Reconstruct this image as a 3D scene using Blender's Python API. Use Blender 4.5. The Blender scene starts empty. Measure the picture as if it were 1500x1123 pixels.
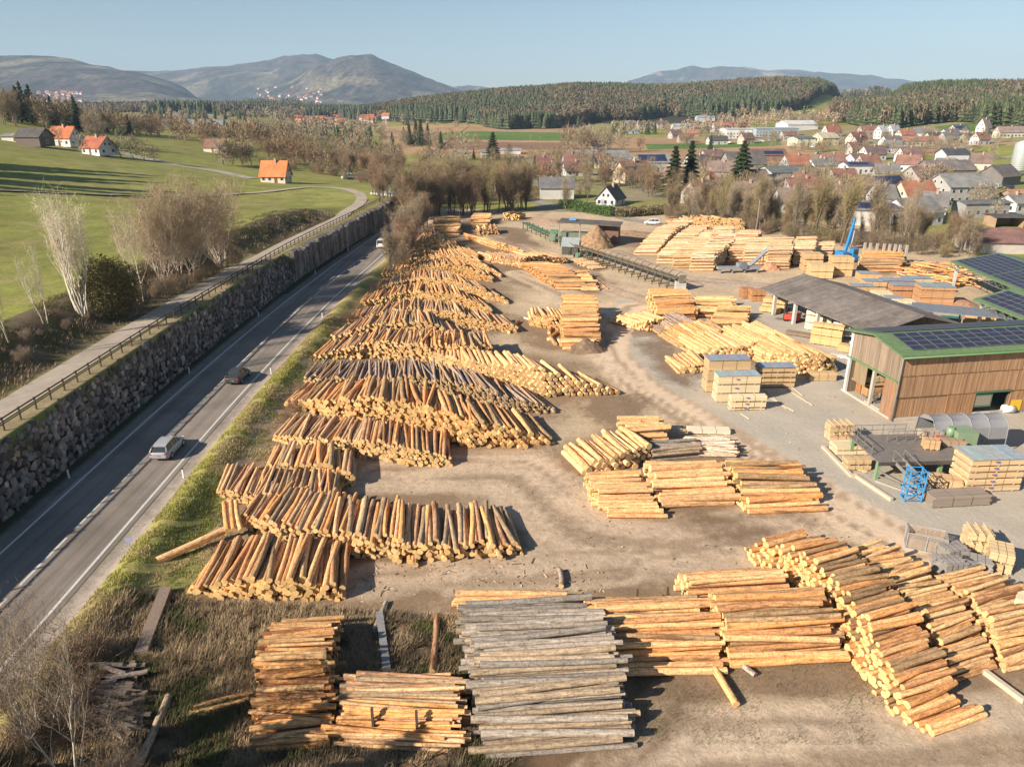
import bpy, math, random
import numpy as np
from mathutils import Vector

sc = bpy.context.scene
R = math.radians
# ------------------------------------------------------------------ camera
CAM_H, FPX, HOR = 31.0, 1075.0, 155.0          # drone height (m), focal length and horizon row in photograph pixels
PITCH = math.atan((561.5 - HOR) / FPX)
cd = bpy.data.cameras.new('camera'); cam = bpy.data.objects.new('camera', cd); sc.collection.objects.link(cam)
cd.sensor_width = 36; cd.lens = 36 * FPX / 1500; cd.clip_start = 0.5; cd.clip_end = 60000
cam.location = (0, 0, CAM_H); cam.rotation_euler = (math.pi / 2 - PITCH, 0, 0)
sc.camera = cam
# ------------------------------------------------------------------ light
SUN_EL, SUN_AZ = R(28), R(237)                 # azimuth clockwise from +Y
w = bpy.data.worlds.new("World"); sc.world = w; w.use_nodes = True
nt = w.node_tree; bg = nt.nodes['Background']
sky = nt.nodes.new('ShaderNodeTexSky'); sky.sky_type = 'NISHITA'; sky.sun_disc = False
sky.sun_elevation = SUN_EL; sky.sun_rotation = SUN_AZ; sky.altitude = 300; sky.air_density = 1.0; sky.dust_density = 0.4; sky.ozone_density = 2.2
nt.links.new(sky.outputs[0], bg.inputs[0]); bg.inputs[1].default_value = 0.052
sd = bpy.data.lights.new('sun', 'SUN'); sun = bpy.data.objects.new('sun', sd); sc.collection.objects.link(sun)
sd.energy = 5.0; sd.angle = R(0.5); sd.color = (1.0, 0.88, 0.73)
sdir = Vector((math.sin(SUN_AZ) * math.cos(SUN_EL), math.cos(SUN_AZ) * math.cos(SUN_EL), math.sin(SUN_EL)))
sun.rotation_euler = sdir.to_track_quat('Z', 'Y').to_euler(); sun.location = (0, -50, 200)
vs = sc.view_settings; vs.view_transform = 'Standard'; vs.look = 'None'; vs.gamma = 1; vs.use_curve_mapping = False; vs.exposure = 1.0
sc.cycles.max_bounces = 5; sc.cycles.diffuse_bounces = 2; sc.cycles.glossy_bounces = 2; sc.cycles.transparent_max_bounces = 4

# ------------------------------------------------------------------ helpers
rnd = random.Random(7); nr = np.random.RandomState(7)
SP, CP = math.sin(PITCH), math.cos(PITCH)
def G(px, py, z=0.0):
    "ground point that a photograph pixel shows, at height z"
    v = (py - 561.5) / FPX; t = (CAM_H - z) / (SP + v * CP)
    return Vector(((px - 750) / FPX * t, t * (CP - v * SP), z))
def sstep(a, b, x):
    t = np.clip((np.asarray(x, float) - a) / (b - a), 0, 1); return t * t * (3 - 2 * t)
def h2(ix, iy, s):
    n = (ix.astype(np.int64) * 374761393 + iy.astype(np.int64) * 668265263 + s * 974634777) & 0x7fffffff
    n = ((n ^ (n >> 13)) * 1274126177) & 0x7fffffff
    return ((n ^ (n >> 16)) & 0xffff) / 65535.0
def vnoise(x, y, s=0):
    x = np.asarray(x, float); y = np.asarray(y, float)
    ix = np.floor(x); iy = np.floor(y); fx = x - ix; fy = y - iy
    fx = fx * fx * (3 - 2 * fx); fy = fy * fy * (3 - 2 * fy)
    a = h2(ix, iy, s); b = h2(ix + 1, iy, s); c = h2(ix, iy + 1, s); d = h2(ix + 1, iy + 1, s)
    return (a * (1 - fx) + b * fx) * (1 - fy) + (c * (1 - fx) + d * fx) * fy
def fbm(x, y, s=0, o=4):
    r = 0; a = .5
    for i in range(o): r = r + a * vnoise(x * 2 ** i, y * 2 ** i, s + i); a *= .5
    return r / (1 - .5 ** o)

# ------------------------------------------------------------------ materials
def newmat(name):
    m = bpy.data.materials.new(name); m.use_nodes = True
    return m, m.node_tree, m.node_tree.nodes['Principled BSDF']
def N(nt, t, **k):
    n = nt.nodes.new(t)
    for a, b in k.items(): setattr(n, a, b)
    return n
def ramp(nt, fac, pts):
    r = N(nt, 'ShaderNodeValToRGB'); e = r.color_ramp.elements
    while len(e) < len(pts): e.new(.5)
    for i, (p, c) in enumerate(pts):
        e[i].position = p; e[i].color = (c, c, c, 1) if not isinstance(c, tuple) else (*c, 1)
    nt.links.new(fac, r.inputs[0]); return r.outputs[0]
def mul(nt, a, b, fac=1.0, mode='MULTIPLY'):
    m = N(nt, 'ShaderNodeMix', data_type='RGBA', blend_type=mode); m.inputs[0].default_value = fac if not hasattr(fac, 'links') else 1
    if hasattr(fac, 'links'): nt.links.new(fac, m.inputs[0])
    for s, i in ((a, 6), (b, 7)):
        if isinstance(s, tuple): m.inputs[i].default_value = (*s, 1)
        else: nt.links.new(s, m.inputs[i])
    return m.outputs[2]
def noise(nt, vec, scale, detail=4, rough=.6, sc3=None, dist=0):
    if sc3:
        mp = N(nt, 'ShaderNodeMapping'); mp.inputs['Scale'].default_value = sc3; nt.links.new(vec, mp.inputs[0]); vec = mp.outputs[0]
    n = N(nt, 'ShaderNodeTexNoise'); n.inputs['Scale'].default_value = scale; n.inputs['Detail'].default_value = detail
    n.inputs['Roughness'].default_value = rough; n.inputs['Distortion'].default_value = dist
    nt.links.new(vec, n.inputs['Vector']); return n.outputs[0]
def bump(nt, bsdf, h, strength, dist):
    b = N(nt, 'ShaderNodeBump'); b.inputs['Strength'].default_value = strength; b.inputs['Distance'].default_value = dist
    nt.links.new(h, b.inputs['Height']); nt.links.new(b.outputs[0], bsdf.inputs['Normal'])
def cmat(name, rough=.8, scale=1.5, lo=.75, hi=1.2, sc3=None, metal=0, bmp=0, objcol=False, spec=.3, big=0):
    "material coloured by the mesh attribute Col, broken up by noise"
    m, nt, b = newmat(name)
    tc = N(nt, 'ShaderNodeTexCoord').outputs['Object']
    if objcol: col = N(nt, 'ShaderNodeObjectInfo').outputs['Color']
    else: col = N(nt, 'ShaderNodeAttribute', attribute_name='Col').outputs['Color']
    n1 = noise(nt, tc, scale, 5, .65, sc3)
    col = mul(nt, col, ramp(nt, n1, [(.25, lo), (.75, hi)]))
    if big:
        n2 = noise(nt, tc, big, 3, .6); col = mul(nt, col, ramp(nt, n2, [(.3, lo), (.7, hi)]))
    nt.links.new(col, b.inputs['Base Color']); b.inputs['Roughness'].default_value = rough; b.inputs['Metallic'].default_value = metal
    b.inputs['Specular IOR Level'].default_value = spec
    if bmp: bump(nt, b, n1, .6, bmp)
    return m
M = {}
M['plaster'] = cmat('plaster', .9, .8, .86, 1.05, big=.15)
M['roof'] = cmat('roof_tiles', .85, 1.2, .7, 1.25, (1, 1, 3), bmp=.03, big=.25)
M['wood'] = cmat('weathered_wood', .8, 1.0, .72, 1.2, (6, 6, .6), bmp=.01)
M['board'] = cmat('sawn_timber', .75, 1.0, .85, 1.1, (.6, 4, 12))
M['steel'] = cmat('steel', .55, 2, .75, 1.15, metal=.3)
M['paint'] = cmat('paint', .35, 1, .95, 1.03, spec=.5)
M['glass'] = cmat('glass', .2, 1, .9, 1.1, spec=.5)
M['panel'] = cmat('solar_cells', .4, .5, .9, 1.1, spec=.25)
M['tarp'] = cmat('tarpaulin', .6, .8, .85, 1.08, bmp=.05)
M['stone'] = cmat('stone', .9, 1.6, .55, 1.3, bmp=.04, big=.4)
M['rubber'] = cmat('rubber', .8, 3, .9, 1.1)
M['concrete'] = cmat('concrete', .9, 1.2, .8, 1.1, bmp=.01, big=.2)
M['soil'] = cmat('soil', .95, 1.8, .5, 1.4, bmp=.15)
M['leaf'] = cmat('foliage', .8, .8, .6, 1.3)
M['leafo'] = cmat('tree_foliage', .8, .6, .6, 1.35, objcol=True)
M['barko'] = cmat('tree_bark', .9, 3, .6, 1.3, objcol=True)
M['bark'] = cmat('pale_bark', .8, 4, .6, 1.15, (1, 1, 3))
M['needle'] = cmat('leaf_mass', .8, .8, .7, 1.2)
M['blade'] = cmat('grass_blades', .8, .5, .7, 1.25)

def logmat():
    m, nt, b = newmat('log_bark')
    lc = N(nt, 'ShaderNodeAttribute', attribute_name='lc').outputs['Vector']
    ti = N(nt, 'ShaderNodeAttribute', attribute_name='Col')
    n1 = noise(nt, lc, 1.0, 6, .75, (1.2, 5, 5)); n2 = noise(nt, lc, 1.0, 4, .65, (7, 3, 3), .6); n3 = noise(nt, lc, 1.0, 3, .6, (.35, 1.2, 1.2))
    col = mul(nt, ti.outputs['Color'], ramp(nt, n1, [(.32, .35), (.48, .92), (.68, 1.5)]))
    col = mul(nt, col, ramp(nt, n2, [(.33, .55), (.48, 1.0), (.7, 1.15)]))
    # leftover red-brown bark in patches, as much as alpha says
    add = N(nt, 'ShaderNodeMath', operation='ADD'); nt.links.new(n3, add.inputs[0]); nt.links.new(ti.outputs['Alpha'], add.inputs[1])
    add2 = N(nt, 'ShaderNodeMath', operation='MULTIPLY_ADD'); nt.links.new(n1, add2.inputs[0]); add2.inputs[1].default_value = .35; nt.links.new(add.outputs[0], add2.inputs[2])
    f = ramp(nt, add2.outputs[0], [(.98, 0.0), (1.06 if False else 1.0, 1.0)])
    sub = N(nt, 'ShaderNodeMath', operation='MULTIPLY'); nt.links.new(add2.outputs[0], sub.inputs[0]); sub.inputs[1].default_value = .8
    f = ramp(nt, sub.outputs[0], [(.70, 0.0), (.78, .85)])
    col = mul(nt, col, (.17, .075, .035), f, 'MIX')
    nt.links.new(col, b.inputs['Base Color']); b.inputs['Roughness'].default_value = .85; b.inputs['Specular IOR Level'].default_value = .2
    bump(nt, b, n2, .5, .03)
    m2, nt, b = newmat('log_end')
    ti = N(nt, 'ShaderNodeAttribute', attribute_name='Col').outputs['Color']
    lc = N(nt, 'ShaderNodeAttribute', attribute_name='lc').outputs['Vector']
    n1 = noise(nt, lc, 6, 3, .6)
    wv = N(nt, 'ShaderNodeTexWave', wave_type='RINGS', rings_direction='X'); wv.inputs['Scale'].default_value = 6; wv.inputs['Distortion'].default_value = 1.5
    nt.links.new(lc, wv.inputs['Vector'])
    col = mul(nt, ti, ramp(nt, n1, [(.3, .72), (.7, 1.12)])); col = mul(nt, col, ramp(nt, wv.outputs[0], [(0, .86), (1, 1.04)]))
    nt.links.new(col, b.inputs['Base Color']); b.inputs['Roughness'].default_value = .85; b.inputs['Specular IOR Level'].default_value = .2
    return m, m2
M['log'], M['logend'] = logmat()

# ------------------------------------------------------------------ object helpers
LINK = sc.collection.objects.link
def tag(o, label=None, cat=None, group=None, kind=None):
    if label: o['label'] = label
    if cat: o['category'] = cat
    if group: o['group'] = group
    if kind: o['kind'] = kind
    return o
def thing(name, label, cat, loc=(0, 0, 0), rz=0.0, group=None):
    o = bpy.data.objects.new(name, None); LINK(o); o.location = loc; o.rotation_euler = (0, 0, rz); o.empty_display_size = .3
    return tag(o, label, cat, group)
def copy_tree(o, parent=None):
    c = o.copy(); LINK(c); c.parent = parent
    for ch in list(o.children): copy_tree(ch, c)
    return c
class MB:
    "collects faces with a colour each; build() links them as ONE mesh"
    def __init__(s): s.v = []; s.f = []; s.c = []; s.s = []
    def poly(s, pts, col, smooth=False):
        n = len(s.v); s.v += [tuple(p) for p in pts]; s.f.append(tuple(range(n, n + len(pts)))); s.c.append(col); s.s.append(smooth)
    def hexa(s, p, col):   # p: 4 bottom ccw, 4 top
        n = len(s.v); s.v += [tuple(q) for q in p]
        for f in ((3, 2, 1, 0), (4, 5, 6, 7), (0, 1, 5, 4), (1, 2, 6, 5), (2, 3, 7, 6), (3, 0, 4, 7)):
            s.f.append(tuple(n + i for i in f)); s.c.append(col); s.s.append(False)
    def box(s, x0, x1, y0, y1, z0, z1, col):
        s.hexa([(x0, y0, z0), (x1, y0, z0), (x1, y1, z0), (x0, y1, z0), (x0, y0, z1), (x1, y0, z1), (x1, y1, z1), (x0, y1, z1)], col)
    def rbox(s, c, size, yaw, col, pitch=0.0):
        "box by centre and size, turned about z, tilted along its length"
        cx, cy, cz = c; a, b, h = (q / 2 for q in size); ca, sa = math.cos(yaw), math.sin(yaw); cp, sp = math.cos(pitch), math.sin(pitch)
        P = []
        for dz in (-h, h):
            for dx, dy in ((-a, -b), (a, -b), (a, b), (-a, b)):
                x = dx * cp - dz * sp; z = dx * sp + dz * cp
                P.append((cx + x * ca - dy * sa, cy + x * sa + dy * ca, cz + z))
        s.hexa(P, col)
    def beam(s, p0, p1, w, h, col):
        p0 = Vector(p0); p1 = Vector(p1); d = (p1 - p0); d.normalize()
        up = Vector((0, 0, 1)) if abs(d.z) < .95 else Vector((0, 1, 0))
        q = d.cross(up).normalized() * w / 2; u = q.cross(d).normalized() * h / 2
        s.hexa([p0 - q - u, p0 + q - u, p1 + q - u, p1 - q - u, p0 - q + u, p0 + q + u, p1 + q + u, p1 - q + u], col)
    def tube(s, pts, rs, n, col, caps=True, smooth=True):
        pts = [Vector(p) for p in pts]; base = len(s.v); L = len(pts)
        for i, p in enumerate(pts):
            d = (pts[min(i + 1, L - 1)] - pts[max(i - 1, 0)])
            if d.length < 1e-9: d = Vector((0, 0, 1))
            d.normalize(); up = Vector((0, 0, 1)) if abs(d.z) < .9 else Vector((1, 0, 0))
            a = d.cross(up).normalized(); b = a.cross(d)
            for k in range(n):
                t = 2 * math.pi * k / n; s.v.append(tuple(p + (a * math.cos(t) + b * math.sin(t)) * rs[i]))
        for i in range(L - 1):
            for k in range(n):
                k2 = (k + 1) % n
                s.f.append((base + i * n + k, base + i * n + k2, base + (i + 1) * n + k2, base + (i + 1) * n + k)); s.c.append(col); s.s.append(smooth)
        if caps:
            s.f.append(tuple(base + k for k in range(n))[::-1]); s.c.append(col); s.s.append(False)
            s.f.append(tuple(base + (L - 1) * n + k for k in range(n))); s.c.append(col); s.s.append(False)
    def build(s, name, mat, parent=None, origin=None):
        me = bpy.data.meshes.new(name)
        o3 = Vector(origin) if origin is not None else Vector((0, 0, 0))
        me.from_pydata([tuple(Vector(q) - o3) for q in s.v] if origin is not None else s.v, [], s.f)
        ca = me.color_attributes.new('Col', 'FLOAT_COLOR', 'CORNER')
        arr = np.ones((len(me.loops), 4), np.float32)
        cnt = np.array([len(f) for f in s.f]); arr[:, :3] = np.repeat(np.array([c[:3] for c in s.c], np.float32), cnt, axis=0)
        ca.data.foreach_set('color', arr.ravel()); me.polygons.foreach_set('use_smooth', np.array(s.s, bool))
        me.materials.append(M[mat] if isinstance(mat, str) else mat); me.update()
        ob = bpy.data.objects.new(name, me); LINK(ob)
        if parent is not None: ob.parent = parent
        if origin is not None and parent is None: ob.location = o3
        return ob
def npmesh(name, v, faces_n, idx, colv, mats, matidx=None, smooth=None, extra=None, parent=None, loc=None):
    "mesh from numpy arrays: faces_n = corners per face, idx = flat corner list, colv = RGBA per vertex"
    me = bpy.data.meshes.new(name); nv = len(v); nf = len(faces_n)
    me.vertices.add(nv); me.vertices.foreach_set('co', np.asarray(v, np.float32).ravel())
    me.loops.add(len(idx)); me.loops.foreach_set('vertex_index', np.asarray(idx, np.int32))
    me.polygons.add(nf); st = np.concatenate([[0], np.cumsum(faces_n)[:-1]]).astype(np.int32)
    me.polygons.foreach_set('loop_start', st)
    for m in mats: me.materials.append(M[m] if isinstance(m, str) else m)
    if matidx is not None: me.polygons.foreach_set('material_index', np.asarray(matidx, np.int32))
    me.polygons.foreach_set('use_smooth', np.asarray(smooth if smooth is not None else np.zeros(nf), bool))
    me.update(calc_edges=True); 
    ca = me.color_attributes.new('Col', 'FLOAT_COLOR', 'POINT'); ca.data.foreach_set('color', np.asarray(colv, np.float32).ravel())
    if extra is not None:
        at = me.attributes.new('lc', 'FLOAT_VECTOR', 'POINT'); at.data.foreach_set('vector', np.asarray(extra, np.float32).ravel())
    me.validate(clean_customdata=False)
    ob = bpy.data.objects.new(name, me); LINK(ob)
    if parent is not None: ob.parent = parent
    if loc is not None: ob.location = loc
    return ob
def jit(c, a=.1):
    k = 1 + rnd.uniform(-a, a); return tuple(max(0, q * k) for q in c)
# ------------------------------------------------------------------ terrain
WF = np.array([[0, -40.2], [20, -40.2], [50, -40.6], [90, -41.4], [130, -41.2], [145, -40.8], [175, -38.6], [204, -35.9], [230, -34.5], [300, -38], [500, -60]])
RC = np.array([[0, -33.4], [34, -33.8], [46, -34.1], [74, -34.9], [99, -35.0], [123, -34.6], [160, -32.8], [194, -30.6], [215, -30], [240, -32], [270, -37.5], [330, -52], [450, -80]])
def smoothtab(tab):
    ys = np.arange(0, 460, 5.0); v = np.interp(ys, tab[:, 0], tab[:, 1]); k = np.array([1, 2, 3, 2, 1]) / 9.
    vp = np.pad(v, 2, mode='edge'); v = np.convolve(vp, k, 'valid'); return ys, v
WFs, RCs = smoothtab(WF), smoothtab(RC)
wfx = lambda Y: np.interp(Y, *WFs)            # foot of the retaining wall
rcx = lambda Y: np.interp(Y, *RCs)            # road centre line
def topoff(Y): return np.where(np.asarray(Y) < 137, 1.8, .3)
def zc(a, Y0, pts, sub=0):                    # height of a skyline point seen at photograph row y, at depth Y0
    xs = [p[0] for p in pts]; ys = [p[1] for p in pts]
    v = (np.interp(a, xs, ys) - 561.5) / FPX
    return CAM_H - Y0 * (SP + v * CP) / (CP - v * SP) - sub
RIDGES = [  # depth, front width, back width, trees, skyline
    (1420, 560, 500, 20, [(480, 158), (560, 149), (600, 142), (650, 136), (700, 131), (750, 126), (800, 123), (850, 119), (900, 120), (950, 122), (1000, 121), (1050, 117), (1100, 113), (1150, 111), (1200, 113), (1225, 122), (1240, 145), (1260, 170), (1300, 190)]),
    (1050, 330, 500, 19, [(1180, 190), (1230, 175), (1260, 160), (1300, 142), (1330, 122), (1380, 117), (1440, 116), (1500, 116), (1600, 112), (1800, 105)]),
    (1700, 500, 500, 8, [(1200, 160), (1240, 138), (1290, 134), (1330, 140), (1400, 160)]),
    (1900, 350, 400, 16, [(180, 172), (250, 157), (300, 153), (330, 148), (380, 144), (430, 147), (470, 155), (520, 165)]),
    (6200, 2600, 2500, 0, [(280, 175), (330, 160), (380, 138), (420, 118), (450, 104), (480, 92), (505, 83), (523, 80), (545, 81), (570, 90), (600, 103), (640, 120), (665, 129), (700, 140), (740, 150), (800, 160)]),
    (7800, 2500, 2000, 0, [(120, 120), (160, 107), (200, 103), (225, 106), (245, 105), (265, 103), (300, 100), (335, 97), (360, 93), (385, 91), (410, 84), (440, 82), (470, 81), (490, 86), (520, 100), (560, 130)]),
    (5200, 2300, 2500, 0, [(-400, 70), (-200, 78), (0, 81), (50, 81), (75, 82), (110, 86), (140, 93), (170, 99), (195, 104), (230, 114), (270, 130), (300, 160), (330, 172)]),
    (4300, 900, 900, 0, [(-300, 122), (-100, 126), (0, 124), (60, 132), (120, 130), (190, 140), (240, 136), (290, 143), (330, 150), (380, 147), (430, 138), (480, 142), (530, 150), (600, 152), (660, 160)]),
    (3300, 600, 700, 10, [(-200, 150), (60, 152), (160, 158), (240, 150), (330, 158), (480, 155), (560, 148), (640, 152), (720, 168)]),
    (9500, 1500, 1500, 0, [(600, 150), (660, 127), (690, 125), (720, 130), (760, 140), (800, 152)]),
    (9800, 2600, 2500, 0, [(860, 150), (900, 128), (930, 117), (960, 106), (985, 101), (1010, 98), (1050, 99), (1090, 99), (1120, 103), (1160, 103), (1200, 105), (1230, 108), (1270, 111), (1310, 115), (1345, 118), (1400, 122), (1500, 125)]),
]
def zt(X, Y, fine=True):
    X = np.asarray(X, float); Y = np.asarray(Y, float)
    Yc = np.clip(Y, 1, None)
    top = wfx(Y) - topoff(Y)
    D = top - X
    hw = 5.0 * (1 - sstep(245, 330, Y) * .7)
    prof = hw + 3.0 * sstep(6.5, 14, D) * (1 - sstep(165, 215, Y)) + .0092 * np.clip(D - 20, 0, 420) ** 1.5
    prof = prof * (1 - .75 * sstep(330, 750, Y)) + 1.0 * np.sin(X * .03) * sstep(30, 80, D)
    step = np.clip((wfx(Y) - X) / topoff(Y), 0, 1)
    z = prof * step
    # grass berm between road and yard, ditch
    u = X - rcx(Y)
    z = z + 1.0 * np.exp(-((u - 7.3) / 1.6) ** 2) * (1 - sstep(150, 260, Y)) * (u > 4.2) - .25 * np.exp(-((u - 5.2) / .5) ** 2) * (Y < 230)
    # right-hand country
    r = sstep(350, 1050, Y) * 6 + sstep(130, 560, X) * sstep(240, 620, Y) * 20
    z = z + r * sstep(-60, 0, X + Y * .05)
    a = 750 + FPX * X / (Yc * .922)
    for (Y0, wf, wb, tr, pts) in RIDGES:
        c = zc(a, Y0, pts, tr)
        if Y0 > 3000: c = c + (fbm(a / 22, a * 0 + Y0 / 97, 17, 3) - .5) * Y0 * .004
        b = sstep(Y0 - wf, Y0, Y) * (1 - sstep(Y0, Y0 + wb, Y))
        if Y0 > 3000:
            n = fbm(X / 900, Y / 900, 11, 5) - .5; rid = np.abs(fbm(X / 1500 + Y / 2500, Y / 1600 - X / 4000, 5, 4) - .5)
            c2 = c * (1 - 2.0 * rid * (1 - b) ** .4) + n * 330 * (1 - b) ** .6 + (fbm(X / 60, Y / 60, 3, 3) - .5) * 22
            zz = np.clip(c2, 0, None) * b ** 1.15
        else:
            n = fbm(X / 170, Y / 170, 21, 3) - .5
            zz = np.clip(c + n * 26 * (1 - b), 0, None) * b
        z = np.maximum(z, zz) if Y0 > 3000 else z + np.clip(zz - z, 0, None)
    # foot hills right
    if fine:
        z = z + (fbm(X / 3.5, Y / 3.5, 9, 3) - .5) * .22 * ((u > 9) | (D > 6.5)) * (Y < 400)
    return z
TS = np.concatenate([np.linspace(18, 400, 1500), np.geomspace(401, 12000, 3000)])
def T(px, py):
    "where a photograph pixel meets the terrain"
    v = (py - 561.5) / FPX; x = (px - 750) / FPX * TS; y = TS * (CP - v * SP); z = CAM_H - TS * (SP + v * CP)
    g = zt(x, y); i = np.argmax(z < g)
    if z[i] >= g[i]: i = len(TS) - 1
    if i:
        d0 = z[i - 1] - g[i - 1]; d1 = g[i] - z[i]; k = d0 / (d0 + d1 + 1e-9); t = TS[i - 1] + (TS[i] - TS[i - 1]) * k
    else: t = TS[0]
    X, Y = (px - 750) / FPX * t, t * (CP - v * SP)
    return Vector((X, Y, float(zt(X, Y))))
def zg(x, y): return float(zt(x, y))
def poly_world(pts): return np.array([T(*p)[:2] for p in pts])
def inpoly(P, X, Y):
    r = np.zeros(X.shape, bool); n = len(P)
    for i in range(n):
        x0, y0 = P[i]; x1, y1 = P[(i + 1) % n]
        c = ((y0 > Y) != (y1 > Y)) & (X < (x1 - x0) * (Y - y0) / (y1 - y0 + 1e-12) + x0); r ^= c
    return r
GRASS, GRASS2, DRY, TAN, BROWN = (.26, .265, .068), (.12, .19, .045), (.27, .22, .11), (.40, .26, .14), (.25, .15, .095)
YARD, LITTER, ASPH, GRAVEL, DARKG = (.56, .43, .285), (.17, .11, .068), (.43, .385, .315), (.33, .29, .25), (.07, .07, .03)
LANES = [([(1010, 440), (930, 450), (893, 480), (892, 520), (935, 565), (1010, 610), (1100, 665), (1220, 740), (1330, 800)], 3.0, (.66, .50, .35)),
         ([(760, 400), (850, 440), (900, 480)], 3.0, (.54, .42, .30)), ([(820, 1110), (1150, 1100), (1500, 1080)], 3.6, (.55, .43, .31)), ([(560, 690), (760, 690), (860, 780), (1000, 800), (1150, 780)], 4.5, (.54, .41, .29)), ([(540, 850), (700, 840), (900, 830)], 2.5, (.54, .41, .29)),
         ([(690, 330), (800, 380), (880, 420), (960, 445)], 2.6, (.52, .38, .27)), ([(900, 370), (1000, 410), (1120, 420)], 3.5, (.54, .42, .32))]
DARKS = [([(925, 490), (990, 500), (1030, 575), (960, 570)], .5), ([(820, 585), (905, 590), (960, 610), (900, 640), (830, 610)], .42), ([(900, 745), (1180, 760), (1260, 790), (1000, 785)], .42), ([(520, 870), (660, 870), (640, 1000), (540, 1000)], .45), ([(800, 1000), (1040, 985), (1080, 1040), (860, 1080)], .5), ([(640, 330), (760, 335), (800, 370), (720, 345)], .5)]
FIELDS = [
    ([(560, 186), (860, 186), (905, 232), (560, 226)], TAN), ([(640, 196), (850, 195), (845, 207), (640, 206)], GRASS2), ([(640, 209), (840, 209), (850, 219), (640, 218)], BROWN),
    ([(420, 186), (480, 188), (480, 200), (420, 200)], GRASS2),
    ([(900, 200), (1160, 205), (1215, 232), (1240, 250), (1060, 240), (880, 226)], TAN), ([(945, 211), (1140, 206), (1145, 213), (950, 219)], GRASS2),
    ([(905, 178), (980, 180), (975, 200), (880, 196)], GRASS), ([(1085, 166), (1245, 150), (1240, 185), (1085, 186)], GRASS), ([(1157, 174), (1225, 159), (1228, 163), (1175, 177)], TAN),
    ([(1240, 130), (1310, 132), (1300, 156), (1250, 158)], GRASS),
    ([(1300, 222), (1350, 218), (1490, 206), (1490, 216), (1420, 226), (1330, 228)], TAN), ([(1420, 214), (1500, 212), (1500, 262), (1400, 255), (1415, 232)], GRASS), ([(1430, 250), (1485, 240), (1482, 256), (1440, 260)], TAN),
    ([(1370, 186), (1440, 178), (1445, 190), (1380, 198)], GRASS2),
    ([(200, 168), (330, 157), (330, 168), (205, 173)], (.32, .33, .30)), ([(230, 176), (330, 175), (330, 184), (230, 186)], (.30, .33, .36)),
    ([(1050, 262), (1140, 255), (1230, 300), (1100, 305)], (.25, .22, .17)),
]
def ground_cols(X, Y, Z, fpoly):
    n = X.shape; C = np.zeros(n + (4,)); C[..., :3] = GRASS
    a = 750 + FPX * X / (np.clip(Y, 1, None) * .922)
    def mix(mask, c):
        m = mask[..., None] if hasattr(mask, 'shape') else mask
        C[..., :3] = C[..., :3] * (1 - m) + np.array(c) * m
    nn = fbm(X / 14, Y / 14, 31, 4)
    mix(sstep(.45, .65, nn) * .6, (.25, .225, .08)); mix(sstep(.48, .62, fbm(X / 4, Y / 11, 37, 4)) * .45, (.19, .205, .05)); mix(sstep(.55, .68, fbm(X / 6 + 4, Y / 5, 39, 3)) * .4, (.36, .31, .13))
    u = X - rcx(Y); D = wfx(Y) - topoff(Y) - X
    # village ground
    vil = (X > 8 + Y * .0) & (Y > 225) & (Y < 700)
    mix(vil * .75 * sstep(.35, .6, fbm(X / 25, Y / 25, 8, 3)), (.30, .25, .19))
    mix(((Y > 700) & (Y < 4000)) * .5 * sstep(.4, .6, fbm(X / 120, Y / 80, 18, 2)), (.33, .25, .15))
    # forest floor and mountains
    fo = ((Y > 880) & (a > 540) & (a < 1245) & (Z > 9)) | ((Y > 730) & (a > 1235) & (Z > 31)) | ((Y > 1500) & (a < 520) & (Z > 8) & (Y < 2700))
    mix(fo * 1.0, (.055, .05, .035))
    mt = sstep(2600, 3200, Y)
    mcol = fbm(X / 420, Y / 420, 77, 5); mix(mt, (.10, .08, .072)); mix(mt * sstep(.47, .55, mcol), (.05, .052, .05)); mix(mt * sstep(.50, .56, fbm(X / 45, Y / 70, 78, 3)) * .75, (.022, .028, .026)); mix(mt * sstep(.56, .62, fbm(X / 30 + 5, Y / 50, 79, 2)) * .3, (.15, .13, .11)); mix(mt * sstep(.60, .66, fbm(X / 260, Y / 330, 41, 3)) * (Z < 330) * .9, (.20, .17, .11))
    mix(mt * sstep(.63, .66, fbm(X / 350 + 9, Y / 600, 57, 3)) * (Y > 9000) * .9, (.33, .25, .2))
    # fields
    for P, c in fpoly: 
        s = (X > P[:, 0].min() - 5) & (X < P[:, 0].max() + 5) & (Y > P[:, 1].min() - 5) & (Y < P[:, 1].max() + 5)
        if s.any():
            m = inpoly(P, X, Y).astype(float); mix(m, c)
    # left meadow above the path
    bank = (D > 5.8) & (D < 15) & (Y < 190)
    mix(bank * 1.0, (.10, .085, .035)); mix(bank * sstep(.45, .62, fbm(X / 2.5, Y / 4, 3, 3)) * .8, (.16, .12, .08))
    mix(((D > 3.9) & (D < 6.2) & (Y < 230)) * .9, (.22, .19, .09))
    mix(((D > 0) & (D <= 2.0) & (Y < 235)) * 1.0, (.30, .24, .14))
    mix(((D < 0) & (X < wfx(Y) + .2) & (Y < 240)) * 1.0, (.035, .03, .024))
    # verge, gravel shoulders
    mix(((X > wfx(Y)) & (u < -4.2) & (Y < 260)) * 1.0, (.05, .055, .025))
    mix(((u < -4.0) & (u > -5.4) & (Y < 260)) * 1.0, (.21, .19, .165))
    mix(((u > 4.0) & (u < 5.9 + .5 * (nn - .5)) & (Y < 240)) * 1.0, (.33, .28, .235))
    vg = (u > 5.9) & (X < -19) & (Y < 175)
    mix(vg * 1.0, (.34, .31, .10)); mix(vg * sstep(.4, .6, fbm(X / 1.3, Y / 1.3, 3, 4)) * .75 * (u > 7.6), (.17, .18, .055)); mix(vg * sstep(.47, .58, fbm(X / 1.9, Y / 3.9, 5, 3)) * .75, (.38, .29, .13) )
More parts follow.
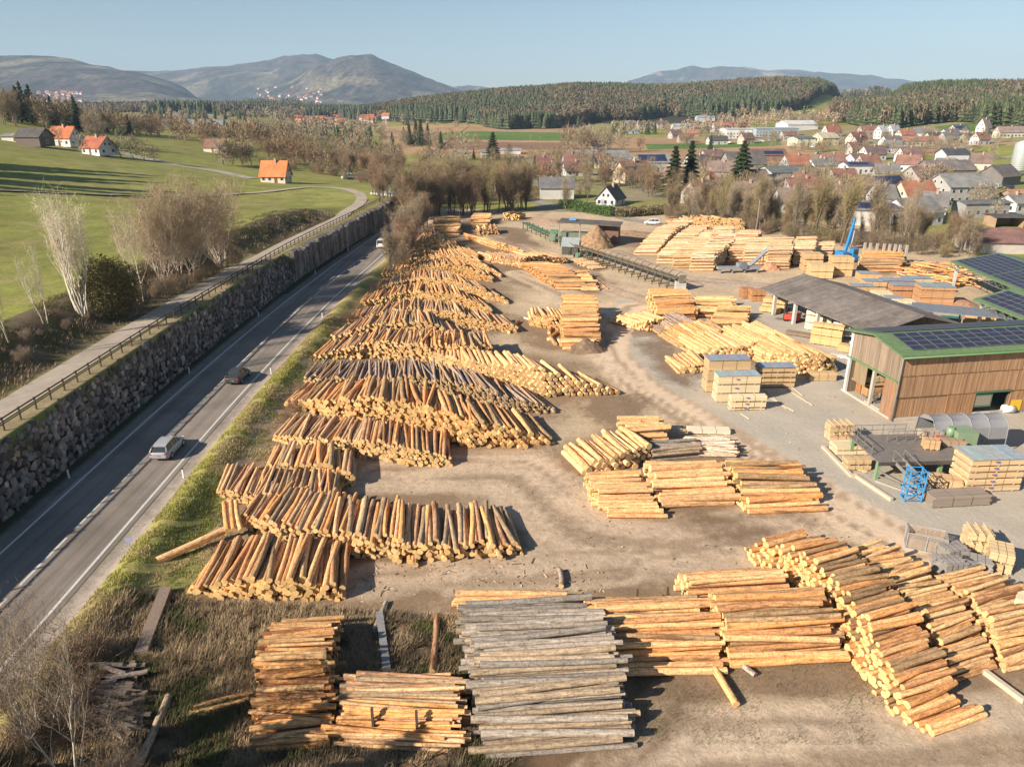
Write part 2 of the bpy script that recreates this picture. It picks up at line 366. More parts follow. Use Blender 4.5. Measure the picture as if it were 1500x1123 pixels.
    # yard
    el = np.interp(Y, [0, 40, 46, 60, 100, 130, 190, 215], [-8, -16, -23, -25, -26.5, -24, -27, -27]) + (nn - .5) * 2
    yd = ((X > el) & (Y > 39.5 - .12 * (X + 20) + (nn - .5) * 3) & (Y < 232 - .25 * (X - 20)) & (X < 96 + .1 * (Y - 100))) | ((X > 10 - (35 - Y) * 1.0) & (Y <= 42))
    mix(yd * 1.0, YARD)
    # asphalt/concrete part right of the kerb line
    k = np.interp(Y, [20, 30, 39, 48.3, 56.3, 64.5, 72, 82.3, 92.6, 105.5, 119.6], [43, 37, 33.1, 28.2, 26, 22.5, 18.2, 15.5, 13.2, 13.8, 17.7]) + (nn - .5) * .8
    ap = (X > k) & (Y < 122) & (Y > 33) & yd
    mix(ap * 1.0, ASPH)
    mix(yd * np.exp(-((X - k + .5) / .7) ** 2) * (Y < 100) * .65, (.22, .16, .11)); mix(ap * sstep(.45, .7, fbm(X / 5, Y / 8, 63, 3)) * .3, (.52, .43, .33))
    # weeds corner bottom-left
    wd = (Y < 41 + (nn - .5) * 3) & ~yd & (X > -24.5) & (X < 14)
    mix(wd * 1.0, (.16, .115, .065)); mix(wd * sstep(.46, .6, fbm(X / 1.6, Y / 1.6, 13, 4)), (.08, .08, .03)); mix(wd * sstep(.5, .6, fbm(X / 2.5 + 7, Y / 2, 15, 3)) * .8, (.32, .235, .14))
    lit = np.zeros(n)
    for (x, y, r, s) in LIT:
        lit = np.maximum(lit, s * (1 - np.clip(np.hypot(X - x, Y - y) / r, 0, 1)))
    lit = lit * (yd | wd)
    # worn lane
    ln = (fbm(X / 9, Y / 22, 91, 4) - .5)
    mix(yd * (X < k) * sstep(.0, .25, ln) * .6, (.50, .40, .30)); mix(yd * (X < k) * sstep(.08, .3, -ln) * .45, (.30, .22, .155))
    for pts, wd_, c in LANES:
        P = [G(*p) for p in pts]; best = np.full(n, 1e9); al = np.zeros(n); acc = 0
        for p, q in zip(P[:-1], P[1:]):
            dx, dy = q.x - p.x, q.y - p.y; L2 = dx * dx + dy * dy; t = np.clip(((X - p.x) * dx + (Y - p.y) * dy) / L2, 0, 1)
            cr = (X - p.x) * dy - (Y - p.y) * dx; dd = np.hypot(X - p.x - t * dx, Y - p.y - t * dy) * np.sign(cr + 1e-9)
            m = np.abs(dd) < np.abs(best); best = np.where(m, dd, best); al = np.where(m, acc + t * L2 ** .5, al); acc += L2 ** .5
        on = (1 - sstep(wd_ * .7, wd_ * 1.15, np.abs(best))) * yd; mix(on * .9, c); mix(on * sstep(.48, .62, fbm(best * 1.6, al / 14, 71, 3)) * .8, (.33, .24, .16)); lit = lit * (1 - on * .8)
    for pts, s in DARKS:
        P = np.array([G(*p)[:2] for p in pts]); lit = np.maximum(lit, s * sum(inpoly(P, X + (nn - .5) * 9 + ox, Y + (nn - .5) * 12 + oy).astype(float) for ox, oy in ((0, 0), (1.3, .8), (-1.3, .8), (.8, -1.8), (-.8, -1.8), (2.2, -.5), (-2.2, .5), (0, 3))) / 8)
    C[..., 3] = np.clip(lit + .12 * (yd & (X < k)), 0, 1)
    C[..., 3] = np.where(ap & (lit < .25), -.3, C[..., 3])
    return C
def make_ground():
    def grow(a, r, end, s0):
        L = [a]; st = s0
        while L[-1] < end: L.append(L[-1] + st); st *= r
        return L[1:]
    xs = list(np.arange(-72, 100, .6)); xs += grow(xs[-1], 1.022, 11000, .6); xs += [-q for q in grow(72, 1.022, 11000, .6)]
    xs = sorted(set([round(float(q), 3) for q in xs if abs(q + 41) > .25 and abs(q + 41.3) > .2 and abs(q + 42.8) > .25] + [-41., -41.3, -42.8]))
    ys = list(np.arange(2, 190, .55)); ys += grow(ys[-1], 1.011, 14500, .6)
    xs = np.array(xs); ys = np.array(ys)
    XG, YG = np.meshgrid(xs, ys)
    sh = (wfx(YG) + 41) * sstep(-110, -60, XG) * (1 - sstep(-20, 20, XG)); XX = XG + sh
    Z = zt(XX, YG)
    fp = [(poly_world(p), c) for p, c in FIELDS]
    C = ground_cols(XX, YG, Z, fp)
    ny, nx = XX.shape; idx = np.arange(ny * nx).reshape(ny, nx)
    q = np.stack([idx[:-1, :-1], idx[:-1, 1:], idx[1:, 1:], idx[1:, :-1]], -1).reshape(-1, 4)
    m, nt, b = newmat('ground_surface')
    geo = N(nt, 'ShaderNodeNewGeometry').outputs['Position']
    at = N(nt, 'ShaderNodeAttribute', attribute_name='Col')
    nf = noise(nt, geo, 1.7, 6, .7); nm = noise(nt, geo, .22, 5, .65); nb = noise(nt, geo, .012, 5, .65); nx_ = noise(nt, geo, 6.0, 4, .7)
    tr = noise(nt, geo, 1.0, 4, .6, (.11, .8, 1), 1.4)
    col = mul(nt, at.outputs['Color'], ramp(nt, nf, [(.28, .72), (.72, 1.22)])); col = mul(nt, col, ramp(nt, nm, [(.3, .8), (.7, 1.15)]))
    col = mul(nt, col, ramp(nt, nb, [(.32, .82), (.68, 1.16)])); col = mul(nt, col, ramp(nt, nx_, [(.3, .82), (.7, 1.12)]))
    col = mul(nt, col, ramp(nt, tr, [(.35, .94), (.6, 1.03)]))
    fl = N(nt, 'ShaderNodeMapRange'); fl.inputs[1].default_value = -.05; fl.inputs[2].default_value = -.3; fl.inputs[3].default_value = 0; fl.inputs[4].default_value = .75; nt.links.new(at.outputs['Alpha'], fl.inputs[0])
    col = mul(nt, col, mul(nt, at.outputs['Color'], ramp(nt, nb, [(.3, .92), (.7, 1.06)])), fl.outputs[0], 'MIX')
    sk = noise(nt, geo, 11, 2, .6); col = mul(nt, col, ramp(nt, sk, [(.30, .45), (.38, 1.0), (.66, 1.0), (.74, 1.35)]))
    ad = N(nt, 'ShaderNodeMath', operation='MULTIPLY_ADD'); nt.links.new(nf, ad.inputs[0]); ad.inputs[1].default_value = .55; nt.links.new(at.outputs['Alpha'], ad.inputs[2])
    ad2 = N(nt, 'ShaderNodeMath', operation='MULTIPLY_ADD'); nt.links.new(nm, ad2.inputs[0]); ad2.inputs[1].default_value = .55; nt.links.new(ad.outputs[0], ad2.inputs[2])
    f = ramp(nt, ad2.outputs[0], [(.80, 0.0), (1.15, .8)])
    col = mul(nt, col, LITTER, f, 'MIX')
    sp0 = N(nt, 'ShaderNodeSeparateXYZ'); nt.links.new(geo, sp0.inputs[0]); mr0 = N(nt, 'ShaderNodeMapRange'); mr0.inputs[1].default_value = 2600; mr0.inputs[2].default_value = 3300; nt.links.new(sp0.outputs[1], mr0.inputs[0])
    fz = noise(nt, geo, .035, 3, .8, (1, .45, 1)); fy = noise(nt, geo, .004, 5, .7)
    col = mul(nt, col, mul(nt, ramp(nt, fz, [(.38, .5), (.5, 1.0), (.62, 1.45)]), ramp(nt, fy, [(.38, .75), (.62, 1.2)])), mr0.outputs[0])
    nt.links.new(col, b.inputs['Base Color']); b.inputs['Roughness'].default_value = .95; b.inputs['Specular IOR Level'].default_value = .15
    bp = N(nt, 'ShaderNodeBump'); bp.inputs['Strength'].default_value = .6; bp.inputs['Distance'].default_value = .12; nt.links.new(nf, bp.inputs['Height'])
    bp2 = N(nt, 'ShaderNodeBump'); bp2.inputs['Strength'].default_value = .55; bp2.inputs['Distance'].default_value = 12; nt.links.new(noise(nt, geo, .035, 8, .72), bp2.inputs['Height'])
    # the coarse relief belongs to the far mountains only
    sp = N(nt, 'ShaderNodeSeparateXYZ'); nt.links.new(geo, sp.inputs[0]); mr = N(nt, 'ShaderNodeMapRange'); mr.inputs[1].default_value = 2600; mr.inputs[2].default_value = 3400; nt.links.new(sp.outputs[1], mr.inputs[0])
    ms = N(nt, 'ShaderNodeMath', operation='MULTIPLY'); ms.inputs[1].default_value = .3; nt.links.new(mr.outputs[0], ms.inputs[0]); nt.links.new(ms.outputs[0], bp2.inputs['Strength'])
    nt.links.new(bp.outputs[0], bp2.inputs['Normal']); nt.links.new(bp2.outputs[0], b.inputs['Normal'])
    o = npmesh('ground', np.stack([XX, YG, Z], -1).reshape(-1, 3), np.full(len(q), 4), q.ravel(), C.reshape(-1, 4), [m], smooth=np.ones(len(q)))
    tag(o, kind='structure')
# ---- strips laid on the ground
def strip(name, pts, width, col, mat, dz=.03, label=None, edges=None, sub=1.0, zfun=None, kind='structure'):
    pts = [Vector((p[0], p[1])) for p in pts]; P = []
    for a, b in zip(pts[:-1], pts[1:]):
        n = max(1, int((b - a).length / sub)); P += [a.lerp(b, i / n) for i in range(n)]
    P.append(pts[-1]); mb = MB(); prev = None
    for k in range(2): P = [P[0]] + [(P[i - 1] + P[i] * 2 + P[i + 1]) / 4 for i in range(1, len(P) - 1)] + [P[-1]]
    for i, p in enumerate(P):
        d = (P[min(i + 1, len(P) - 1)] - P[max(i - 1, 0)]).normalized(); n = Vector((-d.y, d.x)) * width / 2
        a = p + n; b = p - n; zf = zfun or (lambda x, y: max(zg(x, y), zg(x + n.x, y + n.y) if 0 else -99))
        zz = max(zf(a.x, a.y), zf(b.x, b.y), zf(p.x, p.y)) + dz
        cur = ((a.x, a.y, zz), (b.x, b.y, zz))
        if prev: mb.poly([prev[0], prev[1], cur[1], cur[0]][::-1], col)
        prev = cur
    o = mb.build(name, mat); return tag(o, label, kind=kind)
def make_roads():
    m, nt, b = newmat('road_asphalt'); M['asphalt'] = m
    g = N(nt, 'ShaderNodeNewGeometry').outputs['Position']
    c = mul(nt, (.20, .168, .14), ramp(nt, noise(nt, g, 1, 4, .6, (1.4, .02, 1)), [(.3, .68), (.7, 1.25)])); c = mul(nt, c, ramp(nt, noise(nt, g, .09, 3, .5), [(.42, .85), (.5, 1.05)])); c = mul(nt, c, ramp(nt, noise(nt, g, 14, 4, .8), [(.3, .8), (.7, 1.2)])); c = mul(nt, c, ramp(nt, noise(nt, g, .25, 4, .7), [(.3, .85), (.7, 1.15)]))
    nt.links.new(c, b.inputs['Base Color']); b.inputs['Roughness'].default_value = .85
    ys = np.arange(4, 340, 4.0)
    strip('road', [(rcx(y), y) for y in ys], 8.5, (.13, .115, .105), 'asphalt', dz=.03, zfun=lambda x, y: 0)
    wm = cmat('road_paint', .7, 3, .75, 1.05); M['line'] = wm
    mb = MB()
    def seg(y0, y1, off, w):
        n = max(1, int((y1 - y0) / 3))
        for i in range(n):
            a, b_ = y0 + (y1 - y0) * i / n, y0 + (y1 - y0) * (i + 1) / n; xa, xb = rcx(a) + off, rcx(b_) + off
            mb.poly([(xa - w / 2, a, .036), (xa + w / 2, a, .036), (xb + w / 2, b_, .036), (xb - w / 2, b_, .036)], (.62, .60, .56))
    seg(4, 330, -3.75, .2); seg(4, 330, 3.75, .2)
    y = 5.0
    while y < 320: seg(y, y + 6, 0, .17); y += 7.5
    tag(mb.build('road_markings', 'line'), kind='structure')
    # gravel path on the wall top, then curving to the farmhouse
    zz = lambda x, y: zg(x, y)
    P = [(float(wfx(y) - topoff(min(y, 136)) - 3.9 + (0 if y < 130 else .8)), y) for y in np.arange(6, 190, 6.0)]
    for q in [(505, 312), (524, 301), (531, 292), (527, 284), (510, 278), (488, 275), (455, 274), (425, 277), (395, 281), (350, 284), (300, 288), (200, 287), (100, 284), (-30, 279)]:
        t = T(*q); P.append((t.x, t.y))
    strip('path', P, 3.3, (.40, .34, .27), 'concrete', dz=.07, sub=2)
    V = [T(*q) for q in [(700, 268), (740, 283), (770, 291), (830, 305), (900, 317), (980, 331), (1060, 343), (1150, 352)]]
    strip('village_road', [(v.x, v.y) for v in V], 4.6, (.33, .30, .27), 'concrete', dz=.06, sub=3)
    for i, pl in enumerate([[(160, 219), (185, 226), (215, 234), (255, 243), (300, 248), (370, 262)], [(1130, 262), (1230, 258), (1300, 255), (1360, 248), (1440, 236), (1500, 226)], [(1180, 218), (1280, 222), (1330, 219), (1400, 216), (1500, 204)], [(560, 272), (640, 271), (700, 266)]]):
        V = [T(*q) for q in pl]; strip('lane', [(v.x, v.y) for v in V], 4, (.36, .32, .27), 'concrete', dz=.08, sub=5)
# ------------------------------------------------------------------ logs
TINTS = {
 'orange': [((0.70, 0.335, 0.125), .05, 'orange'), ((0.57, 0.289, 0.125), .12, 'brown barked'), ((0.77, 0.437, 0.195), .0, 'tan'), ((0.40, 0.255, 0.133), .14, 'dull brown')],
 'mixed':  [((0.73, 0.367, 0.140), .04, 'orange'), ((0.50, 0.281, 0.156), .16, 'brown barked'), ((0.70, 0.429, 0.226), .0, 'tan'), ((0.38, 0.264, 0.159), .05, 'grey-brown')],
 'darkg':  [((0.38, 0.264, 0.159), .05, 'grey-brown'), ((0.24, 0.187, 0.164), .0, 'dark grey'), ((0.45, 0.265, 0.148), .1, 'brown barked'), ((0.38, 0.281, 0.218), .0, 'greyish')],
 'red':    [((.74, .42, .18), .13, 'reddish'), ((.58, .32, .145), .2, 'red barked'), ((.80, .52, .25), .0, 'orange'), ((.66, .41, .20), .1, 'rusty brown')],
 'peeled': [((0.80, 0.484, 0.234), .0, 'peeled yellow'), ((0.74, 0.429, 0.203), .0, 'peeled tan'), ((0.73, 0.382, 0.172), .10, 'part barked')],
 'pale':   [((0.80, 0.577, 0.367), .0, 'pale peeled'), ((0.77, 0.515, 0.296), .0, 'cream peeled'), ((0.70, 0.437, 0.234), .06, 'flecked')],
 'grey':   [((.32, .265, .215), .0, 'weathered grey'), ((.26, .225, .19), .0, 'ash grey'), ((.40, .30, .20), .0, 'grey tan'), ((.37, .31, .25), .0, 'silvery')],
 'white':  [((0.74, 0.585, 0.452), .0, 'whitish'), ((0.70, 0.515, 0.374), .0, 'cream')],
}
TINTS['russet'] = [((.70, .34, .12), .16, 'reddish'), ((.52, .24, .10), .24, 'red barked'), ((.72, .44, .20), .0, 'orange'), ((.58, .33, .15), .1, 'rusty brown')]
ENDC = {'orange': (.80, .54, .23), 'mixed': (.82, .56, .25), 'darkg': (.74, .51, .24), 'russet': (.72, .42, .18), 'red': (.76, .46, .21), 'peeled': (.84, .60, .30), 'pale': (.62, .42, .22), 'grey': (.36, .31, .26), 'white': (.66, .55, .38)}
def ordn(n): return '%d%s' % (n, 'th' if 10 <= n % 100 <= 20 else {1: 'st', 2: 'nd', 3: 'rd'}.get(n % 10, 'th'))
LOGS = []; LIT = []
def along(P, s):
    "point at fraction s of polyline P (world)"
    L = [(P[i + 1] - P[i]).length for i in range(len(P) - 1)]; d = s * sum(L)
    for i, l in enumerate(L):
        if d <= l or i == len(L) - 1: return P[i] + (P[i + 1] - P[i]) * min(1, d / l)
        d -= l
def pile(desc, px, L, hs, d, ang, kind, side='left', dj=.27, aj=1.5, lj=.18, zf=None, topj=2.5, slope=0.0, minh=None, ends=1.0):
    """logs side by side and in layers: px = foot line of one end face in photograph pixels,
    logs reach L metres from it at heading ang (one value or start, end), hs = heights along the line"""
    P = [G(*p) for p in px] if not isinstance(px[0], Vector) else px
    tot = sum((P[i + 1] - P[i]).length for i in range(len(P) - 1)); a0, a1 = (ang, ang) if not hasattr(ang, '__len__') else ang
    c0 = (P[-1] - P[0]).normalized(); per = abs(c0.x * math.sin(R((a0 + a1) / 2)) - c0.y * math.cos(R((a0 + a1) / 2)))
    per = max(per, .35); pitch = d * 1.02 / per; n = max(1, int(tot / pitch)); r = random.Random(hash(desc) & 0xffff if 0 else sum(map(ord, desc)))
    hsx = np.linspace(0, 1, len(hs)); cols = []
    for i in range(n + 1):
        s = i / max(1, n); h = np.interp(s, hsx, hs) * r.uniform(.92, 1.08)
        cols.append(max(1, int(round((h - d) / (d * .84))) + 1))
    for i in range(n + 1):
        for j in range(cols[i]):
            s = (i + (.5 if j % 2 else 0)) / max(1, n)
            if s > 1.0: continue
            p = along(P, s); a = a0 + (a1 - a0) * s; top = j == cols[i] - 1 or (j % 2 and i < n and j >= cols[i + 1]) or (i > 0 and j >= cols[i - 1])
            top = j == cols[i] - 1
            rad = d / 2 * (1 + r.uniform(-dj, dj)); aa = R(a + r.gauss(0, aj) + (r.gauss(0, topj) if top else 0))
            q = p.copy(); ax = Vector((math.cos(aa), math.sin(aa), 0)); ln = L * (1 + r.uniform(-.05, .05))
            q += ax * (r.gauss(0, lj) + slope * j * d); q.x += r.gauss(0, .03)
            z = rad * .9 + j * d * .84 + r.uniform(-.03, .05) + (zf(q.x, q.y) if zf else 0)
            tilt = r.gauss(0, .012) + (r.gauss(0, .02) if top else 0); ax.z = tilt
            tc, al, w = r.choice(TINTS[kind]); k = r.uniform(.82, 1.15)
            ec = ENDC[kind]; ke = r.uniform(.75, 1.15) * ends
            LOGS.append(dict(p=Vector((q.x, q.y, z - tilt * ln * .5)), ax=ax.normalized(), L=ln, r=rad, tp=r.uniform(.03, .14), c=tuple(x * k for x in tc), al=al, w=w, e=tuple(x * ke for x in ec), top=top, i=i, j=j, desc=desc, side=side, seed=r.random() * 50, n=n))
    m = along(P, .5); A = R((a0 + a1) / 2)
    LIT.append((m.x + math.cos(A) * L / 2, m.y + math.sin(A) * L / 2, max(tot, L) * .55 + 5, .62))
    for s in (.12, .88):
        m = along(P, s); LIT.append((m.x + math.cos(A) * L / 2, m.y + math.sin(A) * L / 2, L * .5 + 4, .62))
def lone(desc, a, b, d, kind, z=None, label=None):
    p, q = G(*a), G(*b); r = random.Random(int(a[0] * 7 + a[1])); tc, al, w = r.choice(TINTS[kind])
    z0 = z if z is not None else d / 2
    z0, z1 = z0 if hasattr(z0, '__len__') else (z0, z0)
    p.z, q.z = z0, z1; LOGS.append(dict(p=p, ax=(q - p).normalized(), L=(q - p).length, r=d / 2, tp=.08, c=tc, al=al, w=w, e=ENDC[kind], top=True, i=0, j=0, desc=desc, side='lone', seed=r.random() * 50, n=0, label=label, force=1))
def log_arrays(g, n, segs, cx):
    "geometry of one log about centre cx"
    ax = g['ax']; up = Vector((0, 0, 1)); a = ax.cross(up).normalized(); b = a.cross(ax)
    A, B, X = np.array(a), np.array(b), np.array(ax); P0 = np.array(g['p'] - cx)
    th = np.arange(n) * 2 * math.pi / n; cs = np.cos(th)[:, None] * A + np.sin(th)[:, None] * B
    rr = random.Random(int(g['seed'] * 1000)); bend = rr.uniform(-.09, .09) if segs > 1 else 0
    V = []; E = []
    for k in range(segs + 1):
        t = k / segs; rad = g['r'] * (1 - g['tp'] * t); wob = 1 + (np.array([rr.uniform(-.05, .05) for _ in range(n)]) if segs > 1 else 0)
        off = B * 0 + A * bend * math.sin(t * math.pi)
        V.append(P0 + X * g['L'] * t + off + cs * (rad * wob)[:, None] if segs > 1 else P0 + X * g['L'] * t + cs * rad)
        E.append(np.stack([np.full(n, g['L'] * t + g['seed'] * 3), np.cos(th) * rad * 2 + g['seed'] * 7, np.sin(th) * rad * 2 + g['seed']], 1))
    side = np.concatenate(V); eside = np.concatenate(E)
    caps = np.concatenate([V[0], V[-1]]); ecap = np.concatenate([np.stack([np.zeros(n) + g['seed'], np.cos(th) * g['r'] * 3, np.sin(th) * g['r'] * 3], 1)] * 2)
    idx = []
    for k in range(segs):
        for i in range(n):
            i2 = (i + 1) % n; idx += [k * n + i, k * n + i2, (k + 1) * n + i2, (k + 1) * n + i]
    base = (segs + 1) * n
    idx += [base + i for i in range(n)][::-1]; idx += [base + n + i for i in range(n)]
    fn = [4] * (segs * n) + [n, n]; mi = [0] * (segs * n) + [1, 1]; sm = [True] * (segs * n) + [False, False]
    col = np.ones((len(side) + 2 * n, 4)); col[:len(side), :3] = g['c']; col[:len(side), 3] = g['al']; col[len(side):, :3] = g['e']
    return np.concatenate([side, caps]), fn, idx, col, mi, sm, np.concatenate([eside, ecap])
def make_logs():
    for g in LOGS:
        c = g['p'] + g['ax'] * g['L'] / 2; dist = (c - Vector((0, 0, CAM_H))).length
        g['score'] = (g['L'] * g['r'] * 2 if g['top'] else .35 * g['r'] ** 2 * 4) / dist ** 2 + (9 if g.get('force') else 0)
        px = 750 + FPX * c.x / (c.y * CP + (CAM_H - c.z) * SP)
        if px > 1500 or px < 0 : g['score'] = 0
    LOGS.sort(key=lambda g: -g['score'])
    solo, rest = LOGS[:298], LOGS[298:]
    lab = {}
    for g in solo:
        cx = g['p'] + g['ax'] * g['L'] / 2
        v, fn, ix, col, mi, sm, ex = log_arrays(g, 14, 6, cx)
        o = npmesh('log', v, fn, ix, col, ['log', 'logend'], mi, sm, ex, loc=cx)
        if g.get('label'): L = g['label']
        else:
            lay = 'top layer' if g['top'] else 'layer %d' % (g['j'] + 1)
            L = '%s log, %s from %s, %s, %s' % (g['w'], ordn(g['i'] + 1), g['side'], lay, g['desc'])
            if g['n'] and g['i'] == 0: L = '%s log, outermost at %s, %s, %s' % (g['w'], g['side'], lay, g['desc'])
        tag(o, L, 'log', g['desc'] if not g.get('label') else 'loose logs beside the piles')
        lab[L] = lab.get(L, 0) + 1
    print('LOGS', len(LOGS), 'dup labels', [k for k, v in lab.items() if v > 1][:5])
    VV, FF, II, CC, MM, SS, EE = [], [], [], [], [], [], []; base = 0
    for g in rest:
        far = g['p'].y > 75
        v, fn, ix, col, mi, sm, ex = log_arrays(g, 8 if far else 10, 1, Vector((0, 0, 0)))
        VV.append(v); FF += fn; II.append(np.array(ix) + base); CC.append(col); MM += mi; SS += sm; EE.append(ex); base += len(v)
    o = npmesh('stacked_logs', np.concatenate(VV), FF, np.concatenate(II), np.concatenate(CC), ['log', 'logend'], MM, SS, np.concatenate(EE))
    tag(o, 'thousands of stacked orange-brown logs filling the long piles across the timber yard', 'log stacks', kind='stuff')

def define_piles():
    # long rows whose cut ends face the camera, from the nearest to the farthest
    pile('front row beside the grass bank', [(280, 866), (330, 876), (400, 880), (503, 880)], 5.4, [.7, 1.5, 2.0, 1.8, 1.1], 0.40, (89, 99), 'orange', topj=3)
    pile('long row ending at the mid-yard shadow', [(352, 772), (430, 798), (520, 815), (620, 822), (700, 817), (764, 814)], 5.6, [1.1, 1.7, 1.9, 1.8, 1.4, .9], 0.37, (87, 100), 'mixed', topj=3, lj=.3)
    pile('thin-log row third from the front', [(320, 728), (370, 742), (430, 748), (492, 745)], 4.9, [.8, 1.2, 1.5, 1.4], 0.28, (96, 98), 'mixed', topj=3)
    pile('short stubby row fourth from the front', [(392, 690), (450, 702), (517, 714)], 4.3, [.7, 1.5, 1.9, 1.3], 0.43, (94, 101), 'mixed')
    pile('fifth row from the front', [(402, 645), (460, 658), (530, 670), (600, 682), (660, 684)], 5.3, [0.7, 1.3, 1.8, 2.1, 1.1], 0.37, (84, 98), 'mixed', topj=4)
    pile('big-end row sixth from the front', [(420, 594), (486, 614), (600, 634), (690, 655), (760, 656), (809, 650)], 6, [0.6, 2.2, 3.4, 3.4, 2.8, 0.6], 0.43, (82, 110), 'orange', topj=4, lj=.3)
    pile('dark thin row seventh from the front', [(446, 566), (540, 578), (640, 588), (740, 604), (815, 604)], 6, [1.0, 2.0, 2.9, 2.5, 0.5], .28, (86, 114), 'darkg', lj=.3, topj=4)
    pile('thick yellow-ended row mid-yard', [(632, 540), (700, 562), (800, 582), (906, 579)], 5, [2.2, 3.0, 3.3, .5], .56, (93, 118), 'peeled', lj=.15, dj=.12)
    pile('ninth row', [(462, 528), (545, 524), (630, 540), (720, 535)], 6, [0.8, 2.5, 3.2, 2.8], 0.33, (85, 99), 'mixed', topj=3, lj=.3)
    pile('tenth row', [(488, 500), (575, 494), (640, 500), (696, 506)], 6, [0.8, 2.4, 2.9, 0.6], .36, (86, 108), 'mixed', topj=3, lj=.3)
    pile('eleventh row', [(510, 476), (600, 470), (690, 482), (757, 488)], 6, [0.8, 2.2, 2.4, 0.9], 0.34, (86, 106), 'mixed', topj=3)
    pile('twelfth row', [(525, 450), (600, 445), (660, 452), (720, 462)], 6, [0.8, 2.2, 2.8, 1.0], 0.34, (86, 106), 'orange', topj=3)
    pile('thirteenth row', [(542, 428), (610, 422), (680, 434), (745, 446)], 6, [0.8, 2.2, 2.8, 0.8], .40, (88, 112), 'mixed', topj=3)
    pile('fourteenth row', [(560, 408), (620, 404), (680, 408), (722, 414)], 6, [0.8, 2.2, 2.8, 1.0], 0.36, (88, 110), 'orange', topj=3)
    pile('fifteenth row', [(575, 392), (630, 386), (690, 396), (734, 407)], 6, [0.8, 2.1, 2.8, 0.8], 0.36, (88, 114), 'mixed', topj=3)
    pile('sixteenth row', [(585, 378), (640, 372), (700, 383)], 6, [0.8, 2.2, 1.6], 0.36, (88, 110), 'orange')
    pile('seventeenth row', [(597, 364), (635, 360), (672, 366)], 6, [0.8, 2.2, 1.0], 0.36, (88, 105), 'mixed')
    pile('farthest row', [(606, 353), (630, 350), (655, 354)], 5, [.6, 1.6, .8], .42, (88, 100), 'mixed')
    pile('cross stack at the head of the rows', [(636, 345), (638, 330)], 6.5, [2.4, 2.4], .45, 2, 'red')
    # piles between the rows and the conveyor
    pile('leaning pile near the conveyor', [(718, 384), (765, 393), (800, 388), (832, 386)], 5.5, [1.4, 2.2, 2.4, 1.2], .42, (122, 122), 'mixed')
    pile('upper leaning pile near the conveyor', [(694, 354), (730, 366), (768, 374)], 6, [1.2, 1.8, 1.2], .40, (118, 122), 'orange')
    pile('cross pile below the leaning pile', [(762, 392), (795, 412), (815, 424)], 5.6, [1.2, 2.2, .8], .48, -2, 'orange')
    pile('small cross pile at its right end', [(836, 404), (848, 418), (852, 426)], 3, [1.2, 1.2, .5], .4, -4, 'red')
    pile('upright logs left of the square stack', [(778, 478), (800, 482), (828, 484)], 4.6, [1.7, 2.2, 2.4], .52, (92, 98), 'red')
    pile('square stack mid-yard', [(823, 513), (825, 478), (824, 458)], 5.0, [.9, 2.9, 3.3, 3.2, 2.8], .50, 0, 'orange', side='near end', topj=1)
    pile('four short logs by the soil heap', [(813, 506), (830, 508)], 2.6, [.4, .4], .5, 100, 'mixed')
    lone('', (803, 499), (818, 488), .5, 'orange', label='short thick log lying aslant left of the square stack')
    lone('', (804, 490), (808, 474), .5, 'orange', label='short log standing forward of the upright logs mid-yard')
    lone('', (745, 489), (760, 472), .5, 'mixed', label='single log lying apart at the end of the eleventh row')
    lone('', (768, 467), (806, 480), .35, 'white', label='bare white pole lying before the upright logs mid-yard')
    lone('', (232, 828), (332, 788), .62, 'peeled', z=(.4, .75), label='long peeled log lying aslant on the grass bank')
    for k, (a, b, t) in enumerate([((336, 794), (331, 752), 'left'), ((345, 793), (341, 749), 'middle'), ((356, 794), (348, 750), 'right')]):
        lone('', a, b, .42, 'orange', z=1.0, label='%s of three short orange logs laid beside the long peeled log' % t)
    # foreground stacks whose logs lie across the view
    pile('narrow red stack bottom left', [(412, 932), (388, 1000), (380, 1100)], 3.7, [1.3, 2.2, 2.3, 1.6, .5], .28, (4, 6), 'russet', side='far end', topj=4, lj=.25, slope=.0)
    pile('low stack behind two stanchions', [(512, 1008), (505, 1050), (500, 1092)], 6.2, [1.2, 1.7, 1.4, .6], .24, (-1, -3), 'mixed', side='far end', topj=2, lj=.3)
    pile('weathered grey stack', [(682, 908), (690, 980), (700, 1050), (706, 1112)], 7.9, [1.4, 2.6, 2.7, 1.9, .5], .37, (2, 6), 'grey', side='far end', topj=1.5, lj=.35, ends=1)
    pile('yellow logs behind the grey stack', [(664, 888), (670, 904)], 7.0, [1.1, 1.3], .42, (0, 1), 'peeled', side='far end', lj=.3)
    pile('stack right of the grey stack', [(845, 895), (862, 940), (880, 990)], 7.6, [1.3, 2.1, 1.9, .6], .40, (4, 3), 'orange', side='far end', topj=1.5, lj=.25)
    pile('pale-topped stack at upper right', [(988, 858), (1005, 884)], 6.8, [1.2, 1.8], .44, 6, 'peeled', side='far end', lj=.25)
    pile('stack left of the big diagonal', [(1036, 892), (1050, 935), (1070, 976)], 7.0, [1.5, 2.3, 2.1, .6], .44, (5, 4), 'orange', side='far end', topj=1.5, lj=.2)
    pile('big diagonal stack, left column', [(1093, 815), (1155, 856), (1220, 930), (1265, 993), (1312, 1050), (1362, 1078)], 3.7, [1.4, 2.3, 2.5, 2.3, 1.7, .5], .37, (20, 20), 'orange', side='far end', topj=1.5, lj=.2, slope=.42)
    pile('big diagonal stack, middle column', [(1236, 824), (1290, 868), (1345, 925), (1392, 998)], 3.3, [1.1, 1.7, 1.6, .6], 0.34, (19, 20), 'red', side='far end', topj=3)
    pile('big diagonal stack, right column', [(1362, 862), (1418, 905), (1450, 945), (1468, 985)], 4.0, [1.1, 1.6, 1.4, .6], 0.32, (18, 16), 'red', side='far end', topj=3)
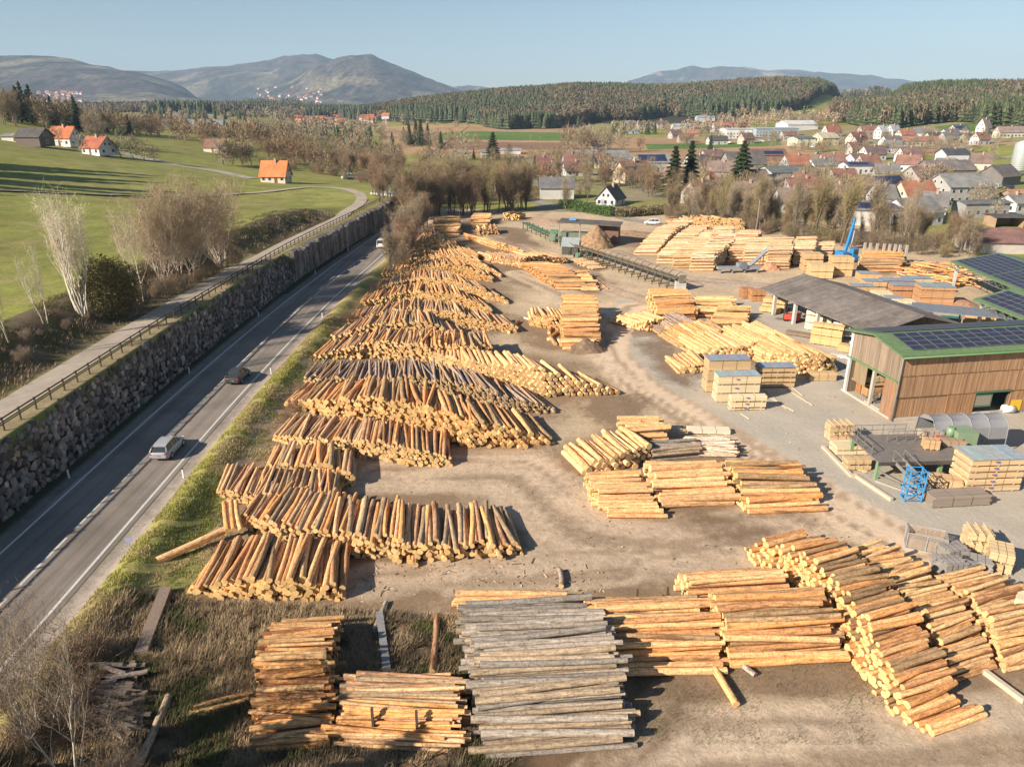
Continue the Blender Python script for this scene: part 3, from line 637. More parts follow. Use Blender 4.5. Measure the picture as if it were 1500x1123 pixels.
    # middle cluster
    pile('small strapped stack, back of the cluster', [(906, 634), (912, 652)], 4.3, [1.8, 1.7], .44, 2, 'peeled', side='far end', topj=1)
    pile('slanting pile, left of the cluster', [(858, 698), (905, 690), (952, 676)], 4.6, [.9, 1.8, 1.8], .52, (112, 110), 'peeled')
    pile('low pile, left front of the cluster', [(856, 712), (866, 735), (892, 758)], 4.6, [1.5, 1.4, .6], .40, (3, 0), 'peeled', side='far end', dj=.3)
    pile('thick-log stack, centre of the cluster', [(944, 696), (955, 722), (968, 746)], 6.5, [1.6, 1.7, .7], .54, 7, 'peeled', side='far end', topj=1.5)
    pile('thick-log stack, right of the cluster', [(1056, 692), (1078, 724), (1092, 752)], 6.4, [1.5, 1.7, .6], .48, (0, 6), 'orange', side='far end', topj=3)
    pile('grey slab heap behind the cluster', [(946, 664), (955, 676)], 4.8, [1.3, 1.3], .30, 10, 'grey', side='far end')
    pile('white plank heap behind the cluster', [(1004, 650), (1014, 668)], 4.2, [.9, 1.0], .26, -5, 'white', side='far end', topj=8)
    # heaps in front of the shed
    pile('tall cross stack, top of the round heap', [(962, 470), (948, 444)], 6.2, [1.8, 2.6], .5, 6, 'orange', side='near end')
    pile('slanting logs, left of the round heap', [(926, 482), (950, 486), (975, 482)], 4.6, [1.0, 1.8, 1.6], .5, (128, 122), 'peeled')
    pile('dull logs, middle of the round heap', [(968, 492), (1000, 492), (1020, 484)], 6, [1.1, 1.6, 1.3], .4, (106, 104), 'darkg')
    pile('low logs, centre of the round heap', [(996, 512), (1030, 506), (1062, 498)], 6, [1.0, 1.8, 1.4], .46, (106, 103), 'orange')
    pile('big-ended logs below the round heap', [(1030, 530), (1080, 530), (1120, 524), (1152, 510)], 7.5, [1.6, 2.4, 2.8, 1.6], .50, (105, 102), 'peeled')
    pile('front left logs beside the lumber', [(994, 547), (1012, 548), (1032, 546)], 4.8, [1.0, 1.5, 1.7], .5, (102, 98), 'peeled')
    pile('thick-ended pile before the shed', [(1118, 536), (1165, 549), (1200, 550), (1222, 544)], 8.5, [1.8, 2.9, 3.0, 1.6], .54, (104, 106), 'peeled', ends=.85)
    pile('cross logs above the round heap', [(1012, 464), (1016, 446)], 6.5, [1.2, 1.6], .46, -4, 'red', side='near end')
    pile('second cross logs above the round heap', [(1040, 482), (1050, 462)], 5, [1.2, 1.6], .46, -4, 'orange', side='near end')
    # pale peeled stacks in the far yard
    for k, (px, L, h) in enumerate([([(928, 374), (962, 350), (985, 340)], 5.0, [1.0, 2.6, 2.8]), ([(962, 387), (992, 362), (1010, 348)], 4.6, [2.2, 3.0, 3.0]), ([(985, 392), (1015, 368), (1032, 356)], 4.6, [2.6, 3.0, 3.0]), ([(1010, 397), (1040, 376), (1055, 364)], 4.8, [3.2, 3.6, 3.4]),
                                    ([(1066, 384), (1075, 368), (1082, 360)], 5, [2.6, 3.6, 3.6]), ([(1088, 388), (1096, 372)], 5, [3.2, 3.8]), ([(1122, 394), (1126, 378)], 4.6, [4.0, 4.2]), ([(1160, 388), (1164, 374)], 4.2, [3.6, 4.0]), ([(1190, 380), (1192, 372)], 4.2, [2.6, 3.0]), ([(1040, 366), (1046, 352)], 4.6, [3.4, 3.6])]):
        pile('%s pale far stack' % ordn(k + 1), px, L, h, .38, 2, 'pale', side='near end', lj=.12, topj=.4, aj=.5)
    pile('orange pile left of the blank posts', [(1256, 398), (1262, 384)], 8, [1.8, 2.6], .42, -6, 'orange', side='near end')
    pile('log ends beyond the pale stacks', [(985, 330), (1040, 334), (1090, 336)], 5, [1.2, 3.0, 2.2], .5, 95, 'mixed')
    pile('thin line of logs beyond the pale stacks', [(1085, 322), (1120, 326), (1150, 332)], 4, [1.0, 1.2, 1.0], .5, 95, 'mixed')
    pile('far corner pile', [(700, 345), (730, 343)], 5, [1.8, 1.8], .45, 95, 'red')
    pile('far corner cross pile', [(690, 330), (694, 322)], 5, [2, 2], .45, 3, 'red')
    pile('far corner second pile', [(738, 322), (760, 322)], 4, [2, 1.6], .45, 60, 'orange')
    pile('sorted logs under the conveyor', [(838, 382), (850, 389), (868, 395)], 3, [.5, .6, .5], .4, 20, 'pale')
    # heap of slabs right of the orange pile
    r = random.Random(5)
    for k in range(150):
        x, y = r.uniform(1325, 1425), r.uniform(388, 420); p = G(x, y); hgt = max(0, 2.2 * (1 - abs((x - 1372) / 60)) * (1 - abs((y - 404) / 22))); a = R(r.gauss(160, 25)); ax = Vector((math.cos(a), math.sin(a), r.gauss(0, .08))).normalized()
        tc, al, w = r.choice(TINTS['orange']); L = r.uniform(3, 5)
        LOGS.append(dict(p=Vector((p.x, p.y, hgt * r.uniform(.3, 1) + .15)) - ax * L / 2, ax=ax, L=L, r=r.uniform(.1, .17), tp=.1, c=tuple(q * 1.1 for q in tc), al=al, w=w, e=ENDC['orange'], top=False, i=0, j=0, desc='slab heap', side='left', seed=r.random() * 50, n=0))
    # bearers and loose timbers
    for a, b, d, k, l in [((1045, 982), (1078, 1036), .45, 'red', 'rough support log sticking out below the pale-topped stacks'),
                          ((1085, 975), (1106, 992), .35, 'grey', 'short support log under the stack left of the diagonal'),
                          ((640, 905), (633, 988), .42, 'mixed', 'long bare log on the ground left of the grey stack'),
                          ((566, 884), (548, 925), .3, 'grey', 'broken thin log in the weeds above the low stack'),
                          ((205, 1123), (248, 1024), .45, 'grey', 'weathered grey log lying among dark weeds at lower left'),
                          ((284, 1038), (372, 1016), .26, 'red', 'thin red pole pointing at the narrow red stack'),
                          ((278, 1046), (368, 1024), .22, 'red', 'thinner red pole beneath the one by the narrow stack'),
                          ((820, 838), (822, 862), .4, 'darkg', 'stub of support log above the yellow logs'),
                          ((1148, 748), (1190, 740), .3, 'grey', 'bearer log under the thick-log stack of the cluster'),
                          ((1072, 730), (1092, 748), .3, 'peeled', 'thin bearer log jutting below the centre of the cluster'),
                          ((868, 408), (890, 424), .3, 'orange', 'thin stray pole right of the small cross pile')]:
        lone('', a, b, d, k, label=l)
# ------------------------------------------------------------------ trees
def bare_template(name, seed, H, spread, ntw, style='round', tw=.045, droop=0.0, stems=1, trunkf=.25, tr=.018):
    "bare tree: tapered trunk with limbs, crown of fine twigs; returns (trunk object, crown object)"
    r = random.Random(seed); mb = MB(); tips = []
    def branch(p, d, L, rad, lvl):
        n = 4; pts = [p]; rs = [rad]; q = p.copy(); dd = d.copy()
        for i in range(n):
            dd = (dd + Vector((r.gauss(0, .12), r.gauss(0, .12), r.gauss(.05, .08)))).normalized(); q = q + dd * L / n; pts.append(q.copy()); rs.append(rad * (1 - .75 * (i + 1) / n))
        mb.tube(pts, rs, 5 if lvl < 1 else 3, (1, 1, 1), caps=False)
        if lvl >= 1: tips.extend([(pts[k], dd.copy(), L) for k in ((1, 2, 3, 4) if lvl > 1 else (2, 3, 4))])
        if lvl < 3:
            kids = [8, 5, 3][lvl] if style != 'fountain' else [9, 4, 3][lvl]
            for k in range(kids):
                t = r.uniform(trunkf if lvl == 0 else .25, 1.0); i = min(n - 1, int(t * n)); f = t * n - i; base = pts[i].lerp(pts[i + 1], f)
                ang = 2 * math.pi * r.random(); side = Vector((math.cos(ang), math.sin(ang), 0))
                up = {'round': .75, 'fountain': 2.1, 'tall': 1.3, 'low': .35}[style] + r.uniform(-.25, .3)
                nd = (side * spread * (1.25 - .4 * t if lvl == 0 else 1) + Vector((0, 0, up)) + dd * .5).normalized()
                branch(base, nd, L * r.uniform(.38, .6) * (1.15 - .35 * t if lvl == 0 else 1), max(.012, rs[i] * .55), lvl + 1)
    for s in range(stems):
        a = 2 * math.pi * s / stems + r.random(); lean = ((.12 if style == 'fountain' else .22) if stems > 1 else .05)
        p = Vector((math.cos(a), math.sin(a), 0)) * (.35 * (stems > 1) * r.uniform(.5, 2)); h = H * .68 * r.uniform(.85, 1.1)
        branch(p, Vector((math.cos(a) * lean * r.uniform(.3, 1.5), math.sin(a) * lean * r.uniform(.3, 1.5), 1)).normalized(), h, H * tr, 0)
    nt = len(tips); per = max(1, ntw // nt); V = []; 
    for (p, d, L) in tips:
        for k in range(per):
            ax = (d * .7 + Vector((r.gauss(0, .6), r.gauss(0, .6), r.gauss(.15 - droop, .4)))).normalized(); ln = r.uniform(.5, 1.3) * min(1.6, .35 + L * .5) * H / 14
            o = p + Vector((r.gauss(0, .4), r.gauss(0, .4), r.gauss(0, .4))); w_ = tw * r.uniform(.6, 1.4)
            s = ax.cross(Vector((r.random() - .5, r.random() - .5, r.random() - .5))).normalized() * w_
            m = o + ax * ln * .55 + Vector((r.gauss(0, .08), r.gauss(0, .08), -droop * .3)) ; e = m + (ax + Vector((r.gauss(0, .3), r.gauss(0, .3), r.gauss(0, .3) - droop))).normalized() * ln * .5
            V += [o - s, o + s, m, m - s * .7, m + s * .7, e]
    V = np.array([tuple(q) for q in V]); nf = len(V) // 3; col = np.ones((len(V), 4)); k = np.repeat(nr.uniform(.7, 1.3, nf), 3); col[:, :3] *= k[:, None]
    zmax = V[:, 2].max(); sc_ = H / zmax
    V *= sc_; mb.v = [tuple(c * sc_ for c in q) for q in mb.v]
    t = mb.build('trunk', 'barko'); c = npmesh('crown', V, np.full(nf, 3), np.arange(len(V)), col, ['leafo'])
    M_COLMULT(t); M_COLMULT(c)
    return t, c
def M_COLMULT(o): pass
def conifer_template(seed, H, W, n=1500, slim=1.0):
    r = random.Random(seed); mb = MB(); mb.tube([(0, 0, 0), (0, 0, H * .5), (0, 0, H)], [H * .016, H * .01, .02], 6, (1, 1, 1), caps=False)
    V = []
    for k in range(n):
        t = r.random() ** .75 * .96; z = H * (.08 + .9 * t) ; t0 = (z / H); rad = W * .5 * (1 - t0) ** .85 * (.75 + .35 * math.sin(z * 5 + seed)) + .15
        a = r.random() * 2 * math.pi; ri = rad * r.uniform(.05, .5); ro = rad * r.uniform(.7, 1.12)
        o = Vector((math.cos(a) * ri, math.sin(a) * ri, z + .1 * rad)); e = Vector((math.cos(a) * ro, math.sin(a) * ro, z - .3 * (ro - ri) * slim + r.gauss(0, .08)))
        s = Vector((-math.sin(a), math.cos(a), r.gauss(0, .3))) * (.16 + .12 * rad) * r.uniform(.6, 1.2)
        m = o.lerp(e, .55); V += [o, m - s, e, o, e, m + s]
    V = np.array([tuple(q) for q in V]); nf = len(V) // 3; col = np.ones((len(V), 4)); col[:, :3] *= np.repeat(nr.uniform(.6, 1.5, nf // 2), 6)[:, None]
    return mb.build('trunk', 'barko'), npmesh('crown', V, np.full(nf, 3), np.arange(len(V)), col, ['leafo'])
TPL = {}
def make_templates():
    for i in range(4): TPL['round%d' % i] = bare_template('r', 10 + i, 12, .95, 4800, 'tall', tw=.026, trunkf=.12, stems=2, tr=.016)
    for i in range(3): TPL['tall%d' % i] = bare_template('t', 20 + i, 15, .55, 3400, 'tall', tw=.024, trunkf=.18, tr=.017)
    for i in range(3): TPL['bush%d' % i] = bare_template('b', 30 + i, 4, 1.0, 2600, 'round', tw=.028, stems=5, trunkf=.05, tr=.008)
    TPL['fount0'] = bare_template('f', 40, 17, .36, 1900, 'fountain', tw=.016, stems=7, trunkf=.2, tr=.0085)
    TPL['fount1'] = bare_template('f', 41, 15, .36, 900, 'fountain', tw=.016, stems=2, trunkf=.2, tr=.008)
    TPL['dense0'] = bare_template('d', 43, 17, .85, 10500, 'tall', tw=.021, stems=7, trunkf=.03, tr=.006); TPL['dense1'] = bare_template('d', 44, 17, .95, 10000, 'round', tw=.021, stems=5, trunkf=.05, tr=.007)
    TPL['birch0'] = bare_template('w', 47, 12, .6, 3000, 'tall', tw=.010, trunkf=.2, tr=.0065, stems=2)
    for i in range(3): TPL['con%d' % i] = conifer_template(50 + i, 16, 6.6 + i * .6, 2600)
    TPL['slim0'] = conifer_template(57, 18, 5.6, 2600)
    def leafy():
        mb = MB(); mb.tube([(0, 0, 0), (.2, .1, 2), (0, 0, 4.5)], [.14, .1, .04], 6, (1, 1, 1), caps=False); r = np.random.RandomState(9); n = 7000
        d = r.normal(0, 1, (n, 3)); d /= np.linalg.norm(d, axis=1)[:, None]; q = r.rand(n) ** .35; lump = .7 + .6 * fbm(d[:, 0] * 2 + 3, d[:, 1] * 2 + d[:, 2] * 2, 4, 3)
        c = d * (q * lump)[:, None] * np.array([2.7, 2.7, 3.6]) + np.array([0, 0, 3.4]); c[:, 2] = np.abs(c[:, 2]); s1, s2 = r.normal(0, .13, (n, 3)), r.normal(0, .13, (n, 3)); V = np.stack([c, c + s1, c + s2], 1).reshape(-1, 3); C = np.ones((3 * n, 4)); C[:, :3] *= np.repeat(r.uniform(.5, 1.5, n), 3)[:, None]
        return mb.build('trunk', 'barko'), npmesh('crown', V, np.full(n, 3), np.arange(3 * n), C, ['leafo'])
    TPL['leafy0'] = leafy()
    for k, (a, b) in TPL.items():
        for o in (a, b): sc.collection.objects.unlink(o)
TREES = []
TQ = []
def tree(kind, pos, h, col, label, cat='tree', name='tree', group=None, bark=(.16, .13, .10), wid=1.0, now=False):
    if name == 'bare_tree' and not now: TQ.append((kind, pos, h, col, label, cat, name, group, bark, wid)); return
    tp = TPL[kind]; base = {'round': 12, 'tall': 15, 'bush': 4, 'fount0': 17, 'fount1': 15, 'dense': 17, 'con': 16, 'slim': 18, 'birch': 12, 'leafy': 7}
    H = next(v for k, v in base.items() if kind.startswith(k)); s = h / H
    t = thing(name, label, cat, (pos[0], pos[1], pos[2] - .15), rnd.random() * 6.28, group); t.scale = (s * wid, s * wid, s)
    for o, c in zip(tp, (bark, col)):
        q = o.copy(); LINK(q); q.parent = t; q.color = (*c, 1)
        q.name = o.name.split('.')[0] if kind[0] != 'b' or kind.startswith('birch') else ('stems' if o is tp[0] else 'twigs')
    TREES.append(t); return t
BRN, RED_, OLV, GRY = (.27, .205, .125), (.275, .18, .11), (.29, .235, .115), (.31, .25, .17)
FARB = []
def belt(line, n, hmin, hmax, cols, desc, depth=10, kinds=('round0', 'round1', 'round2', 'round3'), terr=True, group=None, name='bare_tree', cat='tree', seed=1, wid=1.0, far=False):
    r = random.Random(seed); P = [T(*p) if terr else G(*p) for p in line]
    for i in range(n):
        s = (i + .5 + r.uniform(-.3, .3)) / n; p = along(P, min(1, max(0, s))).copy(); p.x += r.uniform(-.3, .3) * depth; p.y += r.uniform(-.1, 1) * depth; p.z = zg(p.x, p.y)
        c, cn = r.choice(cols); k = r.uniform(.85, 1.15); h = r.uniform(hmin, hmax)
        if far: FARB.append((p.x, p.y, p.z, h, tuple(q * k for q in c))); continue
        tree(r.choice(kinds), p, h, tuple(q * k for q in c), '%s %s, %s from the left %s' % (cn, 'bush' if kinds[0][0] == 'b' and not kinds[0].startswith('birch') else 'leafless tree', ordn(i + 1), desc), cat, name, group or ('trees ' + desc), wid=wid * r.uniform(.85, 1.15))
CB, CR, CO, CG = (BRN, 'brown'), (RED_, 'reddish-brown'), (OLV, 'yellowish'), (GRY, 'greyish')
DKG, MDG = (.045, .065, .025), (.075, .095, .035)
def make_trees():
    con = ('con0', 'con1', 'con2')
    # meadow bank
    p = T(122, 462); tree('fount0', p, 17.5, (.62, .53, .38), 'pale multi-stemmed birch with fanned bare stems on the path bank', name='birch_tree', bark=(.62, .56, .46), wid=.95)
    p = T(66, 474); tree('fount1', p, 10, (.50, .43, .30), 'small thin birch left of the fanned birch', name='birch_tree', bark=(.55, .5, .4))
    p = T(12, 500); tree('fount1', p, 11, (.42, .36, .25), 'bare sapling at the left edge beside the path', name='birch_tree', bark=(.45, .4, .3))
    p = T(207, 442); tree('birch0', p, 15.5, (.50, .38, .27), 'slender white-stemmed birch leaning before the dense brown trees', name='birch_tree', bark=(.66, .58, .46), wid=.8)
    for i, (x, y, h, c, l, w_) in enumerate([(240, 414, 16, (0.344, 0.256, 0.158), 'dense brown bare tree, left one of the big bankside group', .8), (283, 405, 17.5, (0.377, 0.288, 0.180), 'tallest dense brown tree in the big bankside group', .95), (325, 392, 16.5, (0.328, 0.240, 0.151), 'dense brown bare tree, right one of the big bankside group', .9), (262, 398, 15, (0.377, 0.288, 0.187), 'greyish dense tree at the back of the bankside group', .8)]):
        tree('dense%d' % (i % 2), T(x, y), h, c, l, name='bare_tree', bark=(.60, .50, .40), wid=w_ * 1.35)
    for (x, y, h, l) in [(160, 462, 8, 'dark olive evergreen shrub beside the fanned birch'), (178, 452, 7, 'lower dark green shrub right of the taller olive shrub')]:
        tree('leafy0', T(x, y), h, (.13, .115, .04), l, name='evergreen_shrub', cat='shrub')
    belt([(130, 470), (200, 448), (260, 425), (345, 392)], 14, 2.2, 3.8, [(RED_, 'reddish'), (BRN, 'brown')], 'along the foot of the bankside trees', 2.5, ('bush0', 'bush1', 'bush2'), name='shrub', cat='shrub', seed=3)
    belt([(0, 545), (40, 505), (90, 478), (125, 470)], 8, .9, 1.6, [((.33, .24, .16), 'dry straw-coloured')], 'on the bank above the path', 2.5, ('bush0', 'bush1'), name='shrub', cat='shrub', seed=33)
    # left hill
    r = random.Random(11)
    HL = [(x, 190 - x * .02) for x in range(0, 200, 12)]
    for i in range(74):
        s = i / 73; x = s * 235 + r.uniform(-4, 4); y = 186 + s * 16; p = T(x, y); d = r.uniform(8, 50); k = (p.y + d) / p.y; p = Vector((p.x * k, p.y * k, 0)); p.z = zg(p.x, p.y)
        h = (21 if x < 60 else 18 if x < 120 else 14) * r.uniform(.75, 1.1)
        kind = r.choice(['con0', 'round2', 'con2', 'round1', 'tall0', 'round0'] if x < 70 else ['con1', 'round0', 'tall1', 'tall0', 'round3'])
        if kind[0] in 'cs': tree(kind, p, h, jit(DKG, .25), 'dark conifer, %s tree from the left on the wooded slope behind the farmhouses' % ordn(i + 1), name='conifer_tree', group='trees behind the farmhouses')
        else: tree(kind, p, h * .9, jit(BRN, .2), 'brown bare tree, %s tree from the left on the wooded slope behind the farmhouses' % ordn(i + 1), name='bare_tree', group='trees behind the farmhouses')
    for i, (x, y, h) in enumerate([(86, 216, 9), (120, 228, 8), (160, 230, 9), (178, 232, 10), (196, 234, 10), (212, 236, 9), (228, 238, 7), (138, 214, 18), (150, 212, 14)]):
        tree('round%d' % (i % 4), T(x, y), h, jit(GRY, .1), 'bare garden tree, %s from the left around the hillside farmhouses' % ordn(i + 1), name='bare_tree', group='garden trees by the farmhouses')
    # off-frame conifers whose long shadows fall on the meadow
    for i, (X, Y, h) in enumerate([(-146, 168, 24), (-152, 176, 27), (-158, 182, 25), (-150, 186, 28), (-166, 190, 28), (-160, 200, 27), (-172, 204, 30), (-168, 214, 28), (-143, 152, 16), (-149, 160, 18)]):
        tree(con[i % 3], (X, Y, zg(X, Y)), h, DKG, 'dark conifer left of the meadow, just outside the picture', name='conifer_tree', group='conifers west of the meadow')
    belt([(205, 197), (250, 205), (300, 216), (345, 222)], 20, 11, 15, [CB, CR, CG], 'behind the small barn', 25, far=True, seed=4)
    belt([(330, 214), (380, 222), (440, 232)], 19, 12, 17, [CB, CO, CR], 'of the grove right of the small barn', 30, far=True, seed=5)
    belt([(318, 242), (340, 243), (368, 243)], 9, 9, 12, [CB, CG], 'in the clump before the small barn', 5, seed=6)
    belt([(375, 214), (420, 210), (470, 212)], 19, 13, 17, [(GRY, 'pale')], 'of the pale poplar row', 30, kinds=('tall0', 'tall1', 'tall2'), seed=7, wid=.8)
    belt([(385, 236), (430, 244), (480, 254), (530, 262), (575, 268), (610, 274)], 54, 10, 14, [CR, CB, CR], 'of the long hedge line behind the orange-roofed house', 12, seed=8)
    belt([(440, 226), (500, 238), (560, 246), (620, 252), (680, 255)], 35, 10, 15, [CB, CO, CG], 'of the second tree line beyond the bridge', 30, far=True, seed=9)
    belt([(500, 210), (560, 212), (640, 216), (690, 226)], 19, 11, 15, [CB, CG], 'of the far tree line near the red roofs', 30, far=True, seed=10)
    tree('round1', T(548, 287), 13.5, (.30, .20, .13), 'round orange-brown bare tree at the bend of the path', name='bare_tree', wid=1.0)
    for i, (x, y, h) in enumerate([(592, 212, 15), (600, 214, 20), (610, 212, 21), (617, 215, 22), (627, 214, 18), (575, 216, 12), (646, 220, 14)]):
        tree(con[i % 3], T(x, y), h, DKG, 'dark spruce, %s in the dark group beyond the bridge' % ordn(i + 1), name='conifer_tree', group='spruces beyond the bridge')
    for (x, y, h, w_, l, kd) in [(722, 234, 17, 1.8, 'lone dark spruce rising above the tree line centre left', 'con0'), (694, 234, 7, 1.0, 'small dark spruce left of the lone spruce', 'con1'), (985, 290, 19, 1.9, 'left one of two tall dark spruces in the village', 'slim0'), (1008, 287, 20.5, 1.6, 'right one of two tall dark spruces in the village', 'slim0'), (1084, 276, 19.5, 1.5, 'tall open pine between the brown barn roofs', 'con2'), (1040, 222, 12, 1, 'green fir by the field edge', 'con1'), (868, 248, 9, .7, 'narrow dark cypress by the white halls', 'slim0'), (783, 262, 11, .9, 'dark spruce behind the red-roofed cottage', 'con1')]:
        tree(kd, T(x, y), h, DKG if h > 13 else MDG, l, name='conifer_tree', wid=w_)
    # belt right of the road and behind the log rows
    belt([(590, 330), (620, 322), (660, 318), (700, 316), (740, 312), (775, 306)], 46, 13, 18, [CB, CR, CO], 'at the far end of the log rows', 8, ('round0', 'round1', 'tall0', 'tall1'), seed=12)
    belt([(578, 408), (584, 392), (592, 374), (600, 358), (610, 342), (622, 330)], 34, 7, 12, [CR, CB, CG], 'massed along the verge at the far log rows', 4, ('round0', 'round1', 'round2', 'round3'), seed=41)
    belt([(566, 318), (590, 306), (612, 298)], 14, 9, 13, [CR, CB], 'by the overpass', 8, seed=42)
    belt([(640, 300), (700, 300), (770, 296), (800, 290)], 24, 3, 6, [CR, CB], 'in the undergrowth beyond the yard', 10, ('bush0', 'bush1', 'bush2'), name='shrub', cat='shrub', seed=43)
    belt([(985, 322), (1080, 334), (1180, 352), (1300, 370), (1440, 380)], 60, 3, 6, [CR, CB, CO], 'under the belt behind the pale stacks', 9, ('bush0', 'bush1', 'bush2'), name='shrub', cat='shrub', seed=44)
    belt([(380, 240), (480, 258), (575, 272)], 30, 3, 6, [CR, CB], 'under the long hedge line', 12, ('bush0', 'bush1', 'bush2'), name='shrub', cat='shrub', seed=45)
    belt([(1000, 262), (1060, 285), (1130, 292), (1200, 275), (1260, 300), (1340, 275), (1420, 270)], 45, 6, 10, [CB, CG, CO], 'between the village houses', 12, seed=46, far=True)
    belt([(800, 236), (860, 244), (960, 262), (1010, 256), (1120, 262), (1230, 268)], 40, 6, 10, [CB, CG, CR], 'in the village', 14, seed=47, far=True)
    belt([(1150, 222), (1240, 226), (1300, 230), (1400, 218), (1490, 214)], 40, 6, 9, [CB, CG], 'upper village', 25, seed=48, far=True)
    belt([(1000, 214), (1060, 206), (1140, 210), (1240, 208), (1330, 204), (1440, 200)], 46, 6, 10, [CB, CG], 'upper village', 30, seed=49, far=True)
    belt([(610, 306), (660, 296), (700, 286), (760, 284)], 28, 13, 17, [CB, CO], 'behind the yard near the bridge', 16, seed=13)
    belt([(590, 396), (585, 378), (590, 362), (600, 350), (608, 338)], 11, 3.0, 6, [CR, CB], 'along the road verge by the log rows', 3, ('bush0', 'bush1', 'bush2'), name='shrub', cat='shrub', seed=14)
    belt([(556, 424), (548, 436), (530, 455), (505, 480)], 5, 1.6, 3.2, [CR, CB], 'on the verge beside the middle rows', 2.5, ('bush0', 'bush1', 'bush2'), name='shrub', cat='shrub', seed=15)
    belt([(1005, 330), (1110, 342), (1165, 352), (1225, 362), (1290, 366), (1345, 372)], 9, 15, 18, [CG, CO], 'tall above the belt', 4, ('tall0', 'tall1', 'tall2'), seed=51, wid=.8)
    p = T(590, 372); tree('birch0', p, 11, (.33, .24, .165), 'bare tree with a pale trunk on the verge near the white van', name='bare_tree', bark=(.42, .34, .26), wid=1.2)
    belt([(470, 548), (448, 575), (412, 622), (405, 640)], 4, 1.4, 2.3, [((.33, .15, .10), 'red-twigged'), CR], 'between verge and log ends', 1.5, ('bush0', 'bush1', 'bush2'), name='shrub', cat='shrub', seed=16)
    belt([(838, 222), (860, 224), (895, 224)], 14, 15, 18, [CB, CG], 'of the round grove in the fields', 30, seed=17)
    tree('round2', T(938, 222), 11, RED_, 'reddish bare tree standing alone in the field', name='bare_tree')
    belt([(770, 278), (800, 270), (850, 270), (900, 276), (950, 285), (985, 296)], 32, 8, 12, [CB, CR], 'of the gardens around the white gable cottage', 14, seed=18)
    belt([(820, 312), (850, 300), (880, 302)], 4, 9, 12, [CG], 'by the village road', 4, ('tall0', 'tall1'), seed=19)
    belt([(985, 318), (1030, 322), (1080, 330), (1130, 338), (1180, 348), (1240, 358), (1300, 366), (1350, 366), (1400, 372), (1440, 378)], 72, 8, 13.5, [CB, CO, CR, CG], 'of the belt behind the pale stacks', 9, ('tall0', 'tall1', 'round0', 'tall2', 'round2'), seed=20)
    belt([(1020, 300), (1100, 305), (1180, 312), (1260, 330)], 20, 7, 10, [CB, CO], 'of the back gardens beyond the pale stacks', 12, far=True, seed=21)
    belt([(1100, 180), (1130, 178), (1180, 186), (1215, 190)], 14, 12, 16, [CG, CB], 'below the spruce wood', 25, far=True, seed=22)
    belt([(1150, 225), (1200, 222), (1250, 232), (1330, 240), (1400, 226), (1460, 234), (1350, 205), (1250, 205)], 22, 6, 9, [CG, CR], 'among the upper village houses', 20, far=True, seed=23)
    belt([(1410, 300), (1440, 310), (1480, 330)], 4, 6, 9, [CG], 'by the grey-roofed hall', 8, seed=24)
    belt([(700, 238), (760, 235), (800, 242), (850, 250), (905, 254)], 12, 7, 10, [CG, CB, CO], 'of the gardens at the village edge', 18, far=True, seed=25)
    # bottom left, reaching up to the camera
    for i, (X, Y, h, k, l, b) in enumerate([(-21.0, 26.2, 13.0, 'birch0', 'bare birch with white bark at the bottom left corner', (.55, .48, .38)), (-24.5, 28.5, 10, 'birch0', 'smaller bare birch left of the corner birch', (.42, .36, .28)), (-17.0, 22.8, 8.5, 'birch0', 'thin bare tree right of the corner birch', (.35, .28, .22)), (-19.2, 28.5, 5.5, 'birch0', 'low bare sapling before the old slab pile', (.4, .33, .25))]):
        tree(k, (X, Y, zg(X, Y)), h, (.22, .155, .095), l, name='bare_tree', bark=b)
    for i, (X, Y, h) in enumerate([(-24, 21, 12), (-27, 23, 11), (-21, 18.5, 12), (-17, 16, 13), (-30, 24, 7), (-11, 13, 13), (-21, 14, 14), (-6, 9, 14)]):
        tree('con%d' % i if i < 3 else 'tall%d' % (i % 3), (X, Y, 0), h, (.08, .08, .04) if i < 3 else (.3, .22, .16), 'tree below the lower left corner of the picture', name='conifer_tree' if i < 3 else 'bare_tree', group='trees below the picture')
    belt([(0, 1060), (60, 1010), (120, 985), (160, 1010), (60, 1090), (130, 1080), (20, 1100)], 16, 1.5, 3.0, [((.25, .17, .105), 'brown'), ((.25, .155, .095), 'reddish')], 'in the thicket at the bottom left', 2, ('bush0', 'bush1', 'bush2'), name='shrub', cat='shrub', seed=26)
def flush_trees():
    TQ.sort(key=lambda q: -q[2] / (math.hypot(q[1][0], q[1][1]) + 1))
    for i, q in enumerate(TQ):
        if i < 290: tree(*q, now=True)
        else: FARB.append((q[1][0], q[1][1], q[1][2], q[2], q[3]))
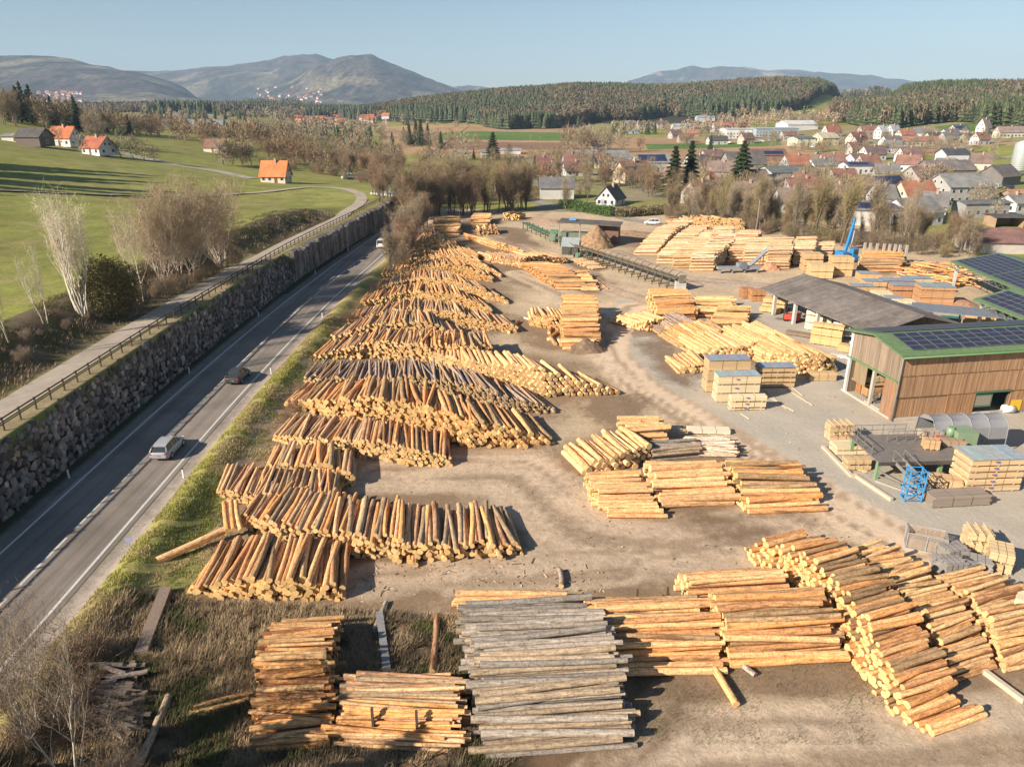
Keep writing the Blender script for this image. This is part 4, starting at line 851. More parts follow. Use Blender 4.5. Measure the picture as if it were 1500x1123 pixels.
# ---- woods and blades in one mesh each
def wood(name, label, samples, kinds, colc, colb, hc, hb, seed, pc=.5):
    r = np.random.RandomState(seed); VV = []; CC = []
    def con():
        V = []
        for t in range(5):
            z = .10 + .17 * t; rad = .22 * (1 - z) ** .7 * r.uniform(.85, 1.1) + .03
            n = 6; a0 = r.rand() * 6
            for k in range(n):
                a = a0 + k * 6.283 / n; V += [(0, 0, z + .26), (rad * math.cos(a), rad * math.sin(a), z + r.uniform(-.03, .03)), (rad * math.cos(a + .95), rad * math.sin(a + .95), z + r.uniform(-.03, .03))]
        return np.array(V)
    def bare():
        V = []
        for k in range(64):
            th = r.rand() * 6.283; ph = math.acos(r.uniform(-.7, 1)); q = np.array([.27 * math.sin(ph) * math.cos(th), .27 * math.sin(ph) * math.sin(th), .58 + .38 * math.cos(ph)]) * np.array([1, 1, 1]); q[:2] *= r.uniform(.4, 1)
            s = r.normal(0, .032, 3); V += [q + s, q - s, q + np.array([r.normal(0, .05), r.normal(0, .05), r.uniform(.06, .16)])]
        V += [(-.012, 0, 0), (.012, 0, 0), (0, 0, .7)]
        return np.array(V)
    tc = [con() for _ in range(4)]; tb = [bare() for _ in range(5)]
    X, Y, Z = samples; mixn = fbm(X / 90, Y / 90, seed, 3)
    for i in range(len(X)):
        c = r.rand() < pc + (mixn[i] - .5) * 3.2; t = (tc if c else tb)[r.randint(4)]; h = (hc if c else hb) * r.uniform(.7, 1.15); a = r.rand() * 6.28
        w_ = h * (1.0 if c else .95) * r.uniform(.85, 1.2); V = t.copy(); x = V[:, 0] * math.cos(a) - V[:, 1] * math.sin(a); y = V[:, 0] * math.sin(a) + V[:, 1] * math.cos(a)
        VV.append(np.stack([x * w_ + X[i], y * w_ + Y[i], V[:, 2] * h + Z[i] - .5], 1))
        base = np.array(colc if c else colb[r.randint(len(colb))]) * r.uniform(.7, 1.35); k = np.ones((len(V), 4)); k[:, :3] = base * np.repeat(r.uniform(.7, 1.3, len(V) // 3), 3)[:, None]; CC.append(k)
    V = np.concatenate(VV); nf = len(V) // 3
    o = npmesh(name, V, np.full(nf, 3), np.arange(len(V)), np.concatenate(CC), ['leaf']); tag(o, label, 'wood', kind='stuff'); print(name, len(X), nf)
def make_far_belts():
    r = np.random.RandomState(12); VV = []; CC = []
    for (x, y, z, h, c) in FARB:
        n = 520; th = r.rand(n) * 6.283; q = r.rand(n) ** .4; ph = np.arccos(r.uniform(-1, 1, n)); cen = np.stack([.27 * q * np.sin(ph) * np.cos(th), .27 * q * np.sin(ph) * np.sin(th), .56 + .42 * q * np.cos(ph)], 1)
        out = cen - np.array([0, 0, .3]); out /= np.linalg.norm(out, axis=1)[:, None]; L = r.uniform(.05, .13, n)[:, None]; s = r.normal(0, .006, (n, 3))
        V = np.stack([cen - s, cen + s, cen + (out + r.normal(0, .45, (n, 3))) * L], 1).reshape(-1, 3); T_ = []
        for k in range(5): a = r.rand() * 6.28; T_ += [(-.008, 0, 0), (.008, 0, 0), (.16 * math.cos(a), .16 * math.sin(a), r.uniform(.5, .85))]
        V = np.concatenate([V, np.array(T_)]) * h * np.array([r.uniform(.9, 1.3)] * 2 + [1]); VV.append(V + np.array([x, y, z - .2])); C = np.ones((len(V), 4)); C[:, :3] = np.array(c) * np.repeat(r.uniform(.65, 1.3, len(V) // 3), 3)[:, None]; CC.append(C)
    V = np.concatenate(VV); o = npmesh('far_tree_lines', V, np.full(len(V) // 3, 3), np.arange(len(V)), np.concatenate(CC), ['leaf']); tag(o, 'distant brown bare tree lines and groves across the valley floor', 'tree line', kind='stuff')
def footline(pts): P = [T(*p) for p in pts]; xs = [p[0] for p in pts]; ys = [p.y for p in P]; return lambda a: np.interp(a, xs, ys)
def make_woods():
    make_far_belts()
    r = np.random.RandomState(3)
    def samp(n, a0, a1, y0, y1, cond):
        Y = (r.uniform(y0 ** .5, y1 ** .5, n)) ** 2; a = r.uniform(a0, a1, n); X = (a - 750) / FPX * Y * .926; Z = zt(X, Y, False); m = cond(X, Y, Z, a); return X[m], Y[m], Z[m]
    footmid = footline([(545, 174), (640, 178), (700, 182), (740, 190), (800, 189), (833, 185), (903, 178), (978, 172), (1100, 171), (1180, 160), (1250, 156)])
    s = samp(42000, 545, 1250, 700, 1480, lambda X, Y, Z, a: (Y > footmid(a) + 12 * np.sin(a / 17)))
    wood('forest_hill', 'mixed dark spruce and brown bare forest covering the long middle hill', s, None, (.065, .082, .04), [(.16, .125, .08), (.18, .135, .085), (.14, .115, .075)], 18, 17, 5, .62)
    footr = footline([(1226, 178), (1240, 181), (1287, 186), (1327, 189), (1367, 181), (1445, 178), (1448, 187), (1500, 188), (1650, 190)])
    s = samp(22000, 1226, 1650, 500, 1120, lambda X, Y, Z, a: (Y > footr(a) + 10 * np.sin(a / 13)))
    wood('forest_right', 'brown and green mixed forest on the right hill behind the upper village', s, None, (.065, .08, .035), [(.15, .12, .075), (.17, .13, .08), (.13, .11, .07)], 18, 17, 6, .6)
    s = samp(7000, 100, 560, 1250, 2050, lambda X, Y, Z, a: (Z > 9))
    wood('forest_ridge', 'low dark wooded ridge before the left mountains', s, None, (.07, .085, .05), [(.25, .2, .15), (.22, .18, .13)], 18, 15, 7, .4)
    s = samp(1500, 1215, 1330, 1300, 1800, lambda X, Y, Z, a: (Z > 25) & (fbm(X / 60, Y / 60, 4, 2) > .56))
    wood('forest_saddle', 'thin dark wood on the saddle between the two forested hills', s, None, (.045, .06, .03), [(.16, .13, .09)], 18, 16, 8, .7)
    s = samp(5200, 200, 1240, 560, 1250, lambda X, Y, Z, a: (fbm(X / 55, Y / 35, 40, 3) > .60) & (Z < 20) & ~((a > 560) & (a < 900) & (Y < 900)) & ~((a > 880) & (Y < 760)))
    wood('field_hedges', 'scattered far hedgerow trees across the plain', s, None, (.06, .08, .035), [(.33, .25, .18), (.36, .26, .18), (.30, .24, .16)], 12, 12, 9, .10)
    # grasses
    def blades(name, label, n, fx, lo, hi, w_, cols, seed, lean=.5):
        r = np.random.RandomState(seed); X, Y, ci = fx(r, n); n = len(X); Z = zt(X, Y)
        h = r.uniform(lo, hi, n) * (.45 + 1.2 * fbm(X / 1.1, Y / 1.1, 61, 3)); h = np.where((seed == 1) & (X > 9 - (36 - Y) * 1.1), h * .38, h); a = r.uniform(0, 6.28, n); dx = np.cos(a) * h * lean * r.uniform(.3, 1.6, n); dy = np.sin(a) * h * lean * r.uniform(.3, 1.6, n); ww = w_ * r.uniform(.6, 1.4, n); ww = np.where((seed == 1) & (X > 9 - (36 - Y) * 1.1), ww * .5, ww)
        V = np.stack([np.stack([X - np.sin(a) * ww, Y + np.cos(a) * ww, Z - .03], 1), np.stack([X + np.sin(a) * ww, Y - np.cos(a) * ww, Z - .03], 1), np.stack([X + dx, Y + dy, Z + h], 1)], 1).reshape(-1, 3)
        C = np.ones((n, 3, 4)); C[:, :, :3] = (np.array(cols)[ci] * r.uniform(.65, 1.3, (n, 1)))[:, None, :]
        o = npmesh(name, V, np.full(n, 3), np.arange(3 * n), C.reshape(-1, 4), ['blade']); tag(o, label, 'grass', kind='stuff')
    def f1(r, n):
        X = r.uniform(-26, 21, n); Y = r.uniform(26, 42, n); dn = fbm(X / 1.8, Y / 1.8, 13, 4); m = ((dn > .30) & (X < 9 - (36 - Y) * 1.1) & (Y < 40.8 - .1 * (X + 20))) | ((dn > .42) & (r.rand(n) < .35) & (Y < 35.3) & (X < 21) & (Y > 29)); X, Y, dn = X[m], Y[m], dn[m]
        t = fbm(X / 2.6 + 5, Y / 2.6, 66, 3); return X, Y, np.where((t > .5) & (X < 9 - (36 - Y) * 1.1), 0, np.where(dn > .55, 2, 1))
    blades('weeds', 'dry tangled straw and green weeds over the rough ground at lower left', 230000, f1, .12, .5, .022, [(.36, .265, .155), (.19, .14, .08), (.11, .11, .04)], 1, .9)
    def f2(r, n):
        Y = r.uniform(30, 110, n) ** 1; u = r.uniform(6.0, 13, n); X = rcx(Y) + u; dn = fbm(X / 1.2, Y / 1.2, 3, 3); m = (dn > .42) & (u < 12.5); X, Y, dn, u = X[m], Y[m], dn[m], u[m]
        t = fbm(X / 1.9, Y / 3.9, 5, 3); return X, Y, np.where((t > .53) | (u > 11), 1, np.where(u > 8, 0, 2))
    blades('verge_grass', 'green and straw grass along the bank between road and log rows', 130000, f2, .06, .22, .02, [(.20, .22, .05), (.42, .34, .16), (.38, .35, .09)], 2, .6)
    def f3(r, n):
        Y = r.uniform(45, 190, n); X = wfx(Y) - 1.8 - r.uniform(5.6, 16, n); dn = fbm(X / 1.5, Y / 1.5, 3, 3); m = dn > .47; return X[m], Y[m], (fbm(X[m] / 2, Y[m] / 3, 8, 2) > .5).astype(int)
    blades('bank_grass', 'dark rough grass on the bank above the gravel path', 40000, f3, .15, .45, .035, [(.13, .12, .05), (.30, .22, .13)], 3, .8)
# ------------------------------------------------------------------ houses
WHITE, CREAM, PINK, YEL, GRN, BLU, GRYW = (.66, .65, .64), (.60, .54, .43), (.50, .42, .37), (.58, .48, .30), (.42, .54, .44), (.45, .54, .60), (.42, .41, .39)
RED, ORG, BRNR, GREYR, DKR, DRED, SLATE = (.34, .12, .07), (.45, .16, .07), (.20, .115, .085), (.26, .24, .225), (.10, .09, .085), (.26, .10, .075), (.14, .15, .17)
def house(pos, w, d, he, rise, yaw, wc, rc, label, cat='house', name='house', nw=3, ng=2, floors=2, chim=1, solar=0, over=.5, hip=False, gable_wood=False, door=True, open_front=False):
    """ridge along local x; w = ridge length, d = span; pos = middle of the side nearest the camera"""
    t = thing(name, label, cat, (pos[0], pos[1], pos[2] - .3), yaw)
    x0, x1, y0, y1 = -w / 2, w / 2, 0, d; ym = d / 2; he = he + .3
    mb = MB()
    if not open_front: mb.poly([(x0, y0, 0), (x1, y0, 0), (x1, y0, he), (x0, y0, he)], wc)
    mb.poly([(x1, y1, 0), (x0, y1, 0), (x0, y1, he), (x1, y1, he)], wc)
    gc = (.33, .19, .10) if gable_wood else wc
    for x, s in ((x0, 1), (x1, -1)):
        q = [(x, y1, 0), (x, y0, 0), (x, y0, he), (x, y1, he)]; mb.poly(q if s > 0 else q[::-1], wc)
        if not hip:
            q = [(x, y1, he), (x, y0, he), (x, ym, he + rise)]; mb.poly(q if s > 0 else q[::-1], gc)
    mb.poly([(x0, y0, he), (x1, y0, he), (x1, y1, he), (x0, y1, he)], (.1, .1, .1))
    mb.build('wall', 'plaster', t)
    mb = MB(); th = .22; k = rise / ym; o = over; zo = he - o * k
    hx = ym * .9 if hip else -o
    for sgn in (0, 1):
        ya, yb = (-o, ym) if sgn == 0 else (d + o, ym)
        A = [(x0 - o, ya, zo), (x1 + o, ya, zo), (x1 - (hx if hip else -o), ym, he + rise), (x0 + (hx if hip else -o), ym, he + rise)]
        B = [(a, b, c + th) for a, b, c in A]
        if sgn: A, B = A[::-1], B[::-1]
        mb.hexa(A + B, rc)
    if hip:
        for xe, xr in ((x0 - o, x0 + hx), (x1 + o, x1 - hx)):
            mb.poly([(xe, -o, zo + th), (xr, ym, he + rise + th), (xe, d + o, zo + th)], rc)
    rf = mb.build('roof', 'roof', t)
    for c in range(chim):
        m2 = MB(); cx = (x0 + x1) / 2 + (c - .5 * (chim - 1) + .18) * w * .3; m2.box(cx - .35, cx + .35, ym - .8, ym - .1, he + rise * .7, he + rise + 1.0, (.5, .32, .24)); m2.box(cx - .42, cx + .42, ym - .87, ym - .03, he + rise + 1.0, he + rise + 1.12, (.2, .2, .2)); m2.build('chimney', 'plaster', rf)
    if solar:
        m2 = MB(); n = int((w - 2) / 1.1)
        for i in range(n):
            for j in range(solar):
                ya = .4 + j * 1.75; yb = ya + 1.65
                if yb > ym - .2: continue
                xa = x0 + 1 + i * 1.1
                f = lambda y: he + k * y + th + .06
                m2.hexa([(xa, ya, f(ya) - .04), (xa + 1.02, ya, f(ya) - .04), (xa + 1.02, yb, f(yb) - .04), (xa, yb, f(yb) - .04), (xa, ya, f(ya)), (xa + 1.02, ya, f(ya)), (xa + 1.02, yb, f(yb)), (xa, yb, f(yb))], (.02, .03, .07))
        m2.build('solar_panel', 'panel', rf)
    def win(c, u, ww, wh, arch=False):
        c = Vector(c); u = Vector(u); n = u.cross(Vector((0, 0, 1))); up = Vector((0, 0, 1))
        a = MB(); P = [c - u * ww / 2 - up * wh / 2, c + u * ww / 2 - up * wh / 2, c + u * ww / 2 + up * wh / 2, c - u * ww / 2 + up * wh / 2]
        a.hexa([P[0] + n * .03, P[1] + n * .03, P[1] - n * .03, P[0] - n * .03, P[3] + n * .03, P[2] + n * .03, P[2] - n * .03, P[3] - n * .03], (.62, .6, .56))
        f = a.build('window', 'paint', t)
        a = MB(); s = .82; P = [c + (q - c) * s for q in P]
        a.poly([q + n * .045 for q in P], (.035, .045, .055)); a.build('pane', 'glass', f)
    for fl in range(floors):
        z = 1.7 + fl * 2.7
        if z + .7 > he: break
        if not open_front:
            for i in range(nw):
                if door and fl == 0 and i == nw // 2: continue
                win((x0 + w * (i + .5) / nw, y0, z), (1, 0, 0), 1.2, 1.35)
        for i in range(ng):
            win((x0, y0 + d * (i + .5) / ng, z), (0, -1, 0), 1.1, 1.35)
            if yaw > .2 or pos[0] < 0: win((x1, y0 + d * (i + .5) / ng, z), (0, 1, 0), 1.1, 1.35)
    if not hip and rise > 2.6 and ng:
        for i in (-1, 1): win((x0, ym + i * d * .12, he + rise * .3), (0, -1, 0), .9, 1.15)
        if pos[0] < 0:
            for i in (-1, 1): win((x1, ym + i * d * .12, he + rise * .3), (0, 1, 0), .9, 1.15)
    if door and not open_front:
        a = MB(); xd = x0 + w * (nw // 2 + .5) / max(1, nw); a.box(xd - .55, xd + .55, -.05, .03, .3, 2.45, (.16, .09, .05)); a.build('door', 'paint', t)
    return t
def hs(cx, by, wpx, kind, yaw, wc, rc, label, dep=None, he=None, rise=None, **k):
    "village house from its middle and foot in the photograph and its visible width in pixels"
    p = T(cx, by); t = math.hypot(p.y, CAM_H - p.z); w = wpx / (FPX / t) / max(.5, abs(math.cos(R(yaw))))
    dep = dep or {'h': 9.5, 's': 8, 'b': 15, 'g': 8.5, 'f': 14}[kind]; he = he or {'h': 4.2, 's': 3, 'b': 5, 'g': 4.5, 'f': 4.5}[kind]; rise = rise if rise is not None else {'h': 4.2, 's': 2.8, 'b': 4, 'g': 4.6, 'f': 1.6}[kind]
    w = max(w * .82, 6); dep *= .84; he *= .86; rise *= .84
    if wpx < 120 and cx > 600: m_ = sum(rc) / 3; rc = tuple((q * .72 + m_ * .28) * (.78 if rc[0] > .3 else .95) for q in rc); m_ = sum(wc) / 3; wc = tuple((q * .6 + m_ * .4) * .92 for q in wc)
    if kind == 'g': k.setdefault('nw', 2)
    return house((p.x, p.y, p.z), w, dep, he, rise, R(yaw), wc, rc, label, **k)
def make_houses():
    # left hillside
    hs(42, 214, 44, 'h', -8, (.16, .13, .11), DKR, 'dark wooden barn left of the orange-roofed hillside farmhouse', name='barn', cat='barn', nw=0, ng=1, he=4, rise=3.4, door=False, chim=0)
    hs(88, 214, 42, 'h', -14, WHITE, (.48, .15, .065), 'tall farmhouse with orange-red roof and one white chimney on the hillside', rise=4.8, he=4, dep=8.5)
    hs(133, 227, 40, 'h', -24, WHITE, (.36, .12, .07), 'white gabled chalet with dark-edged red roof, lower of the hillside farmhouses', he=3.2, rise=4.4, dep=9.5)
    hs(16, 207, 30, 'h', 0, WHITE, GREYR, 'low pale shed at the left edge by the hillside barn', he=2.2, rise=1, nw=2, ng=0, chim=0, name='shed', cat='shed')
    hs(312, 224, 34, 'h', -12, CREAM, BRNR, 'small cream barn with brown roof in the meadow by the bare grove', he=3.2, rise=4.2, nw=0, ng=1, chim=0, name='barn', cat='barn', dep=8)
    hs(400, 268, 43, 'h', -4, (.66, .58, .46), (.60, .21, .08), 'house with large bright orange roof standing alone on the meadow', he=3.0, rise=5.4, dep=8, nw=4, ng=2)
    # near the bridge and beyond
    hs(530, 241, 28, 'f', -8, CREAM, (.50, .16, .08), 'low orange-roofed shed among brown trees beyond the bridge', nw=0, ng=0, chim=0, name='shed', cat='shed', he=3, rise=2.4, door=False)
    hs(676, 235, 24, 'h', 6, YEL, GREYR, 'yellow flat-roofed building left of the lone spruce', he=5, rise=.8, nw=4, chim=0)
    hs(714, 232, 20, 'h', 6, WHITE, GREYR, 'white low building beside the lone spruce', he=4, rise=.8, nw=3, chim=0)
    hs(748, 226, 34, 'f', 0, WHITE, (.45, .45, .44), 'long low white roofed shed right of the lone spruce', nw=0, ng=0, chim=0, he=3, rise=1, door=False, name='shed', cat='shed')
    # village, front band
    hs(816, 292, 58, 'b', 0, (.60, .57, .53), (.17, .165, .165), 'white barn with dark slatted grey roof facing the timber yard', he=4.6, rise=3.6, dep=12, nw=0, ng=0, chim=0, name='barn', cat='barn', door=False)
    hs(762, 287, 16, 'g', 20, PINK, GREYR, 'small pink gabled house left of the slatted-roof barn', dep=7, he=3.2, rise=3.2)
    hs(908, 301, 24, 'g', 62, WHITE, (.16, .13, .115), 'white gable cottage with arched windows beside the green garden', dep=8, he=2.8, rise=4.6, ng=3, nw=2)
    hs(802, 262, 30, 'h', 8, WHITE, RED, 'white cottage with red roof behind the slatted-roof barn', he=2.8, rise=2.6, dep=7)
    hs(845, 258, 38, 'h', 14, WHITE, (.24, .12, .09), 'brown-roofed white gabled house behind bare trees', he=3, rise=4.6)
    hs(935, 268, 50, 'h', 32, (.72, .52, .30), (.40, .19, .09), 'apricot gabled house with tan roof and solar panels', he=5.2, rise=5, dep=10, solar=1)
    hs(797, 249, 22, 'h', 10, PINK, DRED, 'dark red roofed house at the left end of the village', he=3.2, rise=4.4)
    hs(764, 250, 17, 'g', 30, PINK, DKR, 'pink gabled house with dark roof at the village edge', he=4, rise=3.6)
    hs(885, 247, 30, 'g', 10, YEL, DKR, 'black-gabled house with a yellow wall strip', he=3.4, rise=4.2, nw=1, ng=0, dep=9)
    hs(852, 240, 40, 'b', 8, WHITE, GREYR, 'white grey-roofed hall left of the black gable', nw=0, ng=0, chim=0, he=4.5, rise=3.6, name='hall', cat='hall')
    hs(905, 241, 40, 'b', 4, WHITE, (.22, .215, .215), 'white grey-roofed hall between two white gables', nw=0, ng=0, chim=0, he=4.5, rise=4, name='hall', cat='hall')
    hs(920, 250, 36, 'b', 18, WHITE, (.36, .38, .40), 'white hall with pale blue-grey roof before the larger halls', nw=0, ng=1, chim=0, he=3.6, rise=3, name='hall', cat='hall', dep=11)
    hs(958, 252, 58, 'b', 6, WHITE, (.27, .265, .25), 'largest white hall with grey roof and solar panels in mid-village', nw=4, ng=0, chim=0, he=5.4, rise=4.2, name='hall', cat='hall', solar=3)
    hs(1030, 252, 42, 'h', 28, WHITE, (.16, .14, .13), 'white gabled house with dark roof right of the tall spruces', he=4.2, rise=5, dep=11)
    hs(1048, 238, 36, 'h', 20, PINK, (.25, .14, .12), 'pinkish house with brown roof at the field edge', he=4, rise=4)
    hs(1095, 252, 66, 'b', 6, (.36, .32, .27), (.135, .12, .11), 'very large dark brown barn roof in mid-village', nw=0, ng=2, he=4.6, rise=6.4, name='barn', cat='barn', chim=0, dep=16)
    hs(1038, 274, 32, 'h', -8, CREAM, (.36, .13, .075), 'red hipped-roof house right of the tall spruces', he=4.2, rise=3.6, hip=True)
    hs(1036, 283, 34, 'h', -6, CREAM, (.20, .12, .10), 'brown-roofed low house below the red hipped roof', he=3, rise=3, hip=True)
    hs(1098, 276, 26, 'h', 12, WHITE, (.22, .20, .19), 'small white house with grey roof by the open pine', he=3, rise=2.4)
    hs(1172, 252, 44, 'h', 12, BLU, (.52, .17, .07), 'bright orange-roofed house with pale blue gable', he=4.4, rise=5, dep=11)
    hs(1126, 236, 62, 'b', 2, (.30, .16, .12), (.22, .10, .085), 'long dark red barn roof along the field edge', nw=0, ng=0, he=4, rise=3.6, name='barn', cat='barn', chim=0, door=False, solar=2)
    hs(1164, 266, 86, 'b', 8, GRN, (.13, .15, .155), 'pale green hall with wide dark roof', nw=1, ng=2, he=4.6, rise=2.4, name='hall', cat='hall', chim=0, dep=18)
    hs(1142, 274, 46, 'f', 8, (.45, .42, .38), (.25, .21, .19), 'open carport with brown-grey roof before the green hall', nw=0, ng=0, he=3.4, rise=1.8, name='carport', cat='carport', chim=0, dep=12)
    hs(1210, 252, 46, 'h', 14, WHITE, (.20, .20, .21), 'white gabled house with slate roof beside the orange roof', he=4, rise=3.2)
    hs(1260, 255, 46, 'f', 4, WHITE, (.10, .12, .17), 'white building with blue-black solar roof at the village crossroads', he=4.6, rise=1.6, solar=4, nw=5, dep=12)
    hs(1184, 288, 66, 'h', 8, PINK, (.34, .14, .09), 'long red-brown roof with plaster gable behind the tree belt', he=3.6, rise=3.8, dep=11)
    hs(1142, 303, 24, 'g', 24, WHITE, (.25, .16, .12), 'white cottage with arched dark windows behind the tree belt', he=3, rise=3.2)
    hs(1112, 300, 26, 'h', 10, (.4, .34, .28), (.2, .17, .15), 'low grey-brown shed behind the tree belt', he=2.6, rise=2, nw=0, ng=0, chim=0, name='shed', cat='shed')
    hs(1308, 290, 66, 'b', 14, (.42, .22, .10), (.25, .15, .12), 'wooden gabled barn with solar panels on its brown roof', nw=3, ng=0, he=4, rise=4.4, solar=3, dep=14, name='barn', cat='barn', chim=0)
    hs(1368, 272, 62, 'b', 10, (.45, .38, .3), (.21, .13, .105), 'broad brown farm roof with two orange chimneys', he=4, rise=4.6, chim=2, dep=14)
    hs(1395, 261, 82, 'b', 4, (.26, .2, .15), (.19, .155, .14), 'large grey-brown barn behind the twin-chimney farm', he=4.2, rise=4.4, nw=0, ng=0, chim=0, dep=16, name='barn', cat='barn', door=False)
    hs(1420, 298, 84, 'b', 10, (.46, .44, .41), (.25, .25, .235), 'big grey-roofed hall with dark upper wall at the right', nw=6, ng=2, he=6.5, rise=4.2, dep=15, chim=0, name='hall', cat='hall')
    hs(1444, 318, 84, 'f', 8, (.36, .36, .36), (.16, .16, .16), 'low grey workshop with white doors below the grey-roofed hall', nw=5, ng=0, he=4.6, rise=.7, dep=7, chim=0, name='workshop', cat='workshop')
    hs(1352, 306, 62, 'h', 18, (.72, .58, .36), (.58, .19, .07), 'cream gabled house with bright orange roof at the right', he=3.6, rise=6.2, dep=11)
    hs(1356, 331, 76, 'b', 24, WHITE, (.24, .225, .21), 'white gabled workshop with grey roof below the orange roof', he=4.2, rise=4, dep=13, ng=0, nw=4, chim=0, name='workshop', cat='workshop')
    hs(1284, 331, 84, 'b', -12, (.66, .62, .54), (.20, .19, .19), 'long whitewashed shed half hidden by the tree belt', he=5, rise=2, dep=12, ng=0, nw=0, chim=0, name='shed', cat='shed', solar=2)
    hs(1258, 318, 60, 'f', -4, (.3, .27, .24), (.13, .12, .115), 'dark flat-roofed shed with small solar field behind the belt', he=3.4, rise=1, dep=10, ng=0, nw=0, chim=0, name='shed', cat='shed', solar=2)
    hs(1478, 334, 46, 'f', -6, (.55, .30, .12), (.10, .10, .10), 'open-fronted wooden shelter with flat dark roof at the right edge', he=3.2, rise=.4, dep=8, ng=0, nw=0, chim=0, name='shelter', cat='shelter', open_front=True)
    hs(1474, 372, 110, 'b', -5, (.62, .5, .42), (.27, .12, .095), 'long red-brown hall roof beside the yard at the right edge', he=3.0, rise=2.4, dep=15, ng=0, nw=0, chim=0, name='hall', cat='hall', door=False)
    hs(1496, 298, 22, 'h', 0, (.5, .3, .15), (.60, .25, .08), 'small orange-roofed shed at the right edge', he=2.6, rise=2.2, nw=0, chim=0, name='shed', cat='shed')
    hs(1497, 312, 20, 'g', 20, WHITE, GREYR, 'white cottage cut by the right edge', he=3.6, rise=2.6)
    hs(1480, 272, 50, 'b', 30, (.22, .19, .17), (.16, .14, .13), 'dark grey barn below the silo', he=4.4, rise=4.8, dep=13, ng=0, nw=0, chim=0, name='barn', cat='barn', door=False)
    # upper village
    hs(923, 186, 20, 'h', 12, WHITE, GREYR, 'leftmost white gabled house of the row below the spruce wood', he=4.5, rise=4)
    hs(946, 189, 26, 'h', 20, WHITE, BRNR, 'white double-gabled house of the row below the spruce wood', he=5, rise=5)
    hs(971, 188, 20, 'h', 20, WHITE, BRNR, 'white house at the right of the row below the spruce wood', he=5, rise=5)
    hs(928, 196, 22, 'f', 0, (.5, .52, .54), (.38, .42, .46), 'low grey greenhouse left of the upper village', nw=0, ng=0, chim=0, he=3, rise=1.2, name='greenhouse', cat='greenhouse')
    hs(1008, 189, 50, 'f', 6, (.55, .55, .55), (.45, .48, .50), 'long pale greenhouse roof in the upper village', nw=0, ng=0, chim=0, he=4, rise=2.4, name='greenhouse', cat='greenhouse')
    hs(1034, 178, 30, 'f', 2, (.5, .55, .58), (.34, .44, .50), 'pale blue hall against the forest edge', nw=0, ng=0, chim=0, he=6, rise=2, name='hall', cat='hall')
    hs(992, 203, 18, 'h', 20, PINK, BRNR, 'brown-roofed gabled house in the upper fields', he=4, rise=4.2)
    hs(1005, 209, 23, 'h', 4, PINK, (.28, .09, .08), 'crimson-roofed low house in the upper fields', he=4, rise=4)
    hs(1016, 200, 19, 'h', 4, (.5, .3, .2), (.55, .20, .08), 'orange-roofed barn in the upper fields', he=3.4, rise=3.6, name='barn', cat='barn', nw=0)
    hs(1062, 194, 38, 'h', 8, WHITE, (.55, .17, .07), 'long white house with orange roof above the factory', he=7, rise=4, nw=7, dep=12)
    hs(1085, 193, 32, 'h', 4, CREAM, (.52, .16, .07), 'cream wing with orange roof right of the long white house', he=6, rise=4, nw=5, dep=12)
    hs(1082, 203, 44, 'f', 4, (.75, .74, .72), (.62, .62, .60), 'white flat-roofed factory block', he=9, rise=.6, nw=8, chim=0, dep=22, name='factory', cat='factory')
    hs(1053, 212, 32, 'h', 10, (.62, .6, .57), DKR, 'dark-roofed house with white carport at the field', he=4, rise=3.6)
    hs(1097, 211, 20, 'h', 22, (.72, .46, .30), BRNR, 'peach gabled house below the factory', he=5, rise=4.6)
    hs(1138, 201, 74, 'f', 6, (.33, .42, .48), (.30, .40, .50), 'long blue-roofed glass-fronted hall', he=8, rise=1, nw=14, chim=0, dep=25, name='hall', cat='hall')
    hs(1176, 191, 56, 'f', 12, (.76, .75, .74), (.70, .69, .67), 'big white hall with a curved bright gable', he=6, rise=4, nw=0, ng=0, chim=0, dep=26, name='hall', cat='hall', door=False)
    hs(1158, 206, 26, 'h', 14, WHITE, (.33, .15, .10), 'white twin-gabled house before the blue hall', he=5, rise=3.4)
    hs(1184, 214, 40, 'f', 8, (.62, .66, .40), (.13, .14, .16), 'pale green supermarket wing with dark roof', he=6, rise=1.5, nw=3, chim=0, dep=18, name='shop', cat='shop')
    hs(1216, 213, 32, 'f', 16, (.72, .60, .32), (.62, .52, .32), 'yellow gabled hall beside the green wing', he=6, rise=4, nw=3, chim=0, dep=16, name='hall', cat='hall')
    hs(1222, 201, 28, 'h', 18, WHITE, (.50, .14, .07), 'white villa with red roof and two gables', he=5, rise=6)
    hs(1260, 212, 28, 'h', 24, CREAM, (.35, .12, .09), 'red-roofed house with rounded gable', he=5, rise=5)
    hs(1263, 222, 22, 'g', 30, (.6, .52, .44), BRNR, 'plain plaster gable house below the rounded gable', he=5, rise=6)
    hs(1276, 198, 34, 'h', 4, (.5, .4, .35), (.36, .13, .08), 'long red roof left of the white villas', he=5, rise=3.4)
    hs(1296, 203, 18, 'g', 24, WHITE, (.55, .55, .56), 'left one of two white villas with pale roofs', he=6, rise=5)
    hs(1312, 202, 16, 'g', 24, WHITE, (.50, .50, .52), 'right one of two white villas with pale roofs', he=6, rise=5)
    hs(1310, 217, 32, 'h', 20, WHITE, (.2, .16, .15), 'white gabled house with dark roof left of the long orange roof', he=4.6, rise=4.4)
    hs(1350, 214, 66, 'h', 4, CREAM, (.45, .20, .12), 'long low house with orange-brown roof in the upper village', he=4, rise=3, nw=9, dep=11)
    hs(1330, 206, 26, 'h', 10, CREAM, (.48, .16, .09), 'red-roofed house behind the long low house', he=5, rise=4)
    hs(1373, 209, 28, 'h', 8, WHITE, DKR, 'dark-roofed white house at the end of the long low house', he=4, rise=3.6)
    hs(1284, 235, 36, 'h', 14, WHITE, (.19, .12, .11), 'white chalet with brown roof and red chimney', he=4.2, rise=5, dep=11)
